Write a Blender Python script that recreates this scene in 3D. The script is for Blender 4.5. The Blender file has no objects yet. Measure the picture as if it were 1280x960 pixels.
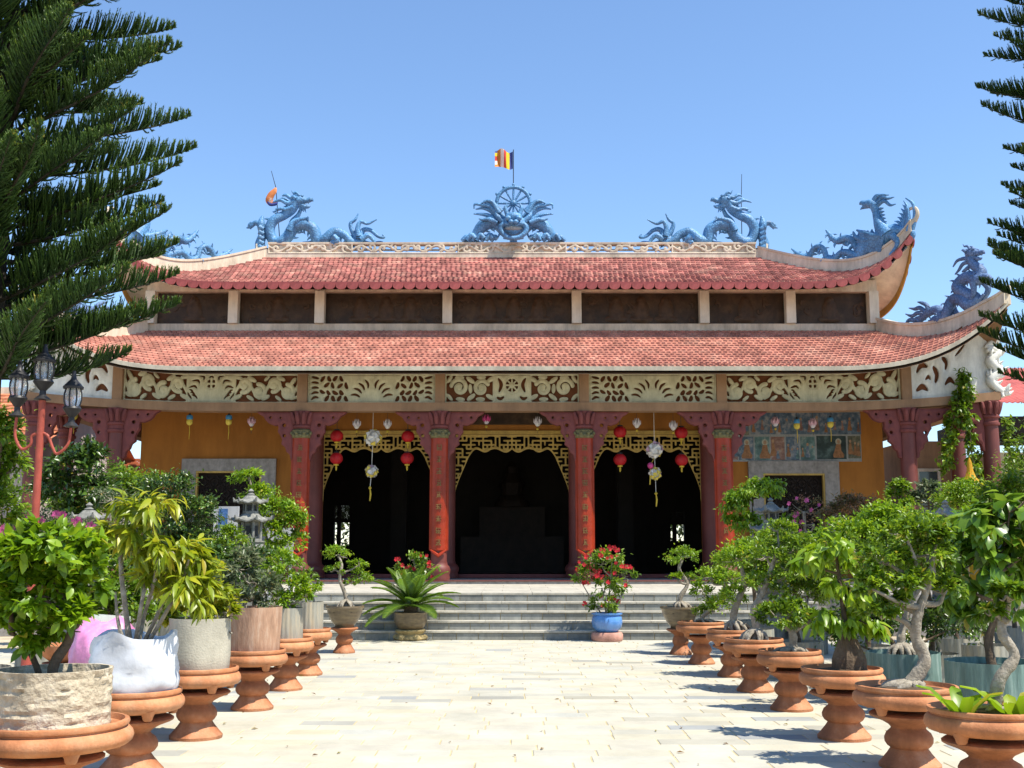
import bpy, bmesh, math, random
import numpy as np
from mathutils import Vector, Matrix
R = math.radians
rng = random.Random(7)
nrg = np.random.default_rng(7)
SC = bpy.context.scene
COL = SC.collection

# ------------------------------------------------------------------ camera, sky, sun, exposure
CAMH, FPX, PITCH = 1.6, 1420.0, math.atan(210 / 1420.0)
cam_data = bpy.data.cameras.new('camera')
cam = bpy.data.objects.new('camera', cam_data)
COL.objects.link(cam)
cam.location = (0, 0, CAMH)
cam.rotation_euler = (math.pi / 2 + PITCH, 0, 0)
cam_data.sensor_width = 36
cam_data.lens = FPX / 1280 * 36
cam_data.clip_start = 0.05
cam_data.clip_end = 3000
SC.camera = cam
SUN_EL = 62.0
SUN_H = Vector((0.86, -0.51, 0)).normalized()          # towards the sun, on the ground
SUN_DIR = Vector((SUN_H.x * math.cos(R(SUN_EL)), SUN_H.y * math.cos(R(SUN_EL)), math.sin(R(SUN_EL))))
w = bpy.data.worlds.new('World')
SC.world = w
w.use_nodes = True
wn = w.node_tree
wn.nodes.clear()
sky = wn.nodes.new('ShaderNodeTexSky')
sky.sky_type = 'NISHITA'
sky.sun_disc = False
sky.sun_elevation = R(SUN_EL)
sky.sun_rotation = math.atan2(SUN_H.x, SUN_H.y)
sky.altitude = 3000
sky.air_density = 1.6
sky.dust_density = 0.0
sky.ozone_density = 6.0
bg = wn.nodes.new('ShaderNodeBackground')
bg.inputs['Strength'].default_value = 0.14
wo = wn.nodes.new('ShaderNodeOutputWorld')
wn.links.new(sky.outputs[0], bg.inputs[0])
wn.links.new(bg.outputs[0], wo.inputs[0])
sl = bpy.data.lights.new('sun', 'SUN')
sl.energy = 5.0
sl.angle = R(0.55)
sl.color = (1.0, 0.94, 0.82)
so = bpy.data.objects.new('sun', sl)
COL.objects.link(so)
so.rotation_euler = (-SUN_DIR).to_track_quat('-Z', 'Y').to_euler()
so.location = (20, -10, 40)
SC.view_settings.view_transform = 'Standard'
SC.view_settings.look = 'None'
SC.view_settings.exposure = 0.68
SC.view_settings.gamma = 1
SC.render.engine = 'CYCLES'

# ------------------------------------------------------------------ pixel -> ray helpers (photo pixels, 1280 x 960)
CP, SP = math.cos(PITCH), math.sin(PITCH)
def ray(px, py):
    a, b = (px - 640) / FPX, -(py - 480) / FPX
    return Vector((a, CP - b * SP, SP + b * CP))
def at(px, py, Y):
    d = ray(px, py)
    return Vector((0, 0, CAMH)) + d * (Y / d.y)
def ground(px, py, z=0.0):
    d = ray(px, py)
    return Vector((0, 0, CAMH)) + d * ((z - CAMH) / d.z)
def mpp(Y):                       # metres per photo pixel at a depth
    return Y / FPX * 0.99

# ------------------------------------------------------------------ materials
MATS = {}
def base_mat(name):
    m = bpy.data.materials.new(name)
    m.use_nodes = True
    nt = m.node_tree
    return m, nt, nt.nodes['Principled BSDF']
def ramp(nt, stops):
    r = nt.nodes.new('ShaderNodeValToRGB')
    e = r.color_ramp.elements
    while len(e) < len(stops):
        e.new(0.5)
    for k, (p, c) in enumerate(stops):
        e[k].position = p
        e[k].color = (*c, 1)
    return r
def mul(c, f):
    return tuple(max(0, min(1, x * f)) for x in c)
def mat(name, c, rough=0.7, scale=6.0, var=0.25, bump=0.15, bscale=None, spec=0.3, c2=None, rnd=0.0, stretch=(1, 1, 1), metal=0.0, coat=0.0, dirt=0.16, voro=0):
    """noise-varied colour (c toward c2), fine grain, bump, optional per-piece random value"""
    if name in MATS:
        return MATS[name]
    m, nt, b = base_mat(name)
    L = nt.links
    tc = nt.nodes.new('ShaderNodeTexCoord')
    mp = nt.nodes.new('ShaderNodeMapping')
    mp.inputs['Scale'].default_value = stretch
    L.new(tc.outputs['Object'], mp.inputs['Vector'])
    n1 = nt.nodes.new('ShaderNodeTexNoise')
    n1.inputs['Scale'].default_value = scale
    n1.inputs['Detail'].default_value = 6
    n1.inputs['Roughness'].default_value = 0.65
    L.new(mp.outputs[0], n1.inputs['Vector'])
    rp = ramp(nt, [(0.28, mul(c, 1 - var)), (0.5, c), (0.72, c2 if c2 else mul(c, 1 + var * 0.7))])
    L.new(n1.outputs['Fac'], rp.inputs[0])
    out = rp.outputs[0]
    if dirt > 0:                                    # weather streaks and grime
        mp2 = nt.nodes.new('ShaderNodeMapping')
        mp2.inputs['Scale'].default_value = (1, 1, 0.22)
        L.new(tc.outputs['Object'], mp2.inputs['Vector'])
        nd = nt.nodes.new('ShaderNodeTexNoise')
        nd.inputs['Scale'].default_value = max(1.5, scale * .6)
        nd.inputs['Detail'].default_value = 9
        nd.inputs['Roughness'].default_value = .75
        L.new(mp2.outputs[0], nd.inputs['Vector'])
        mrd = nt.nodes.new('ShaderNodeMapRange')
        mrd.inputs['From Min'].default_value = .36
        mrd.inputs['From Max'].default_value = .60
        mrd.inputs['To Min'].default_value = 1 - dirt * 1.6
        mrd.inputs['To Max'].default_value = 1.04
        L.new(nd.outputs['Fac'], mrd.inputs[0])
        hd_ = nt.nodes.new('ShaderNodeHueSaturation')
        L.new(mrd.outputs[0], hd_.inputs['Value'])
        L.new(out, hd_.inputs['Color'])
        out = hd_.outputs[0]
    vo = None
    if voro:                                        # scale pattern
        vo = nt.nodes.new('ShaderNodeTexVoronoi')
        vo.feature = 'DISTANCE_TO_EDGE'
        vo.inputs['Scale'].default_value = voro
        L.new(tc.outputs['Object'], vo.inputs['Vector'])
        mv = nt.nodes.new('ShaderNodeMapRange')
        mv.inputs['From Max'].default_value = .16
        mv.inputs['To Min'].default_value = .66
        mv.inputs['To Max'].default_value = 1.08
        L.new(vo.outputs['Distance'], mv.inputs[0])
        hv = nt.nodes.new('ShaderNodeHueSaturation')
        L.new(mv.outputs[0], hv.inputs['Value'])
        L.new(out, hv.inputs['Color'])
        out = hv.outputs[0]
    if rnd > 0:
        at_ = nt.nodes.new('ShaderNodeAttribute')
        at_.attribute_name = 'rnd'
        oi = nt.nodes.new('ShaderNodeObjectInfo')
        ad = nt.nodes.new('ShaderNodeMath')
        ad.operation = 'ADD'
        L.new(at_.outputs['Fac'], ad.inputs[0])
        L.new(oi.outputs['Random'], ad.inputs[1])
        fr = nt.nodes.new('ShaderNodeMath')
        fr.operation = 'FRACT'
        L.new(ad.outputs[0], fr.inputs[0])
        mr = nt.nodes.new('ShaderNodeMapRange')
        mr.inputs['To Min'].default_value = 1 - rnd
        mr.inputs['To Max'].default_value = 1 + rnd
        L.new(fr.outputs[0], mr.inputs[0])
        hs = nt.nodes.new('ShaderNodeHueSaturation')
        L.new(mr.outputs[0], hs.inputs['Value'])
        L.new(out, hs.inputs['Color'])
        out = hs.outputs[0]
    L.new(out, b.inputs['Base Color'])
    b.inputs['Roughness'].default_value = rough
    b.inputs['Specular IOR Level'].default_value = spec
    b.inputs['Metallic'].default_value = metal
    b.inputs['Coat Weight'].default_value = coat
    if bump > 0:
        n2 = nt.nodes.new('ShaderNodeTexNoise')
        n2.inputs['Scale'].default_value = bscale or scale * 5
        n2.inputs['Detail'].default_value = 5
        L.new(mp.outputs[0], n2.inputs['Vector'])
        bp = nt.nodes.new('ShaderNodeBump')
        bp.inputs['Strength'].default_value = bump
        bp.inputs['Distance'].default_value = 0.02
        L.new(n2.outputs['Fac'] if vo is None else vo.outputs['Distance'], bp.inputs['Height'])
        L.new(bp.outputs[0], b.inputs['Normal'])
    MATS[name] = m
    return m
def leaf_mat(name, dark, mid, lite, trans=0.35, rough=0.38, spec=0.5):
    if name in MATS:
        return MATS[name]
    m, nt, b = base_mat(name)
    L = nt.links
    a = nt.nodes.new('ShaderNodeAttribute')
    a.attribute_name = 'rnd'
    rp = ramp(nt, [(0.0, dark), (0.55, mid), (0.93, lite), (1.0, tuple(0.45 * a + 0.55 * b for a, b in zip(lite, (0.36, 0.24, 0.03))))])
    L.new(a.outputs['Fac'], rp.inputs[0])
    L.new(rp.outputs[0], b.inputs['Base Color'])
    b.inputs['Roughness'].default_value = rough
    b.inputs['Specular IOR Level'].default_value = spec
    t = nt.nodes.new('ShaderNodeBsdfTranslucent')
    hs = nt.nodes.new('ShaderNodeHueSaturation')
    hs.inputs['Value'].default_value = 1.5
    hs.inputs['Hue'].default_value = 0.485
    L.new(rp.outputs[0], hs.inputs['Color'])
    L.new(hs.outputs[0], t.inputs[0])
    mx = nt.nodes.new('ShaderNodeMixShader')
    mx.inputs[0].default_value = trans
    L.new(b.outputs[0], mx.inputs[1])
    L.new(t.outputs[0], mx.inputs[2])
    L.new(mx.outputs[0], nt.nodes['Material Output'].inputs[0])
    MATS[name] = m
    return m

M_TILE = mat('roof_tile', (0.50, 0.205, 0.145), 0.6, 1.3, 0.25, 0.2, 30, c2=(0.58, 0.32, 0.23), rnd=0.17, dirt=.24)
M_TILE2 = mat('roof_tile_weathered', (0.42, 0.15, 0.12), 0.65, 1.6, 0.38, 0.2, 30, c2=(0.52, 0.29, 0.21), rnd=0.34, dirt=.24)
M_SCALLOP = mat('eave_tile_red', (0.30, 0.07, 0.065), 0.6, 9, 0.25, 0.1, rnd=0.15)
M_CREAM = mat('cream_plaster', (0.66, 0.56, 0.42), 0.8, 2.2, 0.18, 0.1, 30, c2=(0.70, 0.62, 0.50), dirt=.26)
M_CREAMW = mat('cream_white_plaster', (0.68, 0.64, 0.52), 0.8, 2.5, 0.14, 0.1, 30)
M_OCHRE = mat('ochre_edge', (0.45, 0.27, 0.07), 0.8, 3, 0.2, 0.1)
M_WALL = mat('orange_wall', (0.36, 0.142, 0.026), 0.85, 0.9, 0.10, 0.08, 60, c2=(0.385, 0.155, 0.03))
M_TAN = mat('tan_beam', (0.30, 0.175, 0.095), 0.85, 2, 0.15, 0.1, 40)
M_BACK = mat('frieze_back_brown', (0.17, 0.058, 0.022), 0.85, 3, 0.2, 0.1)
M_IVORY = mat('ivory_carving', (0.56, 0.52, 0.34), 0.7, 5, 0.14, 0.15, 40)
M_WHITE = mat('white_carving', (0.74, 0.73, 0.66), 0.7, 5, 0.12, 0.2, 30)
M_MAROON = mat('maroon_column', (0.155, 0.040, 0.032), 0.55, 2.5, 0.2, 0.06, 40, spec=0.4)
M_MAROON2 = mat('mauve_bracket', (0.18, 0.048, 0.042), 0.7, 4, 0.22, 0.15, 40)
M_LACQ = mat('red_lacquer', (0.31, 0.030, 0.007), 0.35, 4, 0.3, 0.03, 20, spec=0.35)
M_GOLDP = mat('gold_paint', (0.50, 0.33, 0.07), 0.5, 8, 0.25, 0.1, spec=0.5)
M_BRONZE = mat('bronze_green', (0.16, 0.14, 0.06), 0.5, 14, 0.35, 0.3)
M_GLYPH = mat('dull_gold_glyph', (0.21, 0.115, 0.035), 0.5, 20, 0.3, 0.1)
M_DARKWOOD = mat('dark_wood', (0.02, 0.012, 0.008), 0.7, 5, 0.35, 0.15)
M_RELIEF = mat('dark_relief', (0.045, 0.026, 0.014), 0.5, 3.2, 0.6, 0.6, 9, c2=(0.085, 0.05, 0.025))
M_RELIEF2 = mat('relief_figures', (0.06, 0.034, 0.018), 0.5, 7, 0.5, 0.5, 18)
M_BLUE = mat('blue_glazed_paint', (0.10, 0.27, 0.50), 0.5, 3, 0.35, 0.8, 30, spec=0.4, c2=(0.165, 0.37, 0.60), dirt=.25, voro=13)
M_BLUE2 = mat('faded_blue_paint', (0.12, 0.20, 0.37), 0.6, 3, 0.3, 0.8, 30, c2=(0.18, 0.28, 0.45), dirt=.25, voro=13)
M_GSTONE = mat('grey_granite_frame', (0.30, 0.28, 0.26), 0.7, 9, 0.3, 0.1, 60)
M_STEP = mat('grey_riser_tile', (0.25, 0.255, 0.235), 0.6, 7, 0.25, 0.08, 60, rnd=0.25, c2=(0.31, 0.31, 0.275))
M_TREAD = mat('pale_tread_stone', (0.46, 0.43, 0.36), 0.7, 6, 0.16, 0.08, 60, rnd=0.06)
M_GROUT = mat('sandy_grout', (0.52, 0.42, 0.24), 0.9, 5, 0.2, 0.1)
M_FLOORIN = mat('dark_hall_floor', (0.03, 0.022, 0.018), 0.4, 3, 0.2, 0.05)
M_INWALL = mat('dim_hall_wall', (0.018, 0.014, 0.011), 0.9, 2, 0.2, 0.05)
M_REDSILL = mat('dark_red_sill', (0.16, 0.035, 0.03), 0.5, 6, 0.2, 0.05)
M_TERRA = mat('terracotta', (0.49, 0.195, 0.082), 0.75, 4, 0.28, 0.2, 60, c2=(0.58, 0.295, 0.155), dirt=.22, rnd=.07)
M_TERRA2 = mat('terracotta_pedestal', (0.40, 0.15, 0.064), 0.8, 3.5, 0.35, 0.3, 50, c2=(0.52, 0.27, 0.15), dirt=.28, rnd=.06)
M_SOIL = mat('soil', (0.09, 0.06, 0.035), 0.95, 20, 0.5, 0.8, 60)
M_BARK = mat('grey_bark', (0.30, 0.26, 0.20), 0.85, 16, 0.4, 0.6, 50, c2=(0.44, 0.40, 0.33))
M_BARKD = mat('brown_bark', (0.12, 0.085, 0.055), 0.9, 14, 0.4, 0.6, 50)
M_PINEBARK = mat('dark_pine_bark', (0.035, 0.03, 0.02), 0.9, 12, 0.4, 0.6)
M_STONE = mat('grey_carved_stone', (0.21, 0.21, 0.19), 0.85, 10, 0.4, 0.4, 50, c2=(0.33, 0.33, 0.29))
M_ROCK = mat('cream_rough_stone', (0.50, 0.42, 0.30), 0.9, 9, 0.45, 1.0, 26, c2=(0.64, 0.57, 0.45))
M_FABRIC = mat('grey_fabric_pot', (0.42, 0.39, 0.31), 0.9, 4, 0.2, 0.25, 60)
M_WOODPOT = mat('pinkish_brown_barrel', (0.42, 0.25, 0.16), 0.85, 5, 0.35, 0.3, 20, c2=(0.52, 0.38, 0.28), stretch=(3, 3, 0.7))
M_METALPOT = mat('weathered_sheet_pot', (0.30, 0.29, 0.24), 0.7, 4, 0.35, 0.2, 20, c2=(0.44, 0.36, 0.24), stretch=(4, 4, 0.5))
M_GREENPOT = mat('green_corrugated_pot', (0.14, 0.22, 0.19), 0.65, 4, 0.35, 0.2, 20, c2=(0.26, 0.34, 0.30), stretch=(4, 4, 0.6))
M_BAG = mat('white_plastic_bag', (0.58, 0.60, 0.64), 0.4, 7, 0.06, 0.22, 16, spec=0.5, dirt=.05)
M_PINKBAG = mat('pink_plastic_bag', (0.72, 0.26, 0.50), 0.45, 7, 0.25, 0.5, 12, spec=0.5, c2=(0.78, 0.45, 0.62))
M_PALECARD = mat('pale_green_card', (0.56, 0.68, 0.54), 0.7, 4, 0.08, 0.05)
M_GLAZE = mat('brown_glaze', (0.14, 0.10, 0.055), 0.3, 5, 0.45, 0.1, spec=0.6, c2=(0.26, 0.19, 0.09), stretch=(1, 1, 4))
M_BLUEPOT = mat('blue_glaze', (0.10, 0.26, 0.60), 0.22, 5, 0.2, 0.05, spec=0.6, coat=0.3)
M_PINKSTONE = mat('pink_stand', (0.50, 0.26, 0.20), 0.8, 6, 0.2, 0.2)
M_SAND = mat('yellow_stone_base', (0.45, 0.34, 0.16), 0.8, 8, 0.3, 0.3)
M_REDPOST = mat('red_lamp_post', (0.36, 0.075, 0.05), 0.5, 7, 0.25, 0.1)
M_IRON = mat('black_iron', (0.025, 0.025, 0.028), 0.45, 9, 0.3, 0.1)
M_LANT = mat('red_lantern', (0.50, 0.015, 0.02), 0.5, 9, 0.15, 0.05)
M_YEL = mat('gold_tassel', (0.62, 0.45, 0.05), 0.6, 9, 0.15, 0.1)
M_LOTUS = mat('pink_lotus', (0.66, 0.40, 0.48), 0.6, 20, 0.2, 0.05, c2=(0.72, 0.58, 0.64))
M_LOTUSW = mat('pale_lotus', (0.68, 0.64, 0.68), 0.6, 20, 0.15, 0.05)
M_MAG = mat('magenta_lotus', (0.55, 0.06, 0.22), 0.6, 12, 0.25, 0.05)
M_BALL = mat('white_flower_ball', (0.74, 0.72, 0.66), 0.6, 9, 0.1, 0.05)
M_BALLY = mat('yellow_petal', (0.72, 0.58, 0.10), 0.6, 9, 0.15, 0.05)
M_LBLUE = mat('blue_paper', (0.06, 0.26, 0.52), 0.6, 9, 0.15, 0.05)
M_CORD = mat('cord', (0.10, 0.08, 0.06), 0.8, 9, 0.2, 0.0)
M_REDMETAL = mat('red_sheet_roof', (0.52, 0.13, 0.10), 0.45, 3, 0.18, 0.05)
M_FARWALL = mat('far_cream_wall', (0.50, 0.42, 0.26), 0.85, 2, 0.12, 0.05)
M_PALEWALL = mat('pale_pinkish_wall', (0.50, 0.42, 0.40), 0.85, 2, 0.12, 0.05)
M_FARTILE = mat('far_orange_tile', (0.48, 0.17, 0.08), 0.7, 3, 0.25, 0.2, rnd=0.3)
M_YCLOTH = mat('yellow_cloth', (0.52, 0.27, 0.01), 0.75, 6, 0.15, 0.2)
M_BOARD = mat('white_board', (0.50, 0.51, 0.54), 0.5, 4, 0.08, 0.02)
M_BOARDB = mat('blue_print', (0.07, 0.17, 0.42), 0.5, 6, 0.5, 0.0, c2=(0.30, 0.45, 0.60))
M_GROUND = mat('courtyard_earth', (0.46, 0.38, 0.27), 0.95, 0.35, 0.2, 0.3, 12)
M_FLOWR = mat('red_petals', (0.62, 0.025, 0.035), 0.5, 20, 0.25, 0.05)
M_FLOWP = mat('pink_petals', (0.58, 0.10, 0.28), 0.5, 20, 0.25, 0.05)
def glass_mat():
    m, nt, b = base_mat('lamp_glass')
    b.inputs['Base Color'].default_value = (0.75, 0.78, 0.8, 1)
    b.inputs['Roughness'].default_value = 0.12
    b.inputs['Transmission Weight'].default_value = 0.75
    b.inputs['Alpha'].default_value = 0.6
    return m
M_GLASS = glass_mat()
m_, nt_, b_ = base_mat('dark_window_glass')
b_.inputs['Base Color'].default_value = (0.05, 0.07, 0.075, 1)
b_.inputs['Roughness'].default_value = 0.08
M_WGLASS = m_
# paving: pale slabs, a few bluish or tan ones
def paving_mat():
    m, nt, b = base_mat('pale_paving')
    L = nt.links
    a = nt.nodes.new('ShaderNodeAttribute'); a.attribute_name = 'rnd'
    oi = nt.nodes.new('ShaderNodeObjectInfo')
    ad = nt.nodes.new('ShaderNodeMath'); ad.operation = 'ADD'
    L.new(a.outputs['Fac'], ad.inputs[0]); L.new(oi.outputs['Random'], ad.inputs[1])
    fr = nt.nodes.new('ShaderNodeMath'); fr.operation = 'FRACT'
    L.new(ad.outputs[0], fr.inputs[0])
    rp = ramp(nt, [(0.0, (0.42, 0.405, 0.34)), (0.15, (0.51, 0.47, 0.36)), (0.4, (0.48, 0.45, 0.37)), (0.6, (0.52, 0.485, 0.38)), (0.8, (0.45, 0.445, 0.39)), (0.93, (0.50, 0.45, 0.32)), (0.965, (0.30, 0.31, 0.305)), (1.0, (0.36, 0.335, 0.26))])
    L.new(fr.outputs[0], rp.inputs[0])
    tc = nt.nodes.new('ShaderNodeNewGeometry')
    n = nt.nodes.new('ShaderNodeTexNoise'); n.inputs['Scale'].default_value = 1.5; n.inputs['Detail'].default_value = 12; n.inputs['Roughness'].default_value = .7
    L.new(tc.outputs['Position'], n.inputs['Vector'])
    hs = nt.nodes.new('ShaderNodeHueSaturation')
    mr = nt.nodes.new('ShaderNodeMapRange')
    mr.inputs['From Min'].default_value = 0.3; mr.inputs['From Max'].default_value = 0.7
    mr.inputs['To Min'].default_value = 0.74; mr.inputs['To Max'].default_value = 1.05
    L.new(n.outputs['Fac'], mr.inputs[0]); L.new(mr.outputs[0], hs.inputs['Value'])
    L.new(rp.outputs[0], hs.inputs['Color']); L.new(hs.outputs[0], b.inputs['Base Color'])
    b.inputs['Roughness'].default_value = 0.75
    b.inputs['Specular IOR Level'].default_value = 0.25
    n2 = nt.nodes.new('ShaderNodeTexNoise'); n2.inputs['Scale'].default_value = 60
    L.new(tc.outputs['Position'], n2.inputs['Vector'])
    bp = nt.nodes.new('ShaderNodeBump'); bp.inputs['Strength'].default_value = 0.2; bp.inputs['Distance'].default_value = 0.01
    L.new(n2.outputs['Fac'], bp.inputs['Height']); L.new(bp.outputs[0], b.inputs['Normal'])
    return m
M_PAVE = paving_mat()
LF_BRIGHT = leaf_mat('leaf_bright', (0.075, 0.155, 0.005), (0.155, 0.285, 0.007), (0.27, 0.40, 0.018), 0.42)
LF_MID = leaf_mat('leaf_mid', (0.05, 0.11, 0.006), (0.115, 0.21, 0.008), (0.21, 0.33, 0.018), 0.40)
LF_DARK = leaf_mat('leaf_dark', (0.022, 0.055, 0.008), (0.048, 0.10, 0.011), (0.10, 0.18, 0.022), 0.25, 0.3)
LF_YEL = leaf_mat('leaf_yellowish', (0.10, 0.155, 0.008), (0.22, 0.29, 0.010), (0.40, 0.40, 0.022), 0.4)
LF_GREY = leaf_mat('leaf_grey_green', (0.05, 0.08, 0.035), (0.10, 0.14, 0.06), (0.20, 0.22, 0.12))
LF_RED = leaf_mat('leaf_reddish', (0.07, 0.075, 0.02), (0.15, 0.12, 0.035), (0.26, 0.13, 0.06))
LF_PINE = leaf_mat('pine_needles', (0.014, 0.038, 0.008), (0.040, 0.088, 0.012), (0.12, 0.20, 0.022), 0.15, 0.5, 0.3)
LF_SAGO = leaf_mat('sago_leaf', (0.05, 0.11, 0.010), (0.11, 0.21, 0.014), (0.24, 0.34, 0.025), 0.25, 0.35)

# ------------------------------------------------------------------ mesh builder
def rootloc(p):
    v = Vector((0, 0, 0))
    while p is not None:
        v += p.location
        p = p.parent
    return v
class MB:
    def __init__(s):
        s.v, s.f, s.r, s.m = [], [], [], []
    def add(s, vs, fs, rnd=0.5, mi=0):
        o = len(s.v)
        s.v += [tuple(p) for p in vs]
        s.f += [tuple(i + o for i in f) for f in fs]
        s.r += [rnd] * len(fs)
        s.m += [mi] * len(fs)
        return s
    def box(s, c, d, rz=0, rnd=0.5, mi=0, M=None):
        x, y, z = d[0] / 2, d[1] / 2, d[2] / 2
        P = [Vector(p) for p in ((-x, -y, -z), (x, -y, -z), (x, y, -z), (-x, y, -z), (-x, -y, z), (x, -y, z), (x, y, z), (-x, y, z))]
        if M is None:
            M = Matrix.Rotation(rz, 3, 'Z')
        c = Vector(c)
        return s.add([M @ p + c for p in P], [(0, 3, 2, 1), (4, 5, 6, 7), (0, 1, 5, 4), (1, 2, 6, 5), (2, 3, 7, 6), (3, 0, 4, 7)], rnd, mi)
    def bar(s, a, b, wd, hd, rnd=0.5, mi=0):
        a, b = Vector(a), Vector(b)
        d = b - a
        q = d.to_track_quat('X', 'Z').to_matrix()
        return s.box((a + b) / 2, (d.length, wd, hd), M=q, rnd=rnd, mi=mi)
    def lathe(s, prof, c=(0, 0, 0), n=20, rnd=0.5, mi=0, wob=None):
        c = Vector(c)
        vs, fs = [], []
        for (r, z) in prof:
            for k in range(n):
                a = 2 * math.pi * k / n
                rr = r * (wob(a, z) if wob else 1)
                vs.append(c + Vector((rr * math.cos(a), rr * math.sin(a), z)))
        for i in range(len(prof) - 1):
            for k in range(n):
                fs.append((i * n + k, i * n + (k + 1) % n, (i + 1) * n + (k + 1) % n, (i + 1) * n + k))
        fs.append(tuple(range(n))[::-1])
        fs.append(tuple((len(prof) - 1) * n + k for k in range(n)))
        return s.add(vs, fs, rnd, mi)
    def tube(s, pts, rad, n=8, flat=1.0, rnd=0.5, mi=0, cap=True):
        pts = [Vector(p) for p in pts]
        if not hasattr(rad, '__len__'):
            rad = [rad] * len(pts)
        vs, fs = [], []
        ref = Vector((0, 1, 0))
        for i, p in enumerate(pts):
            t = (pts[min(i + 1, len(pts) - 1)] - pts[max(i - 1, 0)])
            if t.length < 1e-9:
                t = Vector((0, 0, 1))
            t.normalize()
            rf = ref if abs(t.dot(ref)) < 0.93 else Vector((1, 0, 0))
            u = t.cross(rf).normalized()
            w_ = t.cross(u).normalized()
            for k in range(n):
                a = 2 * math.pi * k / n
                vs.append(p + u * (rad[i] * math.cos(a)) + w_ * (rad[i] * flat * math.sin(a)))
        for i in range(len(pts) - 1):
            for k in range(n):
                fs.append((i * n + k, i * n + (k + 1) % n, (i + 1) * n + (k + 1) % n, (i + 1) * n + k))
        if cap:
            fs.append(tuple(range(n))[::-1])
            fs.append(tuple((len(pts) - 1) * n + k for k in range(n)))
        return s.add(vs, fs, rnd, mi)
    def ball(s, c, r, n=10, m=7, M=None, rnd=0.5, mi=0, wob=0):
        c = Vector(c)
        if not hasattr(r, '__len__'):
            r = (r, r, r)
        vs, fs = [], []
        for i in range(m + 1):
            ph = math.pi * i / m
            for k in range(n):
                a = 2 * math.pi * k / n
                j = 1 + wob * (rng.random() - .5)
                p = Vector((r[0] * math.sin(ph) * math.cos(a) * j, r[1] * math.sin(ph) * math.sin(a) * j, r[2] * math.cos(ph)))
                vs.append(c + (M @ p if M is not None else p))
        for i in range(m):
            for k in range(n):
                fs.append((i * n + k, (i + 1) * n + k, (i + 1) * n + (k + 1) % n, i * n + (k + 1) % n))
        return s.add(vs, fs, rnd, mi)
    def prism(s, poly, y0, y1, rnd=0.5, mi=0):           # polygon in x,z extruded along y
        n = len(poly)
        vs = [(x, y0, z) for x, z in poly] + [(x, y1, z) for x, z in poly]
        fs = [tuple(range(n)), tuple(range(n, 2 * n))[::-1]] + [(i, i + n, (i + 1) % n + n, (i + 1) % n) for i in range(n)]
        return s.add(vs, fs, rnd, mi)
    def mesh(s, name, mats, off=Vector((0, 0, 0)), smooth=None):
        me = bpy.data.meshes.new(name)
        V = np.array(s.v, dtype=float).reshape(-1, 3) - np.array(off)
        me.from_pydata(V.tolist(), [], s.f)
        if not hasattr(mats, '__len__'):
            mats = [mats]
        for m in mats:
            me.materials.append(m)
        if len(mats) > 1:
            me.polygons.foreach_set('material_index', s.m)
        a = me.attributes.new('rnd', 'FLOAT', 'FACE')
        a.data.foreach_set('value', s.r)
        if smooth:
            me.polygons.foreach_set('use_smooth', [True] * len(s.f))
            me.set_sharp_from_angle(angle=R(smooth))
        me.update()
        return me
    def build(s, name, mats, parent=None, smooth=None):
        o = bpy.data.objects.new(name, s.mesh(name, mats, rootloc(parent), smooth))
        COL.objects.link(o)
        o.parent = parent
        return o
def tag(o, label, cat, group=None, kind=None):
    if label: o['label'] = label
    if cat: o['category'] = cat
    if group: o['group'] = group
    if kind: o['kind'] = kind
    return o
def thing(name, loc, label, cat, group=None):
    o = bpy.data.objects.new(name, None)
    COL.objects.link(o)
    o.location = loc
    o.empty_display_size = 0.2
    return tag(o, label, cat, group)
def inst(name, me, parent, loc, rz=0, sc=None):
    o = bpy.data.objects.new(name, me)
    COL.objects.link(o)
    o.parent = parent
    o.location = Vector(loc) - rootloc(parent)
    o.rotation_euler = (0, 0, rz)
    if sc: o.scale = sc
    return o
def struct(o):
    o['kind'] = 'structure'
    return o
def smoothpath(pts, sub=5):
    pts = [Vector(p) for p in pts]
    P = [pts[0] * 2 - pts[1]] + pts + [pts[-1] * 2 - pts[-2]]
    out = []
    for i in range(1, len(P) - 2):
        for k in range(sub):
            t = k / sub
            a, b, c, d = P[i - 1], P[i], P[i + 1], P[i + 2]
            out.append(0.5 * ((2 * b) + (c - a) * t + (2 * a - 5 * b + 4 * c - d) * t * t + (3 * b - a - 3 * c + d) * t ** 3))
    out.append(pts[-1])
    return out
def lerps(vals, n):
    x = np.linspace(0, len(vals) - 1, n)
    return list(np.interp(x, range(len(vals)), vals))

# ------------------------------------------------------------------ carved openwork from a 2-D field (positive = solid)
def seg_dist(X, Z, pts):
    d = np.full(X.shape, 1e9)
    for (x0, z0), (x1, z1) in zip(pts[:-1], pts[1:]):
        dx, dz = x1 - x0, z1 - z0
        L2 = dx * dx + dz * dz + 1e-12
        t = np.clip(((X - x0) * dx + (Z - z0) * dz) / L2, 0, 1)
        d = np.minimum(d, np.hypot(X - x0 - t * dx, Z - z0 - t * dz))
    return d
def poly_sdf(X, Z, poly):
    d = seg_dist(X, Z, list(poly) + [poly[0]])
    ins = np.zeros(X.shape, bool)
    n = len(poly)
    for i in range(n):
        (x0, z0), (x1, z1) = poly[i], poly[(i + 1) % n]
        c = ((z0 > Z) != (z1 > Z)) & (X < (x1 - x0) * (Z - z0) / ((z1 - z0) if abs(z1 - z0) > 1e-12 else 1e-12) + x0)
        ins ^= c
    return np.where(ins, d, -d)
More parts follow.
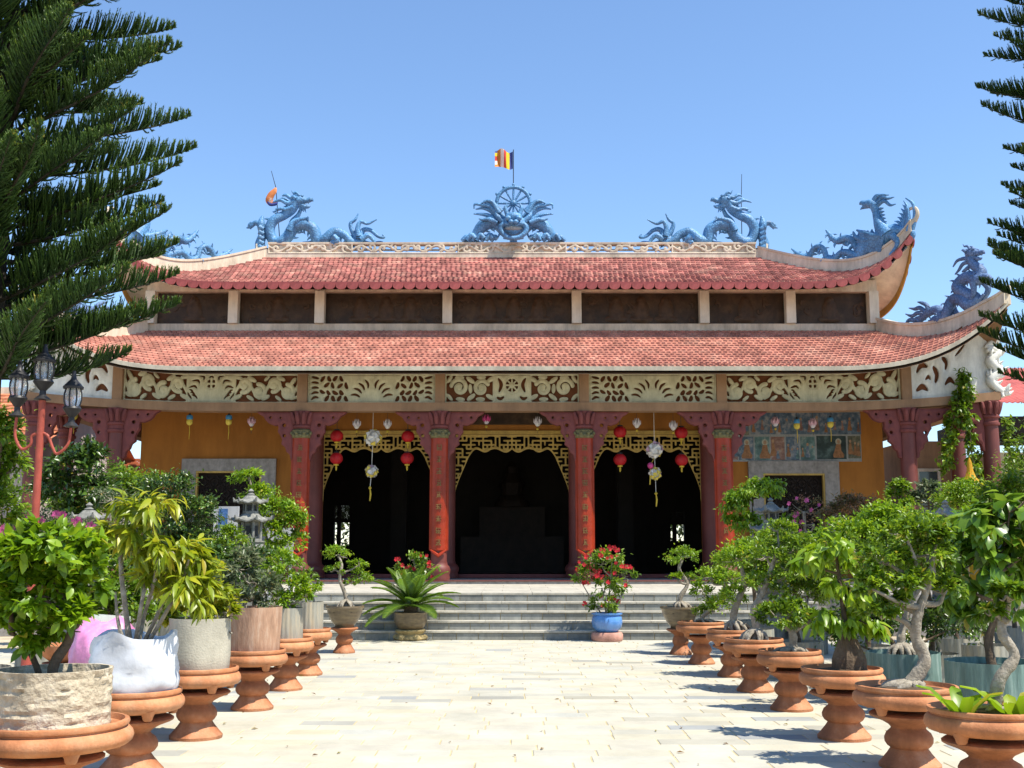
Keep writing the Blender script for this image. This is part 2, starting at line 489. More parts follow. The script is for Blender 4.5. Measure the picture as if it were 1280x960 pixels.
def carve(field, x0, x1, z0, z1, nx, nz, y0, thick, relief=0.5, rmax=0.05, warp=None, mb=None, rot=None):
    xs, zs = np.linspace(x0, x1, nx + 1), np.linspace(z0, z1, nz + 1)
    X, Z = np.meshgrid(xs, zs, indexing='ij')
    F = field(X, Z)
    mb = mb or MB()
    V, idx = [], {}
    faces = []
    def P(x, z, y):
        return warp(x, z, y) if warp else (x, y, z)
    def gv(i, j):
        k = (i, j)
        if k not in idx:
            idx[k] = len(V)
            f = min(max(F[i, j], 0), rmax)
            V.append(P(xs[i], zs[j], y0 - f * relief))
        return idx[k]
    def ev(i, j, k, l):
        if (i, j) > (k, l):
            i, j, k, l = k, l, i, j
        key = (i, j, k, l)
        if key not in idx:
            t = F[i, j] / (F[i, j] - F[k, l])
            idx[key] = len(V)
            V.append(P(xs[i] + t * (xs[k] - xs[i]), zs[j] + t * (zs[l] - zs[j]), y0))
        return idx[key]
    back = {}
    def bk(a):
        if a not in back:
            back[a] = len(V)
            p = V[a]
            V.append((p[0], p[1] + thick, p[2]))
        return back[a]
    S = F > 0
    for i in range(nx):
        for j in range(nz):
            c = [(i, j), (i + 1, j), (i + 1, j + 1), (i, j + 1)]
            s = [S[q] for q in c]
            if not any(s):
                continue
            if all(s):
                faces.append(tuple(gv(*q) for q in c))
                continue
            poly, cuts = [], []
            for k in range(4):
                a, b = c[k], c[(k + 1) % 4]
                if s[k]:
                    poly.append(gv(*a))
                if s[k] != s[(k + 1) % 4]:
                    e = ev(*a, *b)
                    poly.append(e)
                    cuts.append((e, len(poly) - 1))
            if len(poly) >= 3:
                faces.append(tuple(poly))
            if len(cuts) == 2:
                a, b = cuts[0][0], cuts[1][0]
                if s[0] and True:
                    pass
                faces.append((a, b, bk(b), bk(a)))
    mb.add(V, faces)
    return mb
def spiral(cx, cz, r, turns, a0, sgn=1, n=26):
    out = []
    for k in range(n + 1):
        t = k / n
        a = a0 + sgn * turns * 2 * math.pi * t
        rr = r * (1 - 0.8 * t)
        out.append((cx + rr * math.cos(a), cz + rr * math.sin(a)))
    return out

# ------------------------------------------------------------------ leaves
def leaf_arrays(P, D, N, L, wid, curl=0.12):
    n = len(P)
    D = D / (np.linalg.norm(D, axis=1, keepdims=True) + 1e-9)
    S = np.cross(D, N)
    S /= (np.linalg.norm(S, axis=1, keepdims=True) + 1e-9)
    U = np.cross(S, D)
    L = L[:, None]
    b = P
    m1 = P + D * L * 0.45 + S * L * wid * 0.5 - U * L * -curl
    m2 = P + D * L * 0.45 - S * L * wid * 0.5 - U * L * -curl
    t = P + D * L - U * L * curl * 0.6
    V = np.stack([b, m1, t, m2], 1).reshape(-1, 3)
    i = np.arange(n) * 4
    Fc = np.concatenate([np.stack([i, i + 1, i + 2], 1), np.stack([i, i + 2, i + 3], 1)], 0)
    return V, Fc
def big_leaf_arrays(P, D, N, L, wid, curl=0.25):
    n = len(P)
    D = D / (np.linalg.norm(D, axis=1, keepdims=True) + 1e-9)
    S = np.cross(D, N)
    S /= (np.linalg.norm(S, axis=1, keepdims=True) + 1e-9)
    U = np.cross(S, D)
    L = L[:, None]
    mid, lf, rt = [], [], []
    for t, w_ in ((0, 0), (.22, .78), (.48, 1.0), (.76, .62), (1.0, 0)):
        c = P + D * L * t - U * L * curl * t * t
        mid.append(c)
        if w_:
            e = U * L * wid * .16 * w_
            lf.append(c + S * L * wid * .5 * w_ + e)
            rt.append(c - S * L * wid * .5 * w_ + e)
    V = np.stack(mid + lf + rt, 1).reshape(-1, 3)
    T = []
    for o, flip in ((5, False), (8, True)):
        for f in ((0, o, 1), (1, o, o + 1), (1, o + 1, 2), (2, o + 1, o + 2), (2, o + 2, 3), (3, o + 2, 4)):
            T.append(f[::-1] if flip else f)
    i = np.arange(n) * 11
    Fc = np.concatenate([np.stack([i + a, i + b, i + c], 1) for a, b, c in T], 0)
    return V, Fc, len(T)
def tri_mesh(name, V, Fc, rnd, mats, mi=None):
    me = bpy.data.meshes.new(name)
    me.vertices.add(len(V))
    me.vertices.foreach_set('co', np.asarray(V, dtype=np.float32).ravel())
    k = Fc.shape[1]
    me.loops.add(Fc.size)
    me.loops.foreach_set('vertex_index', Fc.astype(np.int32).ravel())
    me.polygons.add(len(Fc))
    me.polygons.foreach_set('loop_start', np.arange(0, Fc.size, k, dtype=np.int32))
    me.polygons.foreach_set('loop_total', np.full(len(Fc), k, dtype=np.int32))
    for m in (mats if hasattr(mats, '__len__') else [mats]):
        me.materials.append(m)
    if mi is not None:
        me.polygons.foreach_set('material_index', mi)
    a = me.attributes.new('rnd', 'FLOAT', 'FACE')
    a.data.foreach_set('value', np.asarray(rnd, dtype=np.float32))
    me.update(calc_edges=True)
    me.validate()
    return me
def crown(name, pads, matl, leaf, wid, n, parent, droop=0.15, seed=0, tight=0.22, sub=None):
    """pads: (centre, radii). Leaves gather in clumps over each pad; each leaf is a small folded face."""
    g = np.random.default_rng(seed + 11)
    Vs, Fs, Rs, o = [], [], [], 0
    tot = sum((r[0] * r[2]) for c, r in pads)
    off = np.array(rootloc(parent))
    for c, r in pads:
        m = max(60, int(n * r[0] * r[2] / tot))
        nc = sub or max(7, int(m / 42))
        d = g.normal(size=(nc, 3))
        d /= np.linalg.norm(d, axis=1, keepdims=True)
        d[:, 2] = np.where(d[:, 2] < -0.45, -d[:, 2], d[:, 2])
        rad = g.uniform(0.35, 1.22, (nc, 1)) ** 0.7
        cc = d * rad
        pick = g.integers(0, nc, m)
        p = cc[pick] + g.normal(size=(m, 3)) * tight * g.uniform(0.3, 1, (m, 1))
        out = p / (np.linalg.norm(p, axis=1, keepdims=True) + 1e-6)
        P = p * np.array(r) + np.array(c)
        D = out * 0.7 + g.normal(size=(m, 3)) * 0.6 + np.array([0, 0, 0.25 - droop * 3])
        N = out * 0.6 + np.array([0, 0, 1.0]) + g.normal(size=(m, 3)) * 0.45
        Ls = leaf * g.uniform(0.6, 1.25, m)
        if leaf >= .068:
            V, Fc, nt_ = big_leaf_arrays(P, D, N, Ls, wid, .12 + droop * .5)
        else:
            (V, Fc), nt_ = leaf_arrays(P, D, N, Ls, wid), 2
        rr = np.clip(0.5 + 0.22 * g.normal(size=nc)[pick] + g.normal(size=m) * 0.2, 0, .93)
        rr = np.where(g.random(m) < .022, 1.0, rr)
        Vs.append(V); Fs.append(Fc + o); Rs.append(np.tile(rr, nt_)); o += len(V)
    me = tri_mesh(name, np.concatenate(Vs) - off, np.concatenate(Fs), np.concatenate(Rs), matl)
    ob = bpy.data.objects.new(name, me)
    COL.objects.link(ob)
    ob.parent = parent
    return ob
def blossoms(name, pads, matl, size, n, parent, seed=0, top=True):
    g = np.random.default_rng(seed + 5)
    mb = MB()
    for q in range(n):
        c, r = pads[q % len(pads)]
        d = g.normal(size=3); d /= np.linalg.norm(d)
        d[2] = abs(d[2]) if top else d[2]
        d[1] = -abs(d[1])
        p = Vector(np.array(c) + d * np.array(r) * 1.02)
        s = size * g.uniform(0.7, 1.2)
        for k in range(6):
            a = k * 1.047 + g.uniform(0, .5)
            t = Vector((math.cos(a), g.uniform(-.5, .1), math.sin(a)))
            u = Vector((-math.sin(a), 0, math.cos(a)))
            mb.add([p, p + t * s * .6 + u * s * .35, p + t * s, p + t * s * .6 - u * s * .35], [(0, 1, 2, 3)], g.uniform(0, 1))
    return mb.build(name, matl, parent)

# ================================================================== the setting: ground and paving
mb = MB()
mb.add([(-900, -60, -0.03), (900, -60, -0.03), (900, 1600, -0.03), (-900, 1600, -0.03)], [(0, 1, 2, 3)])
struct(mb.build('ground', M_GROUND))
bed = MB().box((0, 13.9, -0.022), (17.4, 15.0, 0.03))
court = struct(bed.build('courtyard_paving', M_GROUT))
# stone slabs in running bond, the nearest ones objects of their own, the rest one joined part
SW, SD, GAP = 0.60, 0.27, 0.010
slab_meshes = []
for k in range(5):
    t = MB()
    wv = SW * (1.0, 0.72, 1.25, 0.86, 1.1)[k]
    x, y = wv / 2 - GAP / 2, SD / 2 - GAP / 2
    b = 0.006
    t.add([(-x, -y, 0), (x, -y, 0), (x, y, 0), (-x, y, 0), (-x + b, -y + b, .006), (x - b, -y + b, .006), (x - b, y - b, .006), (-x + b, y - b, .006)],
          [(4, 5, 6, 7), (0, 1, 5, 4), (1, 2, 6, 5), (2, 3, 7, 6), (3, 0, 4, 7)], 0)
    slab_meshes.append((wv, t.mesh('paving_slab', M_PAVE)))
rest = MB()
cnt = 0
row = 0
y = 7.2
slots = []
while y < 21.28:
    x = -8.6 + rng.uniform(0, 0.55)
    while x < 8.1:
        k = rng.choice((0, 0, 1, 2, 3, 4))
        wv, me = slab_meshes[k]
        slots.append((x + wv / 2, y + SD / 2, k))
        x += wv
    y += SD
vis = [s for s in slots if abs(s[0]) < 2.55 + 0.0 * s[1] and s[1] > 7.9]
vis.sort(key=lambda s: s[1])
chosen = set(id(s) for s in vis[:290])
for s in slots:
    wv, me = slab_meshes[s[2]]
    dz = rng.uniform(-0.0012, 0.0015)
    if id(s) in chosen:
        o = inst('paving_slab', me, court, (s[0], s[1], -0.008 + dz))
        o.rotation_euler = (rng.uniform(-.003, .003), rng.uniform(-.003, .003), rng.uniform(-.002, .002))
    else:
        xx, yy = wv / 2 - GAP / 2, SD / 2 - GAP / 2
        b = 0.006
        rest.add([(s[0] + a, s[1] + c, -0.008 + dz + h) for a, c, h in ((-xx, -yy, 0), (xx, -yy, 0), (xx, yy, 0), (-xx, yy, 0), (-xx + b, -yy + b, .006), (xx - b, -yy + b, .006), (xx - b, yy - b, .006), (-xx + b, yy - b, .006))],
                 [(4, 5, 6, 7), (0, 1, 5, 4), (1, 2, 6, 5), (2, 3, 7, 6), (3, 0, 4, 7)], rng.random())
o = rest.build('paving_slabs', M_PAVE, court)
o['kind'] = 'stuff'

# ------------------------------------------------------------------ terrace and steps
Y_ST, RISE, RUN, NST = 21.35, 0.162, 0.31, 5
Z_DECK = RISE * NST
Y_DECK = Y_ST + RUN * (NST - 1)
SWID = 5.9
steps = thing('stone_steps', (0, Y_ST, 0), 'five wide grey tiled steps leading up to the temple terrace', 'steps')
core = MB()
for k in range(NST):
    y0 = Y_ST + RUN * k + 0.02
    core.box((0, (y0 + Y_DECK + 0.5) / 2, RISE * (k + .5) - 0.02 - 0.004 * k), (2 * SWID - 0.01 * k, Y_DECK + 0.5 - y0, RISE - 0.002))
core.build('core', M_GROUT, steps)
for k in range(NST):
    zt = RISE * (k + 1)
    y0 = Y_ST + RUN * k
    x = -SWID
    row_r = random.Random(k)
    while x < SWID - 0.05:
        wv = min(row_r.choice((0.40, 0.40, 0.44, 0.36)), SWID - x)
        t = MB().box((x + wv / 2, y0 + 0.012 + row_r.uniform(-.001, .001), RISE * k + (RISE - 0.04) / 2), (wv - 0.014, 0.02, RISE - 0.044))
        t.r = [0.0] * len(t.r)
        t.build('riser_tile', M_STEP, steps)
        x += wv
    if k < NST - 1:
        x = -SWID
        while x < SWID - 0.05:
            wv = min(row_r.choice((0.8, 0.9, 0.7)), SWID - x)
            MB().box((x + wv / 2, y0 + RUN / 2 - 0.008, zt - 0.016), (wv - 0.006, RUN + 0.02, 0.032)).build('tread_slab', M_TREAD, steps)
            x += wv
terr = MB()
Y_COL = 29.2
terr.box((0, (Y_DECK + 0.05 + 44) / 2, Z_DECK / 2 - 0.03), (27.2, 44 - Y_DECK - 0.05, Z_DECK - 0.01))
terr = struct(terr.build('terrace', M_GSTONE))
y = Y_DECK - 0.015
for r_ in range(7):
    dw = 0.9
    x = -6.6 + (0.4 if r_ % 2 else 0)
    while x < 6.6:
        MB().box((x + 0.5, y + dw / 2, Z_DECK - 0.018), (0.992, dw - 0.008, 0.036)).build('terrace_slab', M_TREAD, terr)
        x += 1.0
    y += dw
# hall floor, one step above the terrace
Z_FL = 0.90
plinth = MB().box((0, 36.0, (Z_DECK + Z_FL) / 2 - 0.02), (26.0, 14.4, Z_FL - Z_DECK + 0.02))

# ================================================================== the temple
temple = thing('temple', (0, Y_COL, Z_DECK), 'wide two-tiered Buddhist temple hall with red tiled upturned roofs and orange walls', 'temple')
plinth.build('plinth', M_GSTONE, temple)
MB().box((0, 28.82, Z_FL - 0.012), (25.9, 0.10, 0.03)).build('plinth_edge', M_REDSILL, temple)
Y_WALL = 31.6
X_W = 10.35
WT = 0.3
ZC = 5.62                                                     # veranda ceiling
def wallbox(m, x0, x1, z0, z1, yc=Y_WALL + WT / 2, th=WT):
    m.box(((x0 + x1) / 2, yc, (z0 + z1) / 2), (x1 - x0, th, z1 - z0))
doors = [(-5.28, -2.02), (-1.62, 1.62), (2.02, 5.28)]
Z_DT = at(640, 543, Y_WALL).z
def win_rect(xa, xb, ya, yb):
    a, b = at(xa, ya, Y_WALL), at(xb, yb, Y_WALL)
    return a.x, b.x, b.z, a.z
WINS = [win_rect(246, 325, 589, 668), win_rect(953, 1033, 592, 670)]
m = MB()
# front wall, pieced round doors and windows
for sx, (wx0, wx1, wz0, wz1) in zip((-1, 1), WINS):
    e0, e1 = (-X_W, -5.28) if sx < 0 else (5.28, X_W)
    wallbox(m, e0, wx0, Z_FL, ZC)
    wallbox(m, wx1, e1, Z_FL, ZC)
    wallbox(m, wx0, wx1, Z_FL, wz0)
    wallbox(m, wx0, wx1, wz1, ZC)
wallbox(m, -5.28, 5.28, Z_DT, ZC)
wallbox(m, -2.02, -1.62, Z_FL, Z_DT)
wallbox(m, 1.62, 2.02, Z_FL, Z_DT)
m.build('front_wall', M_WALL, temple)
Y_BK = 39.4
for s in (-1, 1):
    MB().box((s * (X_W - WT / 2), (Y_WALL + WT + Y_BK) / 2, (Z_FL + ZC) / 2), (WT, Y_BK - Y_WALL - WT, ZC - Z_FL)).build('side_wall', M_WALL, temple)
# back wall with two lattice windows that let a little light through
BW = []
for xa, xb, ya, yb in ((418, 436, 632, 682), (838, 856, 640, 676)):
    a, b = at(xa, ya, Y_BK), at(xb, yb, Y_BK)
    BW.append((a.x, b.x, b.z, a.z))
m = MB()
xs_ = [-X_W, BW[0][0], BW[0][1], BW[1][0], BW[1][1], X_W]
for i in range(5):
    if i in (1, 3):
        q = BW[0 if i == 1 else 1]
        wallbox(m, q[0], q[1], Z_FL, q[2], Y_BK + .15)
        wallbox(m, q[0], q[1], q[3], ZC, Y_BK + .15)
    else:
        wallbox(m, xs_[i], xs_[i + 1], Z_FL, ZC, Y_BK + .15)
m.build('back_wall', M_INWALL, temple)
for q in BW:
    m = MB()
    zm = q[2] + (q[3] - q[2]) * 0.62
    m.box(((q[0] + q[1]) / 2, Y_BK + .1, zm), (q[1] - q[0], .08, .12))
    n = 9
    for k in range(-n, n + 1):
        x0 = q[0] + (q[1] - q[0]) * k / n
        h = q[3] - zm
        xa, xb = x0, x0 + h
        za, zb = zm, q[3]
        if xa < q[0]: za += q[0] - xa; xa = q[0]
        if xb > q[1]: zb -= xb - q[1]; xb = q[1]
        if xb - xa > 0.03:
            m.bar((xa, Y_BK + .1, za), (xb, Y_BK + .1, zb), .04, .035)
    m.box(((q[0] + q[1]) / 2 - .1, Y_BK + .1, (q[2] + q[3]) / 2), (.14, .09, q[3] - q[2]))
    m.build('back_lattice', M_DARKWOOD, temple)
for s in (-1, 1):
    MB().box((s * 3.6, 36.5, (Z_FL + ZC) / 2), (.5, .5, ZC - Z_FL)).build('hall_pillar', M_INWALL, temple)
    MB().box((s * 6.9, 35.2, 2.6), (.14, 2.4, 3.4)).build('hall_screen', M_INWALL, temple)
m = MB()                                                     # altar standing deep in the hall
m.box((0, 38.3, 1.5), (3.4, 1.2, 1.2))
m.box((0, 38.7, 2.6), (2.2, .7, 1.0))
m.lathe([(.6, 3.1), (.55, 3.3), (.35, 3.5), (.42, 3.9), (.25, 4.15), (.2, 4.25), (.22, 4.45), (.05, 4.62)], (0, 38.6, 0), 12)
m.build('altar', M_DARKWOOD, temple)
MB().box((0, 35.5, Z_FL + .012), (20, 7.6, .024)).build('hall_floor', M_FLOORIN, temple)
MB().box((0, 35.1, ZC + 0.06), (25.2, 11.2, .1)).build('ceiling', M_TAN, temple)
MB().box((0, Y_WALL + .08, Z_FL + .05), (10.6, .2, .1)).build('door_sill', M_REDSILL, temple)

# windows: granite surround, yellow inner frame, dark basket-weave lattice
for (x0, x1, z0, z1) in WINS:
    wdw = MB()
    t = 0.40
    yq = Y_WALL - 0.05
    wallbox(wdw, x0 - t, x1 + t, z1, z1 + t * .85, yq, .1)
    wallbox(wdw, x0 - t, x0, z0, z1, yq, .1)
    wallbox(wdw, x1, x1 + t, z0, z1, yq, .1)
    wallbox(wdw, x0 - t, x1 + t, z0 - t * .85, z0, yq, .1)
    wo_ = wdw.build('window', M_GSTONE, temple)
    fr = MB()
    e = 0.05
    yq = Y_WALL - 0.02
    wallbox(fr, x0, x1, z1 - e, z1 - .002, yq, .12)
    wallbox(fr, x0 + .002, x0 + e, z0, z1 - e, yq, .12)
    wallbox(fr, x1 - e, x1 - .002, z0, z1 - e, yq, .12)
    fr.build('frame', M_GOLDP, wo_)
    lt = MB()
    lt.box(((x0 + x1) / 2, Y_WALL + .2, (z0 + z1) / 2), (x1 - x0, .02, z1 - z0))
    st = 0.16
    i = 0
    zz = z0
    while zz < z1 - e:
        xx = x0
        j = 0
        while xx < x1:
            d = 1 if (i + j) % 2 else -1
            for q in (0.25, 0.75):
                cx, cz = xx + st * .5 + (q - .5) * st * .7, zz + st * .5 - d * (q - .5) * st * .7
                if x0 + .06 < cx < x1 - .06 and z0 + .06 < cz < z1 - .1:
                    lt.bar((cx - st * .38, Y_WALL + .12, cz - d * st * .38), (cx + st * .38, Y_WALL + .12, cz + d * st * .38), .03, .035)
            xx += st; j += 1
        zz += st; i += 1
    lt.build('lattice', M_DARKWOOD, wo_)

# ---- columns
def lift_eave(x):
    t = max(0, (abs(x) - 7.4) / 4.9)
    return 1.68 * t ** 3
def lift_beam(x):
    t = max(0, (abs(x) - 7.4) / 4.9)
    return 0.26 * t ** 2
Z_BB, Z_BT = 5.19, 5.41                                       # beam
COLX = [1.86, 5.42, 10.2, 12.35]
def bracket_field(X, Z):
    poly = [(0, 0), (0.98, 0), (0.90, -.07), (0.80, -.12), (0.74, -.22), (0.66, -.30), (0.58, -.33), (0.50, -.36), (0.42, -.34), (0.40, -.42), (0.42, -.52), (0.36, -.60), (0.30, -.72), (0.32, -.84), (0.22, -.92), (0.18, -1.04), (0.10, -1.10), (0.06, -1.26), (0, -1.3)]
    f = poly_sdf(X, Z, poly)
    for hx, hz, hr in ((.62, -.15, .035), (.26, -.35, .05), (.25, -.62, .045), (.36, -.16, .03)):
        f = np.minimum(f, np.hypot(X - hx, Z - hz) - hr)
    return f
brk = carve(bracket_field, -.02, 1.0, -1.32, 0.01, 52, 66, 0, 0.16, 0.35, .06)
brk_meshes = []
for s in (1, -1):
    b2 = MB()
    V = [(s * x, y - 0.08, z) for x, y, z in brk.v]
    b2.add(V, brk.f if s > 0 else [f[::-1] for f in brk.f])
    n0 = len(b2.v)
    b2.add([(x, 0.078 - (y + 0.08) * 0.0, z) for x, y, z in V], [f[::-1] if s > 0 else f for f in brk.f if len(f) == 4 and max(f) < len(V)][:0])
    brk_meshes.append(b2.mesh('bracket', M_MAROON2, smooth=40))
def glyph(m, cx, cz, sz, y, r_):
    s = sz * .5
    for k in range(3):
        zz = cz + s * (0.8 - 0.8 * k) + r_.uniform(-.1, .1) * s
        a = s * r_.uniform(.55, 1)
        m.box((cx, y, zz), (2 * a, .02, s * .2))
    for k in range(r_.choice((2, 3))):
        xx = cx + s * r_.uniform(-.8, .8)
        z0, z1 = cz - s * r_.uniform(.3, 1), cz + s * r_.uniform(.3, 1)
        m.box((xx, y - .001, (z0 + z1) / 2), (s * .2, .02, z1 - z0))
    m.bar((cx - s * .8, y - .002, cz - s), (cx + s * .1, y - .002, cz + s * .1), .02, s * .18)
    m.bar((cx + s * .8, y - .003, cz - s), (cx + s * .0, y - .003, cz), .02, s * .18)
def make_column(x, y, r=.205, board=False, wings=(1, -1), seed=0, ztop=Z_BB, wz=None):
    zb = Z_FL
    c = MB()
    prof = [(r * 1.02, zb + .42), (r, zb + .6), (r, ztop - 1.0), (r * .98, ztop - .62)]
    c.lathe(prof, (x, y, 0), 28)
    co = c.build('column', M_MAROON, temple, 50)
    b = MB()
    b.lathe([(r * 1.35, zb), (r * 1.4, zb + .06), (r * 1.32, zb + .13), (r * 1.42, zb + .18), (r * 1.45, zb + .26), (r * 1.3, zb + .34), (r * 1.1, zb + .38), (r * 1.06, zb + .44)], (x, y, 0), 28)
    b.build('column_base', M_MAROON, co, 50)
    cp = MB()
    cp.lathe([(r * 1.0, ztop - .64), (r * 1.18, ztop - .62), (r * 1.2, ztop - .56), (r * 1.05, ztop - .54), (r * 1.03, ztop - .45), (r * 1.2, ztop - .43), (r * 1.22, ztop - .38), (r * 1.06, ztop - .35), (r * 1.08, ztop - .2), (r * 1.25, ztop - .06), (r * 1.32, ztop - .02), (r * 1.32, ztop)], (x, y, 0), 28)
    for k in range(10):                                       # lotus leaves round the capital
        a = 2 * math.pi * k / 10
        d = Vector((math.cos(a), math.sin(a), 0))
        p = Vector((x, y, 0)) + d * r * 1.08
        cp.tube([p + Vector((0, 0, ztop - .34)), p + d * .03 + Vector((0, 0, ztop - .2)), p + d * .085 + Vector((0, 0, ztop - .05)), p + d * .11 + Vector((0, 0, ztop - .03))], [.05, .07, .05, .02], 6)
    cp.build('capital', M_MAROON2, co, 50)
    for s in wings:
        o = inst('bracket', brk_meshes[0 if s > 0 else 1], co, (x + s * r * .92, y - .02, ztop - .01 + (wz or 0)))
    if board:
        zt, zb2 = at(x / 29.4 * FPX + 640, 547, y - .3).z, at(640, 688, y - .3).z
        bo = MB()
        n = 12
        vs, fs = [], []
        ra = r + .035
        for z in (zb2, zb2 + .12, zt - .1, zt):
            for k in range(n + 1):
                a = R(-158 + 136 * k / n)
                vs.append((x + ra * math.cos(a), y + ra * math.sin(a), z))
            for k in range(n + 1):
                a = R(-22 - 136 * k / n)
                vs.append((x + (r - .01) * math.cos(a), y + (r - .01) * math.sin(a), z))
        w_ = 2 * (n + 1)
        for i in range(3):
            for k in range(w_):
                fs.append((i * w_ + k, i * w_ + (k + 1) % w_, (i + 1) * w_ + (k + 1) % w_, (i + 1) * w_ + k))
        fs += [tuple(range(w_))[::-1], tuple(3 * w_ + k for k in range(w_))]
        bo.add(vs, fs)
        for s in (-1, 1):
            a = R(-90 + s * 68)
            bo.tube([(x + ra * math.cos(a), y + ra * math.sin(a), zb2), (x + ra * math.cos(a), y + ra * math.sin(a), zt)], .022, 6)
        bo.tube([(x - .2, y - ra * .86, zb2 + .01), (x - .1, y - ra - .005, zb2 - .06), (x, y - ra - .02, zb2 - .13), (x + .1, y - ra - .005, zb2 - .06), (x + .2, y - ra * .86, zb2 + .01)], [.02, .04, .05, .04, .02], 6)
        bb = bo.build('couplet_board', M_LACQ, co, 40)
        r_ = random.Random(seed)
        nC = 9
        for k in range(nC):
            g = MB()
            glyph(g, x, zt - .25 - (zt - zb2 - .45) * k / (nC - 1), .15, y - ra - .006, r_)
            g.build('character', M_GLYPH, bb)
        cr = MB()
        cr.lathe([(ra, zt), (ra + .02, zt + .02), (ra + .035, zt + .08), (ra + .01, zt + .15), (ra + .03, zt + .2), (ra - .02, zt + .24)], (x, y, 0), 24)
        for k in range(9):
            a = R(-170 + 160 * k / 8)
            cr.ball((x + (ra + .03) * math.cos(a), y + (ra + .03) * math.sin(a), zt + .07 + .06 * (k % 2)), .05, 7, 5)
        cr.build('board_crest', M_BRONZE, bb, 60)
    return co
for i, X in enumerate(COLX):
    for s in (-1, 1):
        lb = lift_beam(X)
        make_column(s * X, Y_COL, board=(i < 2), seed=i * 7 + (s > 0), ztop=Z_BB + lb, wings=(1, -1) if i < 3 else (-s,))
for s in (-1, 1):                                             # side and inner columns
    make_column(s * 12.35, Y_COL + 2.2, ztop=Z_BB + .15, wings=())
    make_column(s * 12.35, Y_COL + 6.0, ztop=Z_BB, wings=())
    make_column(s * 1.82, Y_WALL - .15, .26, ztop=ZC, wings=())
    make_column(s * 5.5, Y_WALL - .15, .28, ztop=ZC, wings=())

# ---- beam, posts, frieze
def strip(m, x0, x1, n, zlo, zhi, y0, y1):
    for k in range(n):
        a, b = x0 + (x1 - x0) * k / n, x0 + (x1 - x0) * (k + 1) / n
        vs = []
        for x in (a, b):
            for z in (zlo(x), zhi(x)):
                for yy in (y0, y1):
                    vs.append((x, yy, z))
        m.add(vs, [(0, 4, 6, 2), (1, 3, 7, 5), (2, 6, 7, 3), (0, 1, 5, 4)] + ([(0, 2, 3, 1)] if k == 0 else []) + ([(4, 5, 7, 6)] if k == n - 1 else []))
    return m
ZE = 6.19                                                     # lower eave height
m = strip(MB(), -12.6, 12.6, 60, lambda x: Z_BB + lift_beam(x), lambda x: Z_BT + lift_beam(x), Y_COL - .2, Y_COL + .2)
m.build('beam', M_TAN, temple)
for s in (-1, 1):
    MB().box((s * 12.35, 34.8, Z_BB + .26), (.4, 10.8, .3)).build('side_beam', M_TAN, temple)
zf0 = lambda x: Z_BT + lift_beam(x)
zf1 = lambda x: ZE - 0.02 + lift_eave(x) * 0.93
m = strip(MB(), -12.5, 12.5, 60, lambda x: zf0(x), lambda x: zf1(x) + .15, Y_COL + .06, Y_COL + .14)
m.build('frieze_backing', M_BACK, temple)
for s in (-1, 1):                                             # side friezes
    m = MB().box((s * 12.42, 34.9, 5.95), (.1, 10.6, .8))
    m.build('side_frieze', M_IVORY, temple)
PANELS = [(-1.73, 1.73, 'wheel'), (1.99, 5.29, 'flame'), (-5.29, -1.99, 'flame'), (5.55, 10.07, 'scroll'), (-10.07, -5.55, 'scroll'), (10.33, 12.5, 'corner'), (-12.5, -10.33, 'corner')]
for p in (-10.2, -5.42, -1.86, 1.86, 5.42, 10.2):
    m = strip(MB(), p - .125, p + .125, 1, zf0, lambda x: zf1(x) + .1, Y_COL - .17, Y_COL + .055)
    m.build('frieze_post', M_TAN, temple)
def hole(F, X, Z, pts, r):
    """cut a tapering curved slot out of the field"""
    if len(pts) < 8:
        pts = [(p.x, p.y) for p in smoothpath([(a, b, 0) for a, b in pts], 5)]
    n = len(pts)
    pts = np.array(pts, float)
    d = np.full(X.shape, 1e9)
    for i in range(n - 1):
        (x0, z0), (x1, z1) = pts[i], pts[i + 1]
        dx, dz = x1 - x0, z1 - z0
        t = np.clip(((X - x0) * dx + (Z - z0) * dz) / (dx * dx + dz * dz + 1e-12), 0, 1)
        rr = r * 1.25 * np.sqrt(np.clip(1 - ((i + t) / (n - 1) * 2 - 1) ** 2, 0, 1)) - .004
        d = np.minimum(d, np.hypot(X - x0 - t * dx, Z - z0 - t * dz) - rr)
    return np.minimum(F, d)
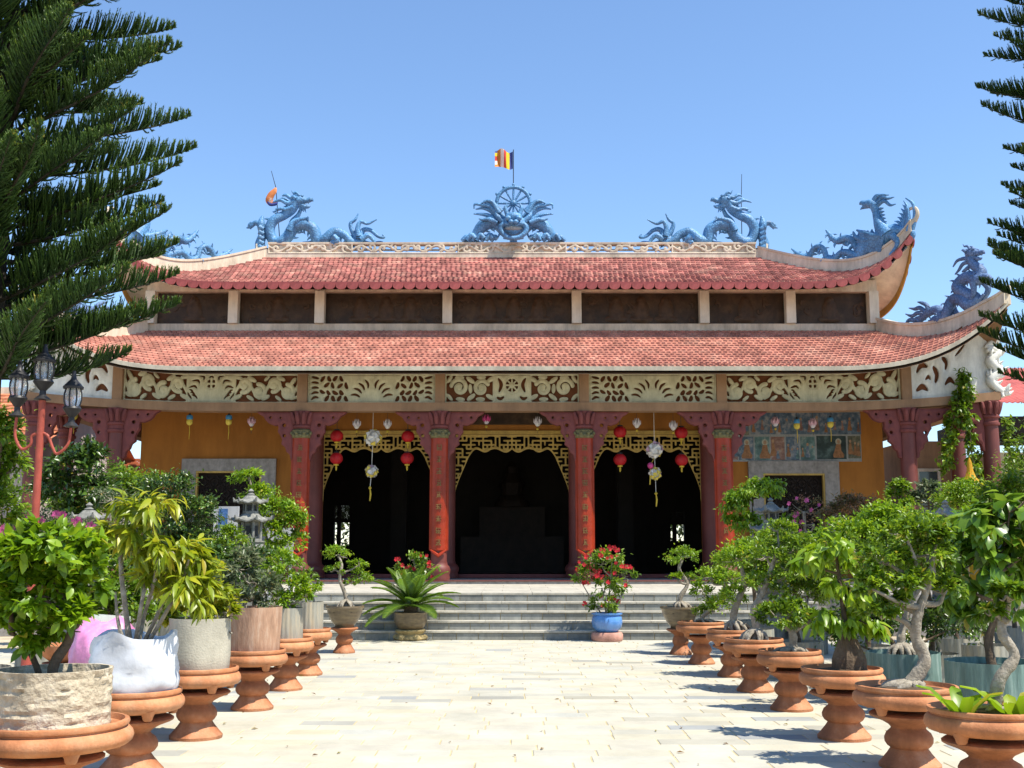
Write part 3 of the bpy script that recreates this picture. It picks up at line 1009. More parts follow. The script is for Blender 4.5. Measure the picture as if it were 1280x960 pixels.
def frieze_field(kind, hw, seed):
    H = 0.70
    def f(X, Z):                                              # X in [-hw,hw], Z in [0,H]
        A = np.abs(X)
        edge = np.minimum(np.minimum(hw - A, Z), H - Z)
        F = np.full(X.shape, 0.08)
        r_ = random.Random(seed)
        if kind == 'wheel':
            cz = H * .62
            d = np.hypot(X, Z - cz)
            ang = np.arctan2(Z - cz, X)
            sp = np.abs(np.sin(ang * 4)) * d / 4 * 1.1
            F = np.where((d < .185) & (d > .045), np.maximum(np.maximum(.018 - sp, .05 - d), d - .165), F)
            F = np.where((d >= .185) & (d < .23), np.minimum(.03, .23 - d + .004), F)
            E = np.full(X.shape, -1.0)
            for cx, c2, r, tn, a0, sg in ((.80, .36, .2, 1.25, 2.6, -1), (1.36, .38, .22, 1.3, .2, 1)):
                E = np.maximum(E, .052 - seg_dist(A, Z, spiral(cx, c2, r, tn, a0, sg)))
                E = np.maximum(E, .06 - np.hypot(A - cx, Z - c2) * .9)
            for lx, lz, la, ll in ((.56, .14, .5, .13), (.54, .58, -.5, .13), (1.06, .14, 2.5, .13), (1.08, .56, .6, .13), (1.08, .35, 1.5, .12), (1.62, .14, .8, .11), (1.62, .58, 2.2, .11), (.82, .09, .0, .12), (1.36, .62, .0, .12), (1.34, .09, .1, .12), (.80, .63, 0, .12)):
                u_, v_ = (A - lx) * math.cos(la) + (Z - lz) * math.sin(la), -(A - lx) * math.sin(la) + (Z - lz) * math.cos(la)
                E = np.maximum(E, (1 - np.hypot(u_ / ll, v_ / (ll * .42))) * .06)
            for pts, r in (([(.36, .62), (.28, .45), (.34, .25)], .04), ([(.20, .16), (.30, .10), (.4, .14)], .035)):
                F = hole(F, A, Z, pts, r)
            F = np.where(A > .46, np.maximum(E, .04 - np.abs(A - .46)), F)
        elif kind == 'flame':
            for k in range(9):                                # rays round a centre mound
                a = R(14 + 19 * k)
                if a > R(90): break
                F = hole(F, A, Z, [(.30 * math.cos(a), .06 + .30 * math.sin(a)), (.44 * math.cos(a + .1), .06 + .42 * math.sin(a + .1)), (.58 * math.cos(a), .06 + .55 * math.sin(a))], .028)
            for i_ in range(4):
                for j_ in range(4):
                    x = .64 + (hw - 1.00) * (i_ + .5) / 4 + (.055 if j_ % 2 else -.055) + r_.uniform(-.02, .02)
                    z = .10 + (H - .20) * j_ / 3 + r_.uniform(-.012, .012)
                    a = R((62, -38, 48, -55, 70, 30)[(i_ * 3 + j_ * 2) % 6])
                    l = r_.uniform(.065, .085)
                    F = hole(F, A, Z, [(x - l * math.cos(a), z - l * math.sin(a)), (x + .014, z - .01), (x + l * math.cos(a), z + l * math.sin(a))], r_.uniform(.036, .046))
            for k in range(5):
                z = .12 + .12 * k
                F = hole(F, A, Z, [(hw - .28, z), (hw - .18, z + .02), (hw - .07, z + .05 * (k - 2) * .5)], .03)
        else:
            d = np.hypot(X, Z - .47)
            if kind == 'scroll':
                F = np.minimum(F, np.where(d < .145, np.maximum(np.maximum(.02 - np.minimum(np.abs(X), np.abs(Z - .47)), d - .115), np.maximum(.02, .05 - d) * 0 - .001 + np.where((np.abs(X) < .02) | (np.abs(Z - .47) < .02), .02, -.01) * 0), F))
                q = (np.abs(X) - .06) ** 2 + (np.abs(Z - .47) - .06) ** 2
                F = np.minimum(F, np.sqrt(q) - .04)
            for k in range(6):
                a = R(8 + 24 * k)
                if a > R(100): break
                F = hole(F, A, Z, [(.36 * math.cos(a), .3 + .30 * math.sin(a)), (.46 * math.cos(a + .15), .3 + .38 * math.sin(a + .15)), (.6 * math.cos(a), .3 + .44 * math.sin(a))], .026)
            for k in range(7):
                F = hole(F, A, Z, [(.34 + .05 * k, .08 + .06 * (k % 3)), (.40 + .05 * k, .16 + .07 * (k % 3)), (.52 + .03 * k, .2 + .06 * (k % 3))], .022)
            E = np.full(X.shape, -1.0)
            for cx, c2, r, tn, a0, sg in ((.86, .44, .19, 1.25, 4.4, 1), (1.24, .27, .19, 1.25, 1.7, -1), (1.62, .45, .18, 1.25, 4.6, 1), (1.98, .26, .19, 1.3, 1.6, -1)):
                E = np.maximum(E, .05 - seg_dist(A, Z, spiral(cx, c2, r, tn, a0, sg)))
                E = np.maximum(E, .06 - np.hypot(A - cx, Z - c2) * .9)
            wv = np.abs(Z - .35 - .20 * np.sin((A - .68) * 8.2)) * .62
            E = np.maximum(E, .042 - wv)
            for lx, lz, la, ll in ((.68, .14, .4, .13), (1.05, .58, -.5, .13), (1.42, .13, .5, .12), (1.80, .60, -.4, .12), (2.12, .52, .9, .12), (1.02, .12, 2.6, .11), (1.44, .60, .7, .09), (2.14, .12, .3, .10), (.70, .62, -.2, .11), (1.75, .11, 2.5, .10)):
                u_, v_ = (A - lx) * math.cos(la) + (Z - lz) * math.sin(la), -(A - lx) * math.sin(la) + (Z - lz) * math.cos(la)
                E = np.maximum(E, (1 - np.hypot(u_ / ll, v_ / (ll * .42))) * .06)
            F = np.where(A > .60, np.maximum(E, .04 - np.abs(A - .60)), F)
        rim = edge - 0.0
        return np.where(edge < .035, np.maximum(.035 - np.abs(edge - .0), .012), F)
    return f
def corner_field(X, Z):                                       # X 0 (inner) .. 2.17 (corner), Z 0..0.7 before the warp
    F = np.full(X.shape, .08)
    for pts, r in (([(.18, .45), (.32, .56), (.5, .5)], .045), ([(.62, .48), (.72, .34), (.66, .22)], .05), ([(.15, .14), (.32, .2), (.48, .12)], .045), ([(.86, .55), (.98, .46), (.94, .36)], .04), ([(.9, .16), (1.05, .22), (1.2, .14)], .035), ([(1.1, .6), (1.3, .64), (1.5, .68)], .022), ([(.4, .3), (.5, .34), (.55, .28)], .03), ([(1.2, .48), (1.36, .52), (1.52, .56)], .02), ([(.75, .62), (.85, .66), (.95, .64)], .02)):
        F = hole(F, X, Z, pts, r)
    edge = np.minimum(np.minimum(X, 2.17 - X), np.minimum(Z, .7 - Z))
    return np.where(edge < .035, np.maximum(.035 - edge, .012), F)
for k, (x0, x1, kind) in enumerate(PANELS):
    hw, cx = (x1 - x0) / 2, (x0 + x1) / 2
    def wp(x, z, y, cx=cx, x0=x0, x1=x1, kind=kind):
        X = (x1 - x if x0 < 0 else x0 + x) if kind == 'corner' else cx + x
        if kind == 'corner':
            X = (-10.33 - x) if x0 < 0 else 10.33 + x
        lo, hi = zf0(X) + .012, zf1(X)
        return (X, y, lo + (hi - lo) * z / .7)
    if kind == 'corner':
        m = carve(corner_field, -.001, 2.171, -.001, .701, 110, 36, Y_COL - .02, .07, .5, .05, wp)
        if x0 < 0:
            m.f = [f[::-1] for f in m.f]
        m.build('corner_frieze', M_WHITE, temple, 50)
    else:
        nx = int(hw * 2 / .021)
        m = carve(frieze_field(kind, hw, 3 if kind == 'flame' else 4), -hw - .001, hw + .001, -.001, .701, nx, 34, Y_COL - .02, .07, .5, .05, wp)
        m.build('frieze_panel', M_IVORY, temple, 50)
# white carved dragons hanging at the corners of the lower eave
for s in (-1, 1):
    m = MB()
    r_ = random.Random(5)
    path = [(12.30, 6.9), (12.62, 6.75), (12.42, 6.5), (12.62, 6.25), (12.40, 6.0), (12.60, 5.75), (12.75, 5.62)]
    pts = smoothpath([(s * x, Y_COL - .12, z) for x, z in path], 6)
    m.tube(pts, lerps([.05, .12, .14, .14, .13, .11, .04], len(pts)), 9)
    for p in pts[2::3]:
        for q in range(3):
            a = r_.uniform(0, 6.28)
            d = Vector((math.cos(a), -abs(r_.uniform(0, .6)), math.sin(a)))
            m.tube([p, p + d * .14, p + d * .2 + Vector((.04, 0, .07))], [.07, .05, .012], 6)
    pts = smoothpath([(s * x, Y_COL - .1, z) for x, z in ((12.5, 7.35), (12.62, 7.1), (12.35, 6.9))], 5)
    m.tube(pts, lerps([.05, .13, .06], len(pts)), 8)
    m.build('corner_dragon', M_WHITE, temple, 60)

# ---- gilded fret transoms in the three doorways
def transom(x0, x1, seed):
    hw, cx = (x1 - x0) / 2, (x0 + x1) / 2
    H = 1.85
    r_ = random.Random(seed)
    st = 0.115
    segs = []
    nxg, nzg = int(hw / st) + 2, int(H / st) + 1
    pat = [[(r_.random(), r_.random()) for j in range(nzg + 2)] for i in range(nxg + 2)]
    def arch(a):                                              # lower edge, measured down from the top, against distance from centre
        t = np.clip(a / hw, 0, 1)
        base = .40 + .10 * np.abs(np.sin(a * 5.2)) * .6 + .05 * np.sin(a * 11)
        side = np.where(t > .60, ((t - .60) / .40) ** 1.9 * 1.35, 0)
        return base + side
    def f(X, Z):
        A = np.abs(X)
        D = H - Z
        lim = arch(A)
        F = np.full(X.shape, -1.0)
        half = .022
        for i in range(nxg):
            for j in range(nzg):
                p, q = pat[i][j]
                x, z = i * st, j * st + .05
                if p < .7: segs_.append(((x, z), (x + st, z)))
                if q < .7: segs_.append(((x, z), (x, z + st)))
        d = np.full(X.shape, 1e9)
        for (a, b) in segs_:
            if a[1] > 1.8: continue
            d = np.minimum(d, seg_dist(A, D, [a, b]))
        F = half - d
        F = np.minimum(F, lim - D)                            # inside the arch only
        F = np.maximum(F, .034 - np.abs(D - lim + .03))       # moulded rim
        top = .045 - D
        F = np.maximum(F, top)
        F = np.maximum(F, np.minimum(.05 - (hw - A), lim + .25 - D))
        F = np.where(A > hw - .001, -.01, F)
        return F
    segs_ = []
    m = carve(f, -hw, hw, 0, H + .002, int(hw * 2 / .021), int(H / .021), 0, .05, .4, .03, lambda x, z, y: (cx + x, Y_WALL - .0 + y, Z_DT - H + z - .01))
    return m
for i, (x0, x1) in enumerate(doors):
    t = transom(x0, x1, 4)
    t.build('transom', M_GOLDP, temple, 45)
MB().box((0, Y_WALL - .03, Z_DT + .05), (10.5, .06, .1)).build('door_head', M_GOLDP, temple)
# carved dark panel above the middle door
a, b = at(590, 514, Y_WALL), at(692, 531, Y_WALL)
MB().box((0, Y_WALL - .05, (a.z + b.z) / 2), (b.x - a.x, .08, a.z - b.z)).build('name_board', M_RELIEF, temple)

# ---- painted scenes on the wall beside the right window
M_P = [mat('mural_' + n, c, .6, sc, .6, 0, c2=c2) for n, c, sc, c2 in (
    ('blue', (0.11, 0.17, 0.24), 7, (0.40, 0.38, 0.36)), ('teal', (0.12, 0.22, 0.22), 6, (0.36, 0.42, 0.38)), ('rose', (0.28, 0.16, 0.13), 7, (0.42, 0.36, 0.30)),
    ('night', (0.035, 0.06, 0.06), 3, (0.14, 0.22, 0.22)), ('olive', (0.13, 0.14, 0.10), 9, (0.30, 0.27, 0.20)))]
M_SKIN = mat('mural_figure', (0.40, 0.25, 0.15), .6, 12, .35, 0)
M_ROBE = mat('mural_robe', (0.30, 0.15, 0.07), .6, 16, .5, 0)
M_HALO = mat('mural_halo', (0.40, 0.40, 0.32), .6, 12, .3, 0)
M_MFRAME = mat('mural_border', (0.30, 0.32, 0.32), .6, 12, .2, 0)
def rect(xa, xb, ya, yb, Y):
    a, b = at(xa, ya, Y), at(xb, yb, Y)
    return a.x, b.x, b.z, a.z
x0, x1, z0, z1 = rect(911, 1077, 514, 577, Y_WALL)
mural = MB().box(((x0 + x1) / 2, Y_WALL - .012, (z0 + z1) / 2), (x1 - x0, .02, z1 - z0)).build('mural', M_MFRAME, temple)
cells = [(913, 936, 516, 544, 4), (938, 1076, 516, 543, 0), (913, 922, 546, 575, 2), (923, 942, 546, 575, 0), (943, 962, 546, 575, 1), (963, 981, 546, 575, 2), (982, 999, 546, 575, 0), (1000, 1019, 546, 575, 1), (1020, 1058, 545, 574, 3), (1059, 1076, 545, 573, 4)]
for i, (xa, xb, ya, yb, mi) in enumerate(cells):
    x0, x1, z0, z1 = rect(xa, xb, ya, yb, Y_WALL)
    yq = Y_WALL - .024
    pc = MB().box(((x0 + x1) / 2, yq, (z0 + z1) / 2), (x1 - x0, .006, z1 - z0)).build('painted_scene', M_P[mi], mural)
    g = MB()
    wv = x1 - x0
    nf = 14 if wv > 2 else (1 if i in (3, 4, 8) else 3)
    for q in range(nf):
        cx = x0 + wv * (q + .5 + rng.uniform(-.2, .2)) / nf if i != 8 else x0 + wv * .74
        h = (z1 - z0) * (rng.uniform(.42, .8) if nf > 1 else .86)
        zb = z0 + (z1 - z0) * (.04 + (rng.uniform(0, .18) if nf > 1 else .02))
        rb = rng.choice((1, 3, 4, 5)) if nf > 1 else 1
        def disc(cx, cz, rx, rz, y, mi, n=14):
            g.add([(cx + rx * math.cos(2 * math.pi * k / n), y, cz + rz * math.sin(2 * math.pi * k / n)) for k in range(n)], [tuple(range(n))], .5, mi)
        if nf == 1:
            disc(cx, zb + h * .80, h * .15, h * .17, yq - .0045, 2)
        disc(cx, zb + h * .80, h * .075, h * .10, yq - .0075, 0)
        yb_ = yq - .006 - .0002 * q
        wd = 1.0 if nf == 1 else .55
        kk = rng.uniform(-.05, .05)
        g.add([(cx - h * .11 * wd, yb_, zb + h * .68), (cx + h * .11 * wd, yb_, zb + h * .68), (cx + h * (.17 + kk) * wd, yb_, zb + h * .34), (cx + h * .28 * wd, yb_, zb + h * .15), (cx + h * .24 * wd, yb_, zb), (cx - h * .26 * wd, yb_, zb), (cx - h * .29 * wd, yb_, zb + h * .14), (cx - h * (.17 - kk) * wd, yb_, zb + h * .34)], [tuple(range(8))], .5, rb)
    g.build('figures', [M_SKIN, M_ROBE, M_HALO, M_P[0], M_P[1], M_P[2]], pc)['kind'] = 'stuff'

# ================================================================== roofs
class Roof:
    def __init__(s, cy, ox, oy, ze, ix, iy, zi, L, ps, pe, Le, prof):
        s.__dict__.update(locals())
    def pt(s, side, v, p, dz=0.0):
        """side 0 front, 1 right, 2 back, 3 left; v 0 eave .. 1 top; p -1..1 along the row"""
        q = 1 - v
        hx, hy = s.ix + (s.ox - s.ix) * q, s.iy + (s.oy - s.iy) * q
        hl = hx if side in (0, 2) else hy
        e = hl * (1 - abs(p))
        z = s.ze + (s.zi - s.ze) * max(v, 0) ** s.prof + s.L * max(q, 0) ** s.ps * max(0, 1 - e / s.Le) ** s.pe + dz
        if v < 0: z += (s.zi - s.ze) * v * .3
        if side == 0: return Vector((p * hl, s.cy - hy, z))
        if side == 2: return Vector((-p * hl, s.cy + hy, z))
        if side == 1: return Vector((hx, s.cy + p * hl, z))
        return Vector((-hx, s.cy - p * hl, z))
    def half(s, side, v):
        q = 1 - v
        return s.ix + (s.ox - s.ix) * q if side in (0, 2) else s.iy + (s.oy - s.iy) * q
def roof_tiles(rf, rows, tw, name, matl, parent):
    m = MB()
    g = random.Random(9)
    for side in range(4):
        for i in range(rows):
            v0, v1 = i / rows, min(1, (i + 1.12) / rows)
            hl = max(rf.half(side, v0), .05)
            hl1 = max(rf.half(side, v1), .02)
            n = max(1, int(round(2 * hl / tw)))
            off = .5 if i % 2 else 0
            for k in range(-1, n + 1):
                a = (k + off) / n * 2 - 1
                b = (k + 1 + off) / n * 2 - 1
                a, b = max(-1, a), min(1, b)
                if b - a < .2 / n: continue
                mid = (a + b) / 2
                up, lo = .012 + g.uniform(0, .004), .05 + g.uniform(-.006, .008)
                dv = .22 / rows
                # straight tile sides: keep the x position while moving up the slope, within the hip
                f_ = lambda p: max(-1, min(1, p * hl / hl1))
                P = [rf.pt(side, v1, f_(a), up), rf.pt(side, v1, f_(mid), up + .012), rf.pt(side, v1, f_(b), up),
                     rf.pt(side, v0 + dv, b, lo), rf.pt(side, v0 - .03 / rows, mid, lo + .018), rf.pt(side, v0 + dv, a, lo)]
                P += [P[3] + Vector((0, 0, -.05)), P[4] + Vector((0, 0, -.062)), P[5] + Vector((0, 0, -.05))]
                rr = g.random()
                m.add(P, [(0, 5, 4, 1), (1, 4, 3, 2), (5, 8, 7, 4), (4, 7, 6, 3)], rr)
    o = m.build(name, matl, parent)
    o['kind'] = 'stuff'
    return o
def roof_shell(rf, dz, name, matl, parent, nv=8, npp=48, lo=0.0):
    m = MB()
    for side in range(4):
        V = []
        for i in range(nv + 1):
            for k in range(npp + 1):
                p = k / npp * 2 - 1
                p = math.copysign(abs(p) ** .7, p)
                V.append(rf.pt(side, lo + (1 - lo) * i / nv, p, dz))
        F = [(i * (npp + 1) + k, i * (npp + 1) + k + 1, (i + 1) * (npp + 1) + k + 1, (i + 1) * (npp + 1) + k) for i in range(nv) for k in range(npp)]
        m.add(V, F)
    return m.build(name, matl, parent, 60)
def roof_fascia(rf, d0, d1, name, matl, parent, sides=(0, 1, 2, 3), npp=60, out=0.012):
    m = MB()
    for side in sides:
        V = []
        for k in range(npp + 1):
            p = k / npp * 2 - 1
            p = math.copysign(abs(p) ** .6, p)
            V += [rf.pt(side, -out / 4, p, d0), rf.pt(side, -out / 4, p, d1), rf.pt(side, .015, p, d1), rf.pt(side, .015, p, d0)]
        F = []
        for k in range(npp):
            for j in range(4):
                F.append((k * 4 + j, k * 4 + (j + 1) % 4, k * 4 + 4 + (j + 1) % 4, k * 4 + 4 + j))
        m.add(V, F)
    return m.build(name, matl, parent, 40)
def hip_line(rf, sx, sy, n=26, v0=0.0, v1=1.0):
    side = 0 if sy < 0 else 2
    out = []
    for k in range(n + 1):
        v = v0 + (v1 - v0) * k / n
        p = sx if side == 0 else -sx
        out.append(rf.pt(side, v, p, 0))
    return out
def hip_ridge(rf, sx, sy, wd, ht, name, matl, parent, curl=1.0):
    P = hip_line(rf, sx, sy)
    m = MB()
    V, F = [], []
    for i, p in enumerate(P):
        t = P[min(i + 1, len(P) - 1)] - P[max(i - 1, 0)]
        h = Vector((t.x, t.y, 0)).normalized()
        sd = Vector((-h.y, h.x, 0)) * wd / 2
        up = Vector((0, 0, 1))
        a = ht * (1.0 if i > 4 else .8 + .05 * i)
        V += [p - sd * 1.1 - up * .05, p + sd * 1.1 - up * .05, p + sd + up * a * .8, p + sd * 1.25 + up * a * .82, p + sd * 1.25 + up * a, p - sd * 1.25 + up * a, p - sd * 1.25 + up * a * .82, p - sd + up * a * .8]
    w_ = 8
    for i in range(len(P) - 1):
        for k in range(w_):
            F.append((i * w_ + k, i * w_ + (k + 1) % w_, (i + 1) * w_ + (k + 1) % w_, (i + 1) * w_ + k))
    F += [tuple(range(w_))[::-1], tuple((len(P) - 1) * w_ + k for k in range(w_))]
    m.add(V, F)
    d = (P[0] - P[3]).normalized()                             # curled tip
    p = P[0] + Vector((0, 0, ht * .6))
    h = Vector((d.x, d.y, 0)).normalized()
    c_ = curl
    cp = [p - d * .1, p + d * .18 * c_, p + d * .34 * c_ + Vector((0, 0, .10)) * c_ - h * .02, p + d * .40 * c_ + (Vector((0, 0, .28)) - h * .16) * c_, p + d * .30 * c_ + (Vector((0, 0, .36)) - h * .30) * c_, p + d * .2 * c_ + (Vector((0, 0, .30)) - h * .34) * c_]
    cp = smoothpath(cp, 4)
    m.tube(cp, lerps([.12, .1 * c_, .085 * c_, .075 * c_, .06 * c_, .03], len(cp)), 8)
    return m.build(name, matl, parent, 40)

CY = 34.6
UP = Roof(CY, 11.25, 3.7, 9.02, 7.75, .06, 10.70, 1.52, 4.5, 4.6, 4.3, 1.25)
LOW = Roof(CY, 12.55, 6.45, ZE, 10.52, 2.62, 7.86, 1.68, 2.0, 3.0, 4.9, 1.12)
for rf, rows, nm, mt in ((UP, 17, 'upper_roof', M_TILE2), (LOW, 17, 'lower_roof', M_TILE)):
    ro = roof_shell(rf, -.06, nm, M_BACK, temple)
    roof_tiles(rf, rows, .15, 'roof_tiles', mt, ro)
    if rf is LOW:
        roof_fascia(rf, -.085, .02, 'eave_board', mat('weathered_eave_board', (0.46, 0.41, 0.32), .85, 3, .2, .1), ro)
        roof_shell(rf, -.17, 'soffit', M_TAN, ro)
        for sx in (-1, 1):
            for sy in (-1, 1):
                hip_ridge(rf, sx, sy, .24, .40, 'hip_ridge', M_CREAM, ro, .35)
    else:
        roof_fascia(rf, -.07, .03, 'eave_board', M_SCALLOP, ro)
        roof_fascia(rf, -.40, -.19, 'soffit_edge', M_OCHRE, ro, sides=(1,), out=-.02)
        roof_fascia(rf, -.40, -.19, 'soffit_edge', M_OCHRE, ro, sides=(3,), out=-.02)
        roof_shell(rf, -.19, 'soffit', M_CREAMW, ro)
        for sx in (-1, 1):
            for sy in (-1, 1):
                hip_ridge(rf, sx, sy, .22, .36, 'hip_ridge', M_CREAM, ro, .72)
        # scalloped red tiles hanging along the eave
        sm = MB()
        n = 10
        poly = [(-.15, .05)] + [(.15 * math.cos(math.pi + math.pi * k / n), -.01 + .105 * math.sin(math.pi + math.pi * k / n)) for k in range(n + 1)] + [(.15, .05)]
        sm.prism(poly, -.02, .02, 0)
        sme = sm.mesh('eave_tile', M_SCALLOP)
        for side, count in ((0, 71), (1, 23), (3, 23), (2, 71)):
            for k in range(count):
                p = (k + .5) / count * 2 - 1
                if side == 2 and abs(p) < 2: continue
                a, b = rf.pt(side, 0, p - .008, -.08), rf.pt(side, 0, min(1, p + .008), -.08)
                d = (b - a).normalized()
                o = inst('eave_tile', sme, ro, (a + b) / 2 + (Vector((0, -.03, 0)) if side == 0 else Vector((.03 if side == 1 else -.03, 0, 0))))
                nrm = Vector((0, 0, 1))
                X = d
                Yv = nrm.cross(X).normalized()
                Zv = X.cross(Yv)
                o.rotation_euler = Matrix((X, Yv, Zv)).transposed().to_euler()

# ---- upper storey: cream posts, sill and head, dark relief panels
YU = 32.05
PX = [190, 293, 398, 558, 718, 876, 986, 1090]
posts = [at(p + (1 if p > 640 else 0), 380, YU).x for p in PX]
posts = [(posts[i] - posts[7 - i]) / 2 for i in range(8)]
zs0, zs1 = at(640, 412, YU).z - .1, at(640, 405, YU).z
zh0, zh1 = at(640, 365, YU).z, at(640, 365, YU).z + .34
XU = posts[-1] + .13
MB().box((0, YU + .1, (zs0 + zs1) / 2), (2 * XU, .3, zs1 - zs0)).build('upper_sill', M_CREAM, temple)
MB().box((0, YU + .1, (zh0 + zh1) / 2), (2 * XU, .3, zh1 - zh0)).build('upper_beam', M_CREAM, temple)
for x in posts:
    MB().box((x, YU - .02, (zs1 + zh0) / 2), (.27, .3, zh0 - zs1)).build('upper_post', M_CREAMW, temple)
for i in range(7):
    a, b = posts[i] + .135, posts[i + 1] - .135
    cx, hw, hh = (a + b) / 2, (b - a) / 2, (zh0 - zs1) / 2
    g = random.Random(i + 40)
    m = MB().box((cx, YU + .2, (zs1 + zh0) / 2), (2 * hw, .06, 2 * hh))
    pn = m.build('relief_panel', M_RELIEF, temple)
    strokes = []
    for k in range(int(hw * 9)):
        x, z = g.uniform(-hw * .92, hw * .92), g.uniform(-hh * .85, hh * .7)
        strokes.append((spiral(x, z, g.uniform(.08, .2), g.uniform(.4, .9), g.uniform(0, 6), g.choice((-1, 1)), 10), g.uniform(.018, .035)))
    fx = [0] if hw < 1.3 else [-hw * .4, 0.05, hw * .45]
    def fld(X, Z):
        F = np.full(X.shape, -1.0)
        for s_, r_ in strokes:
            F = np.maximum(F, r_ - seg_dist(X, Z, s_))
        for f_ in fx:
            F = np.maximum(F, .14 - np.hypot(X - f_, Z - hh * .5))
            F = np.maximum(F, .2 - np.hypot((X - f_) * .9, (Z + hh * .12) * .55))
            F = np.maximum(F, .12 - np.hypot((X - f_) * .35, (Z + hh * .62)))
        return np.minimum(F, np.minimum(hw - .03 - np.abs(X), hh - .03 - np.abs(Z)))
    m = carve(fld, -hw, hw, -hh, hh, int(hw * 2 / .035), int(hh * 2 / .035), YU + .15, .05, .6, .08, lambda x, z, y: (cx + x, y, (zs1 + zh0) / 2 + z))
    m.build('carved_figures', M_RELIEF2, pn, 60)['kind'] = 'stuff'
m = MB()
for s in (-1, 1):
    m.box((s * (XU - .15), CY, (zs0 + zh1) / 2), (.3, 2 * (CY - YU) - .5, zh1 - zs0))
m.box((0, 2 * CY - YU, (zs0 + zh1) / 2), (2 * XU, .3, zh1 - zs0))
m.build('upper_side_wall', M_CREAM, temple)

# ---- main ridge with pierced scrollwork
zr = UP.zi
rx = 7.75
m = MB().box((0, CY, zr + .04), (2 * rx, .32, .16))
m.box((0, CY, zr + .445), (2 * rx - .25, .34, .05))
ridge = m.build('ridge', M_CREAM, temple)
PXR = [(-7.6, -5.0, 0), (-5.0, -1.68, 1), (-1.68, 1.68, 0), (1.68, 5.0, 1), (5.0, 7.6, 0)]
for k, (x0, x1, open_) in enumerate(PXR):
    hw, cx = (x1 - x0) / 2, (x0 + x1) / 2
    g = random.Random(k)
    sc = [(spiral(-hw + .25 + .36 * i, .15 + .05 * (i % 2), .13, .85, g.uniform(0, 6), 1 if i % 2 else -1, 12)) for i in range(int(2 * hw / .36))]
    def fld(X, Z):
        d = np.full(X.shape, 1e9)
        for s_ in sc: d = np.minimum(d, seg_dist(X, Z, s_))
        wave = np.abs(Z - .15 - .09 * np.sin(X * 8)) 
        F = np.maximum(.035 - d, .03 - wave)
        return np.maximum(F, .025 - np.minimum(np.minimum(Z, .3 - Z), hw - np.abs(X)))
    m = carve(fld, -hw, hw, 0, .3, int(hw * 2 / .03), 12, 0, .08, .5, .03, lambda x, z, y: (cx + x, CY - .16 + y, zr + .12 + z))
    if not open_:
        m.box((cx, CY, zr + .27), (2 * hw - .01, .22, .3))
    else:
        m.box((cx, CY + .04, zr + .27), (2 * hw - .01, .03, .05))
    m.build('ridge_panel', M_CREAM, ridge, 50)
for s in (-1, 1):                                             # swept ends of the ridge
    poly = [(s * 7.55, zr - .02), (s * 7.85, zr - .02), (s * 7.98, zr + .18), (s * 8.0, zr + .42), (s * 7.9, zr + .44), (s * 7.72, zr + .28), (s * 7.55, zr + .2)]
    m = MB().prism(poly, CY - .15, CY + .15)
    m.build('ridge_end', M_CREAM, ridge)

# ================================================================== roof sculptures
def plane_pt(px, py, A, B, off=0.0):
    """photo pixel -> the upright plane through the ridge line A-B"""
    d = ray(px, py)
    h = Vector((B.x - A.x, B.y - A.y, 0)).normalized()
    n = Vector((-h.y, h.x, 0))
    if n.y < 0: n = -n
    t = n.dot(Vector((A.x, A.y, 0))) / n.dot(d)
    return Vector((0, 0, CAMH)) + d * t - n * off
class Sculpt:
    """strokes given in photo pixels, turned into round limbs standing in one upright plane; mirror flips left-right"""
    def __init__(s, A, B, mirror=False, ox=0, oy=0, sc=1.0):
        s.A, s.B, s.mir, s.o, s.sc = A, B, mirror, (ox, oy), sc
        s.k = mpp((A.y + B.y) / 2)
    def P(s, x, y, off=0.0):
        p = plane_pt(s.o[0] + x / s.sc, s.o[1] + y / s.sc, s.A, s.B, off)
        if s.mir: p.x = -p.x
        return p
    def r(s, v):
        return v / s.sc * s.k * 1.12
    def limb(s, mb, pts, rad, sub=5, n=10, off=0.0, flat=1.0, wob=0.0):
        Q = []
        for i, q in enumerate(pts):
            Q.append(s.P(q[0], q[1], off + (q[2] if len(q) > 2 else 0) + wob * math.sin(i * 2.1)))
        path = smoothpath(Q, sub)
        mb.tube(path, [s.r(v) for v in lerps(rad, len(path))], n, flat)
        return path
    def spikes(s, mb, path, rad, step, h, side=1):
        for i in range(1, len(path) - 1, step):
            t = (path[i + 1] - path[i - 1]).normalized()
            nrm = Vector((-t.z, 0, t.x)) * side
            if s.mir: nrm = -nrm
            if nrm.length < .01: continue
            nrm.normalize()
            rr = s.r(rad[min(len(rad) - 1, int(i / len(path) * len(rad)))])
            b = path[i] + nrm * rr * .8
            mb.tube([b, b + nrm * s.r(h) * .6 - t * s.r(h) * .2, b + nrm * s.r(h) - t * s.r(h) * .55], [s.r(h) * .33, s.r(h) * .2, s.r(h) * .04], 5)
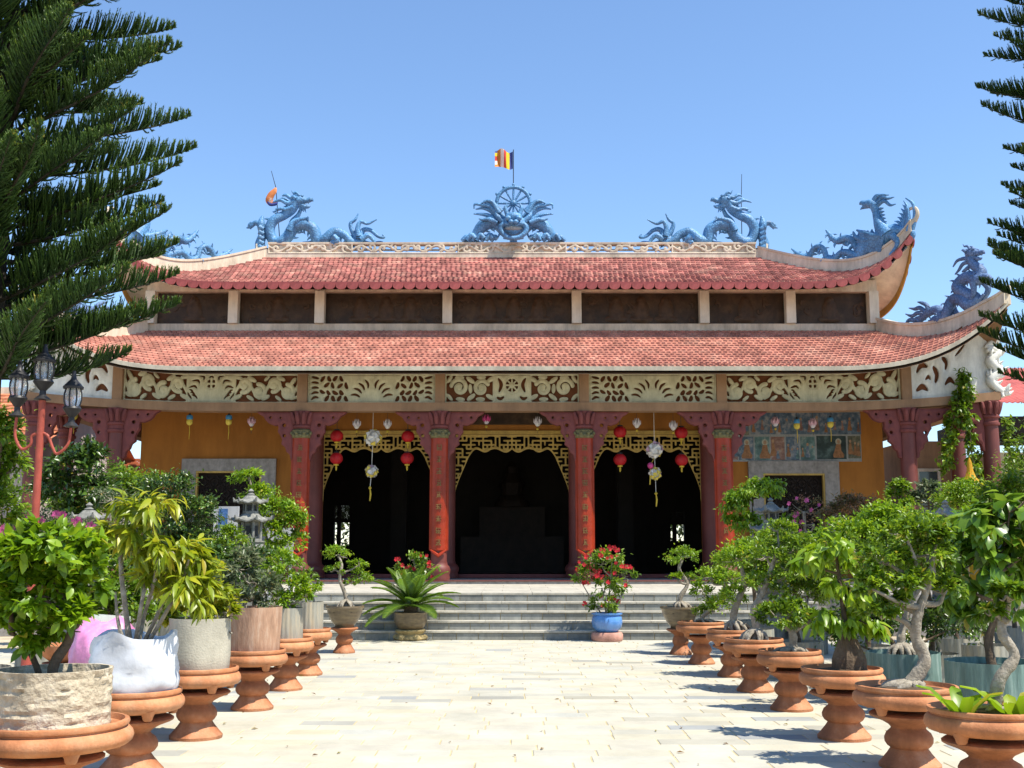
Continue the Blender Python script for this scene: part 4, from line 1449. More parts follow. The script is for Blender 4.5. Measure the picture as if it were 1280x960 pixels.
def dragon_head(S, mb, cx, cy, L, face):
    """side-on dragon head, px units; face +1 looks right, -1 left"""
    f = face
    def lm(pts, rad, off=0, n=9): S.limb(mb, [(cx + f * a * L, cy + b * L) for a, b in pts], [q * L for q in rad], 4, n, off)
    lm([(-.5, .12), (-.25, -.05), (.05, -.10)], [.26, .34, .27], 0, 10)          # skull
    lm([(-.05, -.10), (.25, -.06), (.52, -.14), (.64, -.24)], [.22, .17, .15, .06])   # upper jaw, curling nose
    lm([(.50, -.16), (.62, -.10), (.70, -.02)], [.12, .10, .03])
    lm([(-.2, .18), (.10, .30), (.36, .34), (.52, .26)], [.20, .14, .10, .03])   # lower jaw
    for o in (-.09, .09):
        lm([(-.02, -.32), (.08, -.28)], [.10, .08], o)                            # brow and eye
        lm([(-.15, -.30), (-.36, -.52), (-.55, -.50), (-.66, -.66)], [.09, .08, .06, .02], o)   # horn
        lm([(-.35, -.1), (-.55, -.22), (-.66, -.18)], [.12, .09, .02], o * 1.6)   # ear
        lm([(.10, .02), (.13, .16)], [.04, .01], o * .7)                          # fangs
        lm([(.36, -.02), (.38, .12)], [.04, .01], o * .7)
    for a, b in ((.05, .45), (.22, .5), (-.12, .45)):
        lm([(a, .3), (a - .06, b), (a + .02, b + .22)], [.08, .06, .01])          # beard
ridgeA, ridgeB = Vector((-8, CY, 0)), Vector((8, CY, 0))
def ridge_dragon(mir, label):
    S = Sculpt(ridgeA, ridgeB, mir, 300, 180, 4.0)
    root = thing('ridge_dragon', (-5.5 if not mir else 5.5, CY, zr + .46), label, 'dragon statue', 'dragons on the main ridge')
    m = MB()
    path = [(612, 488), (560, 488), (520, 452), (470, 440), (428, 476), (388, 484), (368, 428), (318, 402), (268, 418), (240, 462), (205, 490), (166, 480), (148, 430), (170, 384), (222, 354), (262, 328), (280, 292)]
    rad = [10, 16, 20, 22, 24, 26, 27, 28, 28, 27, 25, 25, 24, 23, 21, 20, 20]
    pt = S.limb(m, path, rad, 6, 14, 0.0, wob=.03)
    body = m.build('body', M_BLUE, root, 60)
    sp = MB()
    S.spikes(sp, pt, rad, 4, 24, 1)
    sp.build('back_fins', M_BLUE, root, 60)['kind'] = 'stuff'
    h = MB()
    dragon_head(S, h, 312, 288, 78, 1)
    h.build('head', M_BLUE, root, 60)
    mn = MB()
    for i, q in enumerate(([(285, 270), (250, 290), (215, 270), (182, 282)], [(280, 290), (240, 300), (205, 285), (165, 295)], [(275, 305), (240, 320), (200, 318), (160, 336)], [(290, 258), (258, 272), (232, 258), (212, 262)], [(270, 320), (235, 332), (210, 328), (180, 330)])):
        S.limb(mn, q, [12, 10, 8, 3], 6, 7, (-.08, .08, -.12, .05, .1)[i])
    mn.build('mane', M_BLUE, root, 60)
    tl = MB()
    for i, q in enumerate(([(585, 470), (560, 430), (552, 395), (575, 375), (590, 346)], [(595, 465), (590, 425), (605, 392), (640, 402), (685, 381)], [(600, 470), (615, 430), (650, 428), (690, 460), (720, 465), (712, 450)], [(605, 480), (640, 460), (665, 480), (680, 500), (725, 498)], [(600, 485), (650, 496), (700, 488), (730, 500)])):
        S.limb(tl, q, [15, 12, 9, 7, 3], 6, 7, (-.06, .08, -.04, .05, -.1)[i])
    for k in range(5):
        S.limb(tl, [(560 + k * 12, 475), (552 + k * 14, 452 - 6 * k)], [12, 2], 3, 6, .03 * (k - 2))
    tl.build('tail', M_BLUE, root, 60)
    for q, o in (([(262, 430), (255, 385), (285, 350), (300, 318)], -.16), ([(250, 440), (270, 400), (305, 385), (335, 380)], .16), ([(385, 470), (350, 490), (310, 492), (285, 498)], -.18), ([(470, 470), (490, 490), (460, 498)], .16), ([(200, 470), (225, 495), (270, 498)], -.18)):
        lg = MB()
        p = S.limb(lg, q, [17, 14, 11, 8], 5, 8, o)
        e = p[-1]
        for k in (-1, 0, 1):
            lg.tube([e, e + Vector((.07 * (1 if not mir else -1), -.03, .05 * k)), e + Vector((.11 * (1 if not mir else -1), -.04, .05 * k - .04))], [.03, .022, .006], 5)
        lg.build('leg', M_BLUE, root, 60)
    c = MB()                                                   # cloud scroll at the ridge end
    S.limb(c, [(110, 540), (100, 500), (112, 450), (105, 400), (112, 360)], [26, 24, 18, 20, 6], 5, 9)
    S.limb(c, [(105, 400), (75, 395), (55, 412), (32, 420)], [14, 13, 10, 3], 5, 8)
    S.limb(c, [(60, 395), (48, 408), (55, 425)], [10, 10, 4], 4, 8)
    for k in range(5):
        S.limb(c, [(100, 420 + 24 * k), (122, 432 + 24 * k)], [14, 10], 3, 7, .1)
    c.build('cloud_scroll', M_BLUE, root, 60)
    MB().box(S.P(380, 506) , (6.6, .3, .06)).build('base', M_BLUE, root) if False else None
    return root
ridge_dragon(False, 'blue scaled dragon facing the wheel, beside the limp rolled flag')
ridge_dragon(True, 'blue scaled dragon facing the wheel, bare thin rod behind its mane')

# centre: wheel carried by a front-facing dragon
S = Sculpt(ridgeA, ridgeB, False, 520, 180, 4.0)
wheel = thing('dharma_wheel', (S.P(487, 495).x, CY, S.P(487, 420).z), 'blue spoked dharma wheel rising behind the front-facing dragon head', 'wheel')
c0 = S.P(487, 297)
m = MB()
rw = S.r(78)
ring = [c0 + Vector((rw * math.cos(2 * math.pi * k / 40), 0, rw * math.sin(2 * math.pi * k / 40))) for k in range(41)]
m.tube(ring, S.r(9), 8)
m.build('rim', M_BLUE, wheel, 60)
for k in range(12):
    a = 2 * math.pi * k / 12 + math.pi / 12 * 0
    d = Vector((math.cos(a), 0, math.sin(a)))
    MB().tube([c0 + d * rw * .15, c0 + d * rw * .6, c0 + d * rw * .97], [S.r(4), S.r(5.5), S.r(4)], 6).build('spoke', M_BLUE, wheel, 60)
    MB().ball(c0 + d * (rw + S.r(12)), S.r(8), 7, 5).build('knob', M_BLUE, wheel, 60)
MB().ball(c0, (S.r(16), S.r(20), S.r(16)), 12, 8).build('hub', M_BLUE, wheel, 60)
m = MB()
m.tube([c0 - Vector((0, 0, rw)), Vector((c0.x, CY, zr + .45))], [S.r(14), S.r(18)], 8)
m.build('stem', M_BLUE, wheel, 60)
cd = thing('front_facing_dragon', (S.P(487, 497).x, CY - .3, zr + .46), 'blue front-facing dragon with open mouth and clawed arms below the wheel', 'dragon statue')
hd = MB()
hc = lambda x, y, o: S.P(x, y, o)
hd.ball(hc(487, 420, .30), (S.r(62), .26, S.r(52)), 14, 10)
hd.ball(hc(487, 385, .46), (S.r(40), .16, S.r(22)), 12, 8)
for s in (-1, 1):
    hd.ball(hc(487 + s * 26, 398, .58), (S.r(15), .1, S.r(13)), 9, 7)
    hd.ball(hc(487 + s * 12, 418, .64), (S.r(13), .09, S.r(11)), 9, 7)
    S.limb(hd, [(487 + s * 10, 428), (487 + s * 40, 422), (487 + s * 62, 436), (487 + s * 58, 465), (487 + s * 30, 488), (487, 494)], [10, 11, 12, 12, 11, 11], 5, 8, .52)
    S.limb(hd, [(487 + s * 30, 372), (487 + s * 40, 340), (487 + s * 32, 318)], [11, 9, 3], 5, 8, .4)
    S.limb(hd, [(487 + s * 55, 400), (487 + s * 80, 375), (487 + s * 90, 350)], [16, 12, 3], 5, 8, .3)
    for k in range(3):
        S.limb(hd, [(487 + s * (12 + 14 * k), 490), (487 + s * (14 + 18 * k), 505 - 5 * k)], [10, 3], 4, 6, .5)
hd.build('head', M_BLUE, cd, 60)
MB().ball(hc(487, 442, .46), (S.r(42), .10, S.r(12)), 12, 8).build('mouth', mat('mouth_grey', (.30, .33, .33), .6, 9), cd, 60)
for s in (-1, 1):
    mn = MB()
    for i, q in enumerate(([(70, 380), (110, 345), (150, 330), (188, 335)], [(75, 370), (115, 325), (150, 318), (190, 312), (196, 335)], [(70, 360), (100, 310), (130, 298), (160, 310)], [(80, 395), (120, 368), (160, 360), (198, 358)], [(60, 350), (85, 322), (110, 318), (140, 302), (145, 292)], [(80, 408), (120, 390), (150, 392), (172, 386)])):
        S.limb(mn, [(487 + s * x, y) for x, y in q], [14, 11, 9, 6, 3], 6, 7, .18 + .05 * (i % 3))
    mn.build('mane', M_BLUE, cd, 60)
bd = MB()
for s in (-1, 1):
    pt = S.limb(bd, [(487 + s * 40, 440), (487 + s * 90, 395), (487 + s * 150, 410), (487 + s * 190, 460), (487 + s * 215, 485), (487 + s * 262, 480)], [28, 30, 30, 22, 15, 5], 6, 12, .05)
    S.spikes(bd, pt, [28, 30, 30, 22, 15], 4, 22, -1 if s > 0 else 1)
    for k in range(7):
        S.limb(bd, [(487 + s * (80 + 22 * k), 480), (487 + s * (95 + 23 * k), 470 - 8 * (k % 2)), (487 + s * (112 + 24 * k), 490)], [12, 13, 10], 4, 8, .12 + .05 * (k % 2))
bd.build('body', M_BLUE, cd, 60)

# phoenixes on the upper hips
def hip_plane(rf, sx):
    P = hip_line(rf, sx, -1)
    return P[0], P[-1]
def phoenix(mir, label):
    A, B = hip_plane(UP, 1)
    S = Sculpt(A, B, mir, 960, 220, 4.0)
    p0 = S.P(560, 430)
    root = thing('phoenix_statue', tuple(p0), label, 'phoenix statue', 'phoenixes on the upper hip ridges')
    m = MB()
    S.limb(m, [(700, 290), (645, 272), (590, 295), (525, 345), (465, 395), (400, 420)], [10, 24, 42, 38, 26, 12], 6, 14, 0, .8)
    S.limb(m, [(600, 300), (565, 255), (548, 215), (540, 180), (530, 150)], [44, 30, 20, 17, 20], 6, 12)
    m.build('body', M_BLUE, root, 60)
    h = MB()
    S.limb(h, [(545, 150), (515, 140), (490, 140), (468, 134), (458, 144)], [16, 22, 18, 10, 3], 5, 10)
    S.limb(h, [(500, 152), (475, 158), (462, 168)], [10, 8, 2], 4, 8)
    for q in ([(530, 130), (545, 105), (575, 95), (605, 95)], [(540, 140), (570, 108), (600, 112), (632, 105)], [(545, 150), (580, 125), (610, 145), (640, 140)], [(525, 125), (540, 100), (560, 90)]):
        S.limb(h, q, [10, 9, 7, 2], 5, 7)
    for k in range(6):
        S.limb(h, [(560 + 4 * k, 165 + 16 * k), (578 + 4 * k, 160 + 17 * k)], [8, 2], 3, 6)
    h.build('head', M_BLUE, root, 60)
    w1 = MB()
    tips = [(608, 242), (628, 224), (645, 204), (656, 184), (667, 164), (677, 144), (684, 126)]
    for k, (tx, ty) in enumerate(tips):
        sx, sy = 650 + 9 * k, 262 + 3 * k
        S.limb(w1, [(sx, sy), (sx * .55 + tx * .45 + 14, sy * .55 + ty * .45), (sx * .2 + tx * .8 + 12, sy * .2 + ty * .8 - 4), (tx, ty)], [9, 8.5, 7, 2], 5, 7, -.08 + .025 * k)
    S.limb(w1, [(712, 292), (730, 235), (735, 180), (722, 135), (688, 110)], [12, 11, 10, 8, 3], 6, 8)
    S.limb(w1, [(640, 275), (690, 268), (722, 285), (716, 310), (690, 322)], [18, 17, 14, 12, 5], 5, 8)
    w1.build('raised_wing', M_BLUE, root, 60)
    w2 = MB()
    for k in range(9):
        S.limb(w2, [(600 - 3 * k, 300 + 9 * k), (545 - 5 * k, 305 + 9 * k), (490 - 4 * k + (0 if k else 0), 290 + 11 * k), (455 - 2 * k + 10 * (k % 2), 275 + 14 * k)], [14, 16, 13, 4], 5, 7, .14 - .01 * k)
    S.limb(w2, [(545, 320), (490, 325), (450, 310), (436, 282)], [16, 15, 11, 4], 5, 7, .12)
    for k in range(6):
        S.limb(w2, [(470 + 22 * k, 325 - 8 * k), (456 + 22 * k, 298 - 6 * k), (462 + 20 * k, 284 - 6 * k)], [9, 8, 2], 4, 6, .02)
    w2.build('spread_wing', M_BLUE, root, 60)
    t = MB()
    for pth, rr in (([(500, 385), (450, 365), (425, 325), (390, 312), (350, 326), (318, 305), (290, 270)], [18, 18, 18, 18, 16, 15, 4]), ([(460, 405), (400, 385), (365, 385), (330, 415), (295, 410), (280, 370), (255, 352), (225, 368), (205, 402), (160, 396), (118, 364)], [18, 18, 15, 15, 14, 13, 13, 13, 14, 13, 4])):
        p = S.limb(t, pth, rr, 6, 9)
        S.spikes(t, p, rr, 4, 24, 1)
        S.spikes(t, p, rr, 5, 18, -1)
    t.build('tail_plumes', M_BLUE, root, 60)
    l = MB()
    S.limb(l, [(630, 300), (655, 330), (650, 360), (620, 400)], [18, 14, 10, 9], 5, 8, .1)
    S.limb(l, [(690, 280), (710, 300), (690, 318), (668, 350)], [16, 13, 11, 8], 5, 8, -.1)
    S.limb(l, [(300, 424), (380, 432), (460, 438), (540, 428), (620, 402), (690, 352)], [7, 14, 18, 18, 15, 8], 5, 8)
    l.build('legs', M_BLUE, root, 60)
    return root
phoenix(False, 'blue phoenix with raised wing on the hip ridge away from the lamp post')
phoenix(True, 'sunlit pale blue phoenix on the hip ridge half hidden behind the pine')
def hip_dragon(mir, label):
    A, B = hip_plane(LOW, 1)
    S = Sculpt(A, B, mir, 960, 220, 4.0)
    root = thing('hip_dragon', tuple(S.P(950, 700)), label, 'dragon statue', 'dragons on the lower hip ridges')
    m = MB()
    path = [(752, 735), (800, 690), (838, 668), (872, 690), (862, 720), (830, 722), (880, 722), (905, 672), (915, 628), (960, 612), (1010, 648), (1035, 612), (985, 585), (950, 560), (965, 522), (1010, 505), (1055, 520), (1062, 478), (1030, 445), (1010, 410)]
    rad = [10, 18, 22, 24, 24, 22, 24, 26, 27, 28, 28, 26, 26, 26, 27, 28, 27, 24, 22, 18]
    p = S.limb(m, path, rad, 6, 12, wob=.04)
    m.build('body', M_BLUE2, root, 60)
    sp = MB()
    S.spikes(sp, p, rad, 4, 20, 1)
    S.spikes(sp, p, rad, 5, 16, -1)
    sp.build('back_fins', M_BLUE2, root, 60)['kind'] = 'stuff'
    h = MB()
    dragon_head(S, h, 1034, 390, 72, 1)
    h.build('head', M_BLUE2, root, 60)
    n = MB()
    for q in ([(1005, 410), (970, 415), (945, 425), (925, 455)], [(1005, 430), (975, 440), (955, 470), (935, 492)], [(1010, 450), (985, 470), (970, 480)], [(1015, 380), (995, 372), (980, 380)]):
        S.limb(n, q, [10, 9, 7, 3], 5, 7)
    n.build('mane', M_BLUE2, root, 60)
    t = MB()
    for q in ([(800, 690), (795, 650), (770, 635), (748, 630)], [(795, 690), (760, 660), (735, 665), (705, 660)], [(790, 700), (750, 685), (720, 700), (688, 690)], [(785, 710), (740, 715), (735, 745)], [(760, 730), (720, 720), (700, 725), (685, 748)]):
        S.limb(t, q, [13, 11, 9, 3], 5, 7)
    t.build('tail', M_BLUE2, root, 60)
    l = MB()
    for q, o in (([(1060, 520), (1085, 560), (1070, 600), (1045, 625)], -.12), ([(1040, 530), (1045, 580), (1030, 620)], .12), ([(1080, 510), (1110, 505), (1125, 525), (1120, 545)], .1), ([(905, 660), (940, 700), (900, 725)], -.1)):
        S.limb(l, q, [18, 14, 12, 6], 5, 8, o)
    S.limb(l, [(740, 745), (820, 740), (900, 732), (960, 702), (1010, 668), (1080, 590)], [6, 12, 14, 13, 10, 6], 5, 8)
    l.build('legs', M_BLUE2, root, 60)
hip_dragon(False, 'faded blue dragon climbing the lower hip ridge next to the red sheet roof')
hip_dragon(True, 'faded blue dragon on the lower hip ridge hidden behind the big pine')

# flags and rods
def flag_mats():
    return [mat('flag_' + n, c, .7, 12, .1, 0) for n, c in (('blue', (.03, .05, .22)), ('yellow', (.72, .50, .02)), ('red', (.55, .05, .03)), ('white', (.75, .68, .64)), ('orange', (.62, .22, .04)))]
FM = flag_mats()
pb, pt_ = c0 + Vector((0, .04, rw)), S.P(486, 35)
fl = thing('temple_flag', tuple(pb), 'striped Buddhist flag flying from a thin pole above the wheel', 'flag')
MB().tube([pb - Vector((0, 0, .15)), Vector((pb.x, CY + .04, pt_.z + .06))], .014, 6).build('pole', M_IRON, fl)
fw, fh = S.r(84), S.r(84)
m = MB()
NX, NZ = 22, 10
V, F, MI = [], [], []
for i in range(NX + 1):
    for j in range(NZ + 1):
        u, v = i / NX, j / NZ
        V.append((pb.x - .02 - u * fw, CY + .04 + .10 * math.sin(u * 9 + v * 2.0) * (.2 + u), pt_.z - v * fh - .05 * math.sin(u * 7) + u * .06 + .05 * u * math.sin(v * 6)))
order = [0, 1, 2, 3, 4]
for i in range(NX):
    for j in range(NZ):
        u = i / NX
        b_ = int(u * 6)
        mi = order[b_] if b_ < 5 else order[min(4, int(j / NZ * 5))]
        o_ = i * (NZ + 1) + j
        m.add([V[o_], V[o_ + 1], V[o_ + NZ + 2], V[o_ + NZ + 1]], [(0, 1, 2, 3)], .5, mi)
m.build('cloth', FM, fl)
rf_ = thing('rolled_flag', tuple(S.P(-160, 330)), 'small limp orange flag rolled round a thin rod', 'flag')
S3 = Sculpt(ridgeA, ridgeB, False, 300, 180, 4.0)
m = MB()
m.tube([S3.P(145, 116, -.35), S3.P(168, 200, -.35), S3.P(190, 500, -.35)], [.008, .012, .016], 6)
m.build('rod', M_IRON, rf_)
m = MB()
cl = [(168, 200), (160, 220), (145, 240), (135, 265), (150, 280), (172, 275)]
p = smoothpath([S3.P(x, y, -.33 + .03 * math.sin(x)) for x, y in cl], 5)
m.tube(p, lerps([.03, .09, .11, .12, .1, .04], len(p)), 8, .5)
m.build('cloth', mat('flag_orange_mix', (.62, .20, .06), .7, 5, .4, 0, c2=(.75, .68, .62)), rf_, 60)
m = MB()
p = smoothpath([S3.P(x, y, -.30) for x, y in ((125, 268), (140, 288), (168, 286), (178, 276))], 5)
m.tube(p, lerps([.02, .05, .05, .02], len(p)), 8, .6)
m.build('cloth_edge', FM[0], rf_, 60)
S4 = Sculpt(ridgeA, ridgeB, False, 780, 200, 4.0)
m = MB().tube([S4.P(598, 55, -.3), S4.P(596, 190, -.3), S4.P(600, 440, -.3)], [.008, .012, .016], 6)
tag(m.build('lightning_rod', M_IRON), 'thin bare metal rod standing behind the ridge dragon', 'rod')

# ================================================================== lanterns under the veranda
Y_LN = 30.3
def cord(root, p, top=ZC):
    MB().tube([p, Vector((p.x, p.y, top + .02))], .006, 5).build('cord', M_CORD, root)
def red_lantern(px, py, label):
    c = at(px, py, Y_LN)
    root = thing('red_lantern', tuple(c), label, 'lantern', 'red paper lanterns')
    r = .17
    m = MB()
    m.lathe([(r * math.sin(math.pi * k / 12), -r * .95 * math.cos(math.pi * k / 12)) for k in range(1, 12)], c, 32, wob=lambda a, z: 1 + .035 * math.cos(a * 16))
    m.build('body', M_LANT, root, 70)
    MB().lathe([(.07, r * .88), (.075, r * .98), (.07, r * 1.08)], c, 12).build('top_cap', M_IRON, root)
    MB().lathe([(.06, -r * 1.14), (.07, -r * 1.0), (.06, -r * .9)], c, 12).build('bottom_cap', M_YEL, root)
    MB().lathe([(.012, -r * 1.14), (.026, -r * 1.3), (.022, -r * 1.75), (.005, -r * 1.95)][::-1], c, 8).build('tassel', M_YEL, root)
    cord(root, c + Vector((0, 0, r)))
DOOR = ('in the doorway beside the plain wall', 'in the doorway beside the painted wall')
for px, py, w_, d_, n_ in ((421, 545, 'upper', 0, 0), (420.5, 573, 'lower', 0, 0), (510, 545.5, 'upper', 0, 1), (509, 573, 'lower', 0, 1), (775, 540, 'upper', 1, 1), (775, 574.5, 'lower', 1, 1), (851.5, 541, 'upper', 1, 0), (852, 575, 'lower', 1, 0)):
    red_lantern(px, py, w_ + ' round red lantern ' + DOOR[d_] + (', next to the middle door' if n_ else ', far from the middle door'))
def lotus(px, py, mt, label, group):
    c = at(px, py, Y_LN - .1)
    root = thing('lotus_lantern', tuple(c), label, 'lantern', group)
    m = MB().ball(c + Vector((0, 0, -.05)), (.075, .075, .085), 10, 7)
    m.build('bulb', M_LOTUSW if mt is not M_LOTUSW else M_BALL, root, 60)
    for ring, (n, rr, hh, tilt) in enumerate(((7, .045, .22, -.03), (8, .06, .17, .02))):
        for k in range(n):
            a = 2 * math.pi * (k + .5 * ring) / n
            d, t = Vector((math.cos(a), math.sin(a), 0)), Vector((-math.sin(a), math.cos(a), 0))
            b = c + d * .05 + Vector((0, 0, -.10))
            w_ = .045
            P = [b - t * .02, b + t * .02, b + d * rr * .9 + t * w_ + Vector((0, 0, hh * .5)), b + d * (rr * .7 + tilt) + Vector((0, 0, hh * 1.1)), b + d * rr * .9 - t * w_ + Vector((0, 0, hh * .5))]
            MB().add(P, [(0, 1, 2, 3, 4)]).build('petal', mt, root)
    MB().ball(c + Vector((0, 0, -.2)), .035, 8, 6).build('bead', M_YEL, root, 60)
    MB().tube([c + Vector((0, 0, -.09)), c + Vector((0, 0, -.2)), c + Vector((0, 0, -.32))], .006, 5).build('string', M_CORD, root)
    cord(root, c + Vector((0, 0, .08)))
for px, py, d_, n_ in ((446, 530, 0, 0), (484.5, 530, 0, 1), (796, 529, 1, 1), (841.5, 532, 1, 0)):
    lotus(px, py, M_LOTUSW, 'pale lilac lotus lantern ' + DOOR[d_] + (', next to the middle door' if n_ else ', far from the middle door'), 'pale lotus lanterns over the side doors')
for px, py, l_ in ((969, 527, 'pink lotus lantern before the painted scenes, next to the couplet column'), (1016, 529, 'pink lotus lantern between two blue and yellow lanterns before the painting')):
    lotus(px, py, M_LOTUS, l_, 'pink lotus lanterns by the painting')
lotus(608, 524, M_MAG, 'magenta lotus lantern hanging over the middle doorway', None)
lotus(672, 527, M_LOTUSW, 'white lotus lantern hanging over the middle doorway', None)
lotus(314.5, 527, M_LOTUS, 'pink lotus lantern hanging before plain orange wall beside a column', None)
def drum_lantern(px, py, label, group=None, mats=(None, None)):
    c = at(px, py, Y_LN - .1)
    root = thing('paper_lantern', tuple(c), label, 'lantern', group)
    MB().lathe([(.05, .02), (.085, .05), (.088, .09), (.08, .14), (.04, .16)], c, 14).build('upper_half', mats[0] or M_LBLUE, root, 50)
    MB().lathe([(.03, -.12), (.07, -.09), (.085, -.04), (.083, .02), (.05, .048)], c, 14).build('lower_half', mats[1] or M_BALLY, root, 50)
    MB().lathe([(.03, .16), (.035, .18), (.02, .2)], c, 8).build('cap', M_IRON, root)
    MB().tube([c + Vector((0, 0, -.12)), c + Vector((.01, 0, -.3)), c + Vector((0, 0, -.5))], [.008, .012, .006], 5).build('tassel', M_YEL, root)
    cord(root, c + Vector((0, 0, .18)))
for px, py, l_ in ((237, 526, 'small blue and yellow lantern before the plain wall, nearest the wall end'), (286, 526, 'small blue and yellow lantern before the plain wall, beside a pink lotus lantern')):
    drum_lantern(px, py, l_, 'blue and yellow lanterns on the plain wall side')
for px, py, l_ in ((996, 531, 'blue and yellow lantern between two pink lotus lanterns before the painting'), (1038, 529, 'blue and yellow lantern before the painting, nearest the orange wall end')):
    drum_lantern(px, py, l_, 'blue and yellow lanterns by the painting')
drum_lantern(93, 519, 'blue and yellow paper lantern hanging next to the lamp post')
drum_lantern(1187.5, 527, 'white and yellow paper lantern hanging beside the climbing vine', None, (M_BALL, M_BALLY))
def flower_balls(px1, py1, px2, py2, tx, ty, label, extra):
    c1, c2 = at(px1, py1, Y_LN - .25), at(px2, py2, Y_LN - .25)
    root = thing('flower_ball_garland', tuple(c1), label, 'garland')
    g = random.Random(int(px1))
    for c, r in ((c1, .235), (c2, .18)):
        b = MB().ball(c, r * .8, 12, 9).build('flower_ball', M_BALL, root, 60)
        for k in range(26):
            z = 1 - 2 * (k + .5) / 26
            a = k * 2.399
            d = Vector((math.sqrt(1 - z * z) * math.cos(a), math.sqrt(1 - z * z) * math.sin(a), z))
            t = d.orthogonal().normalized()
            u = d.cross(t)
            p = c + d * r * .78
            th = g.uniform(0, 3)
            t, u = t * math.cos(th) + u * math.sin(th), u * math.cos(th) - t * math.sin(th)
            P = [p - t * r * .42, p - u * r * .36 + d * r * .22, p + t * r * .42, p + u * r * .36 + d * r * .22]
            MB().add(P, [(0, 1, 2), (0, 2, 3)]).build('petal', M_BALLY if g.random() < .28 else (M_LOTUS if g.random() < .12 else M_BALL), b)
    MB().tube([Vector((c1.x, c1.y, ZC)), c1, c2, at(tx, ty, Y_LN - .25)], .008, 5).build('cord', M_BALL, root)
    e = at(tx, ty, Y_LN - .25)
    MB().lathe([(.01, -.04), (.05, 0), (.01, .05)], e, 8).build('bead', M_YEL, root)
    MB().tube([e, e - Vector((-.02, 0, .16)), e - Vector((0, 0, .34))], [.012, .025, .016], 6).build('tassel', M_YEL, root)
    if extra:
        q = at(813, 582, Y_LN - .3)
        MB().ball(q, .085, 10, 7).build('magenta_ball', M_MAG, root, 60)
        MB().tube([q + Vector((.1, 0, .2)), q, q - Vector((.02, 0, .5))], [.005, .008, .02], 5).build('ball_tassel', M_YEL, root)
flower_balls(466, 547, 464.5, 589, 462.5, 610, 'two white and yellow flower balls on a string with a long tassel, no magenta ball', False)
flower_balls(818, 562, 819, 592, 820, 617, 'two white flower balls on a string beside a small magenta ball', True)

# ================================================================== neighbouring buildings
def building(name, label, x0, x1, y0, y1, h, wall, loc_windows=()):
    root = thing(name, ((x0 + x1) / 2, y0, 0), label, 'building')
    MB().box(((x0 + x1) / 2, (y0 + y1) / 2, h / 2), (x1 - x0, y1 - y0, h)).build('wall', wall, root)
    for (wx0, wx1, wz0, wz1) in loc_windows:
        f = MB()
        t = .1
        for bx in (((wx0 + wx1) / 2, wz1 + t / 2, wx1 - wx0 + 2 * t, t), ((wx0 + wx1) / 2, wz0 - t / 2, wx1 - wx0 + 2 * t, t), (wx0 - t / 2, (wz0 + wz1) / 2, t, wz1 - wz0), (wx1 + t / 2, (wz0 + wz1) / 2, t, wz1 - wz0)):
            f.box((bx[0], y0 - .03, bx[1]), (bx[2], .08, bx[3]))
        f = f.build('window', M_FARWALL if wall is M_PALEWALL else M_CREAM, root)
        MB().box(((wx0 + wx1) / 2, y0 - .015, (wz0 + wz1) / 2), (wx1 - wx0, .02, wz1 - wz0)).build('pane', M_WGLASS, f)
    return root
rb = building('red_roofed_annex', 'cream annex with red corrugated sheet roof beyond the vine-hung columns', 14.6, 26, 34.5, 43, 4.6, M_FARWALL, [(15.9, 17.6, 2.4, 4.0), (18.6, 20.3, 2.4, 4.0)])
m = MB()
n = 150
za, zb = at(1268, 503, 33.6).z, at(1268, 460, 38.5).z
V, F = [], []
for k in range(n + 1):
    x = 14.1 + 12.4 * k / n
    w_ = .035 if k % 2 else 0
    V += [(x, 33.6, za + w_), (x, 38.6, zb + w_), (x, 33.6, za + w_ - .03), (x, 38.6, zb + w_ - .03)]
for k in range(n):
    F += [(k * 4, k * 4 + 4, k * 4 + 5, k * 4 + 1), (k * 4 + 2, k * 4 + 3, k * 4 + 7, k * 4 + 6), (k * 4, k * 4 + 2, k * 4 + 6, k * 4 + 4)]
m.add(V, F)
m.build('sheet_roof', M_REDMETAL, rb)
MB().box((20.3, 36.2, (4.6 + za) / 2 + .1), (11.8, 4.2, .5)).build('roof_wall', M_DARKWOOD, rb)
lb = building('tiled_annex', 'pale annex with orange tiled roof beside the leftmost maroon columns', -27, -14.6, 34.5, 43, 4.9, M_PALEWALL, [(-16.6, -15.5, 2.2, 4.0), (-19.4, -17.9, 2.2, 4.0)])
lb['label'] = 'pale annex with orange tiled roof behind the lamp post and pine'
def gable_tiles(root, x0, x1, y0, y1, z0, z1, mt):
    m = MB()
    rows = 14
    for i in range(rows):
        for k in range(int((x1 - x0) / .25)):
            x = x0 + .25 * k + (.125 if i % 2 else 0)
            t0, t1 = i / rows, (i + 1.1) / rows
            P = [(x, y0 + (y1 - y0) * t0, z0 + (z1 - z0) * t0 + .05), (x + .24, y0 + (y1 - y0) * t0, z0 + (z1 - z0) * t0 + .05), (x + .24, y0 + (y1 - y0) * t1, z0 + (z1 - z0) * t1), (x, y0 + (y1 - y0) * t1, z0 + (z1 - z0) * t1)]
            P += [(P[0][0], P[0][1], P[0][2] - .06), (P[1][0], P[1][1], P[1][2] - .06)]
            m.add(P, [(0, 1, 2, 3), (4, 5, 1, 0)], rng.random())
    o = m.build('roof_tiles', mt, root)
    o['kind'] = 'stuff'
gable_tiles(lb, -27.5, -14.0, 33.8, 38.7, 4.8, 7.0, M_FARTILE)
MB().box((-20.7, 38.75, 7.0), (13.5, .3, .4)).build('ridge', M_CREAM, lb)
MB().add([(-27.4, 34, 4.75), (-14.1, 34, 4.75), (-14.1, 38.7, 6.9), (-27.4, 38.7, 6.9), (-27.4, 43, 4.75), (-14.1, 43, 4.75)], [(0, 1, 2, 3), (3, 2, 5, 4)]).build('roof', M_FARTILE, lb)
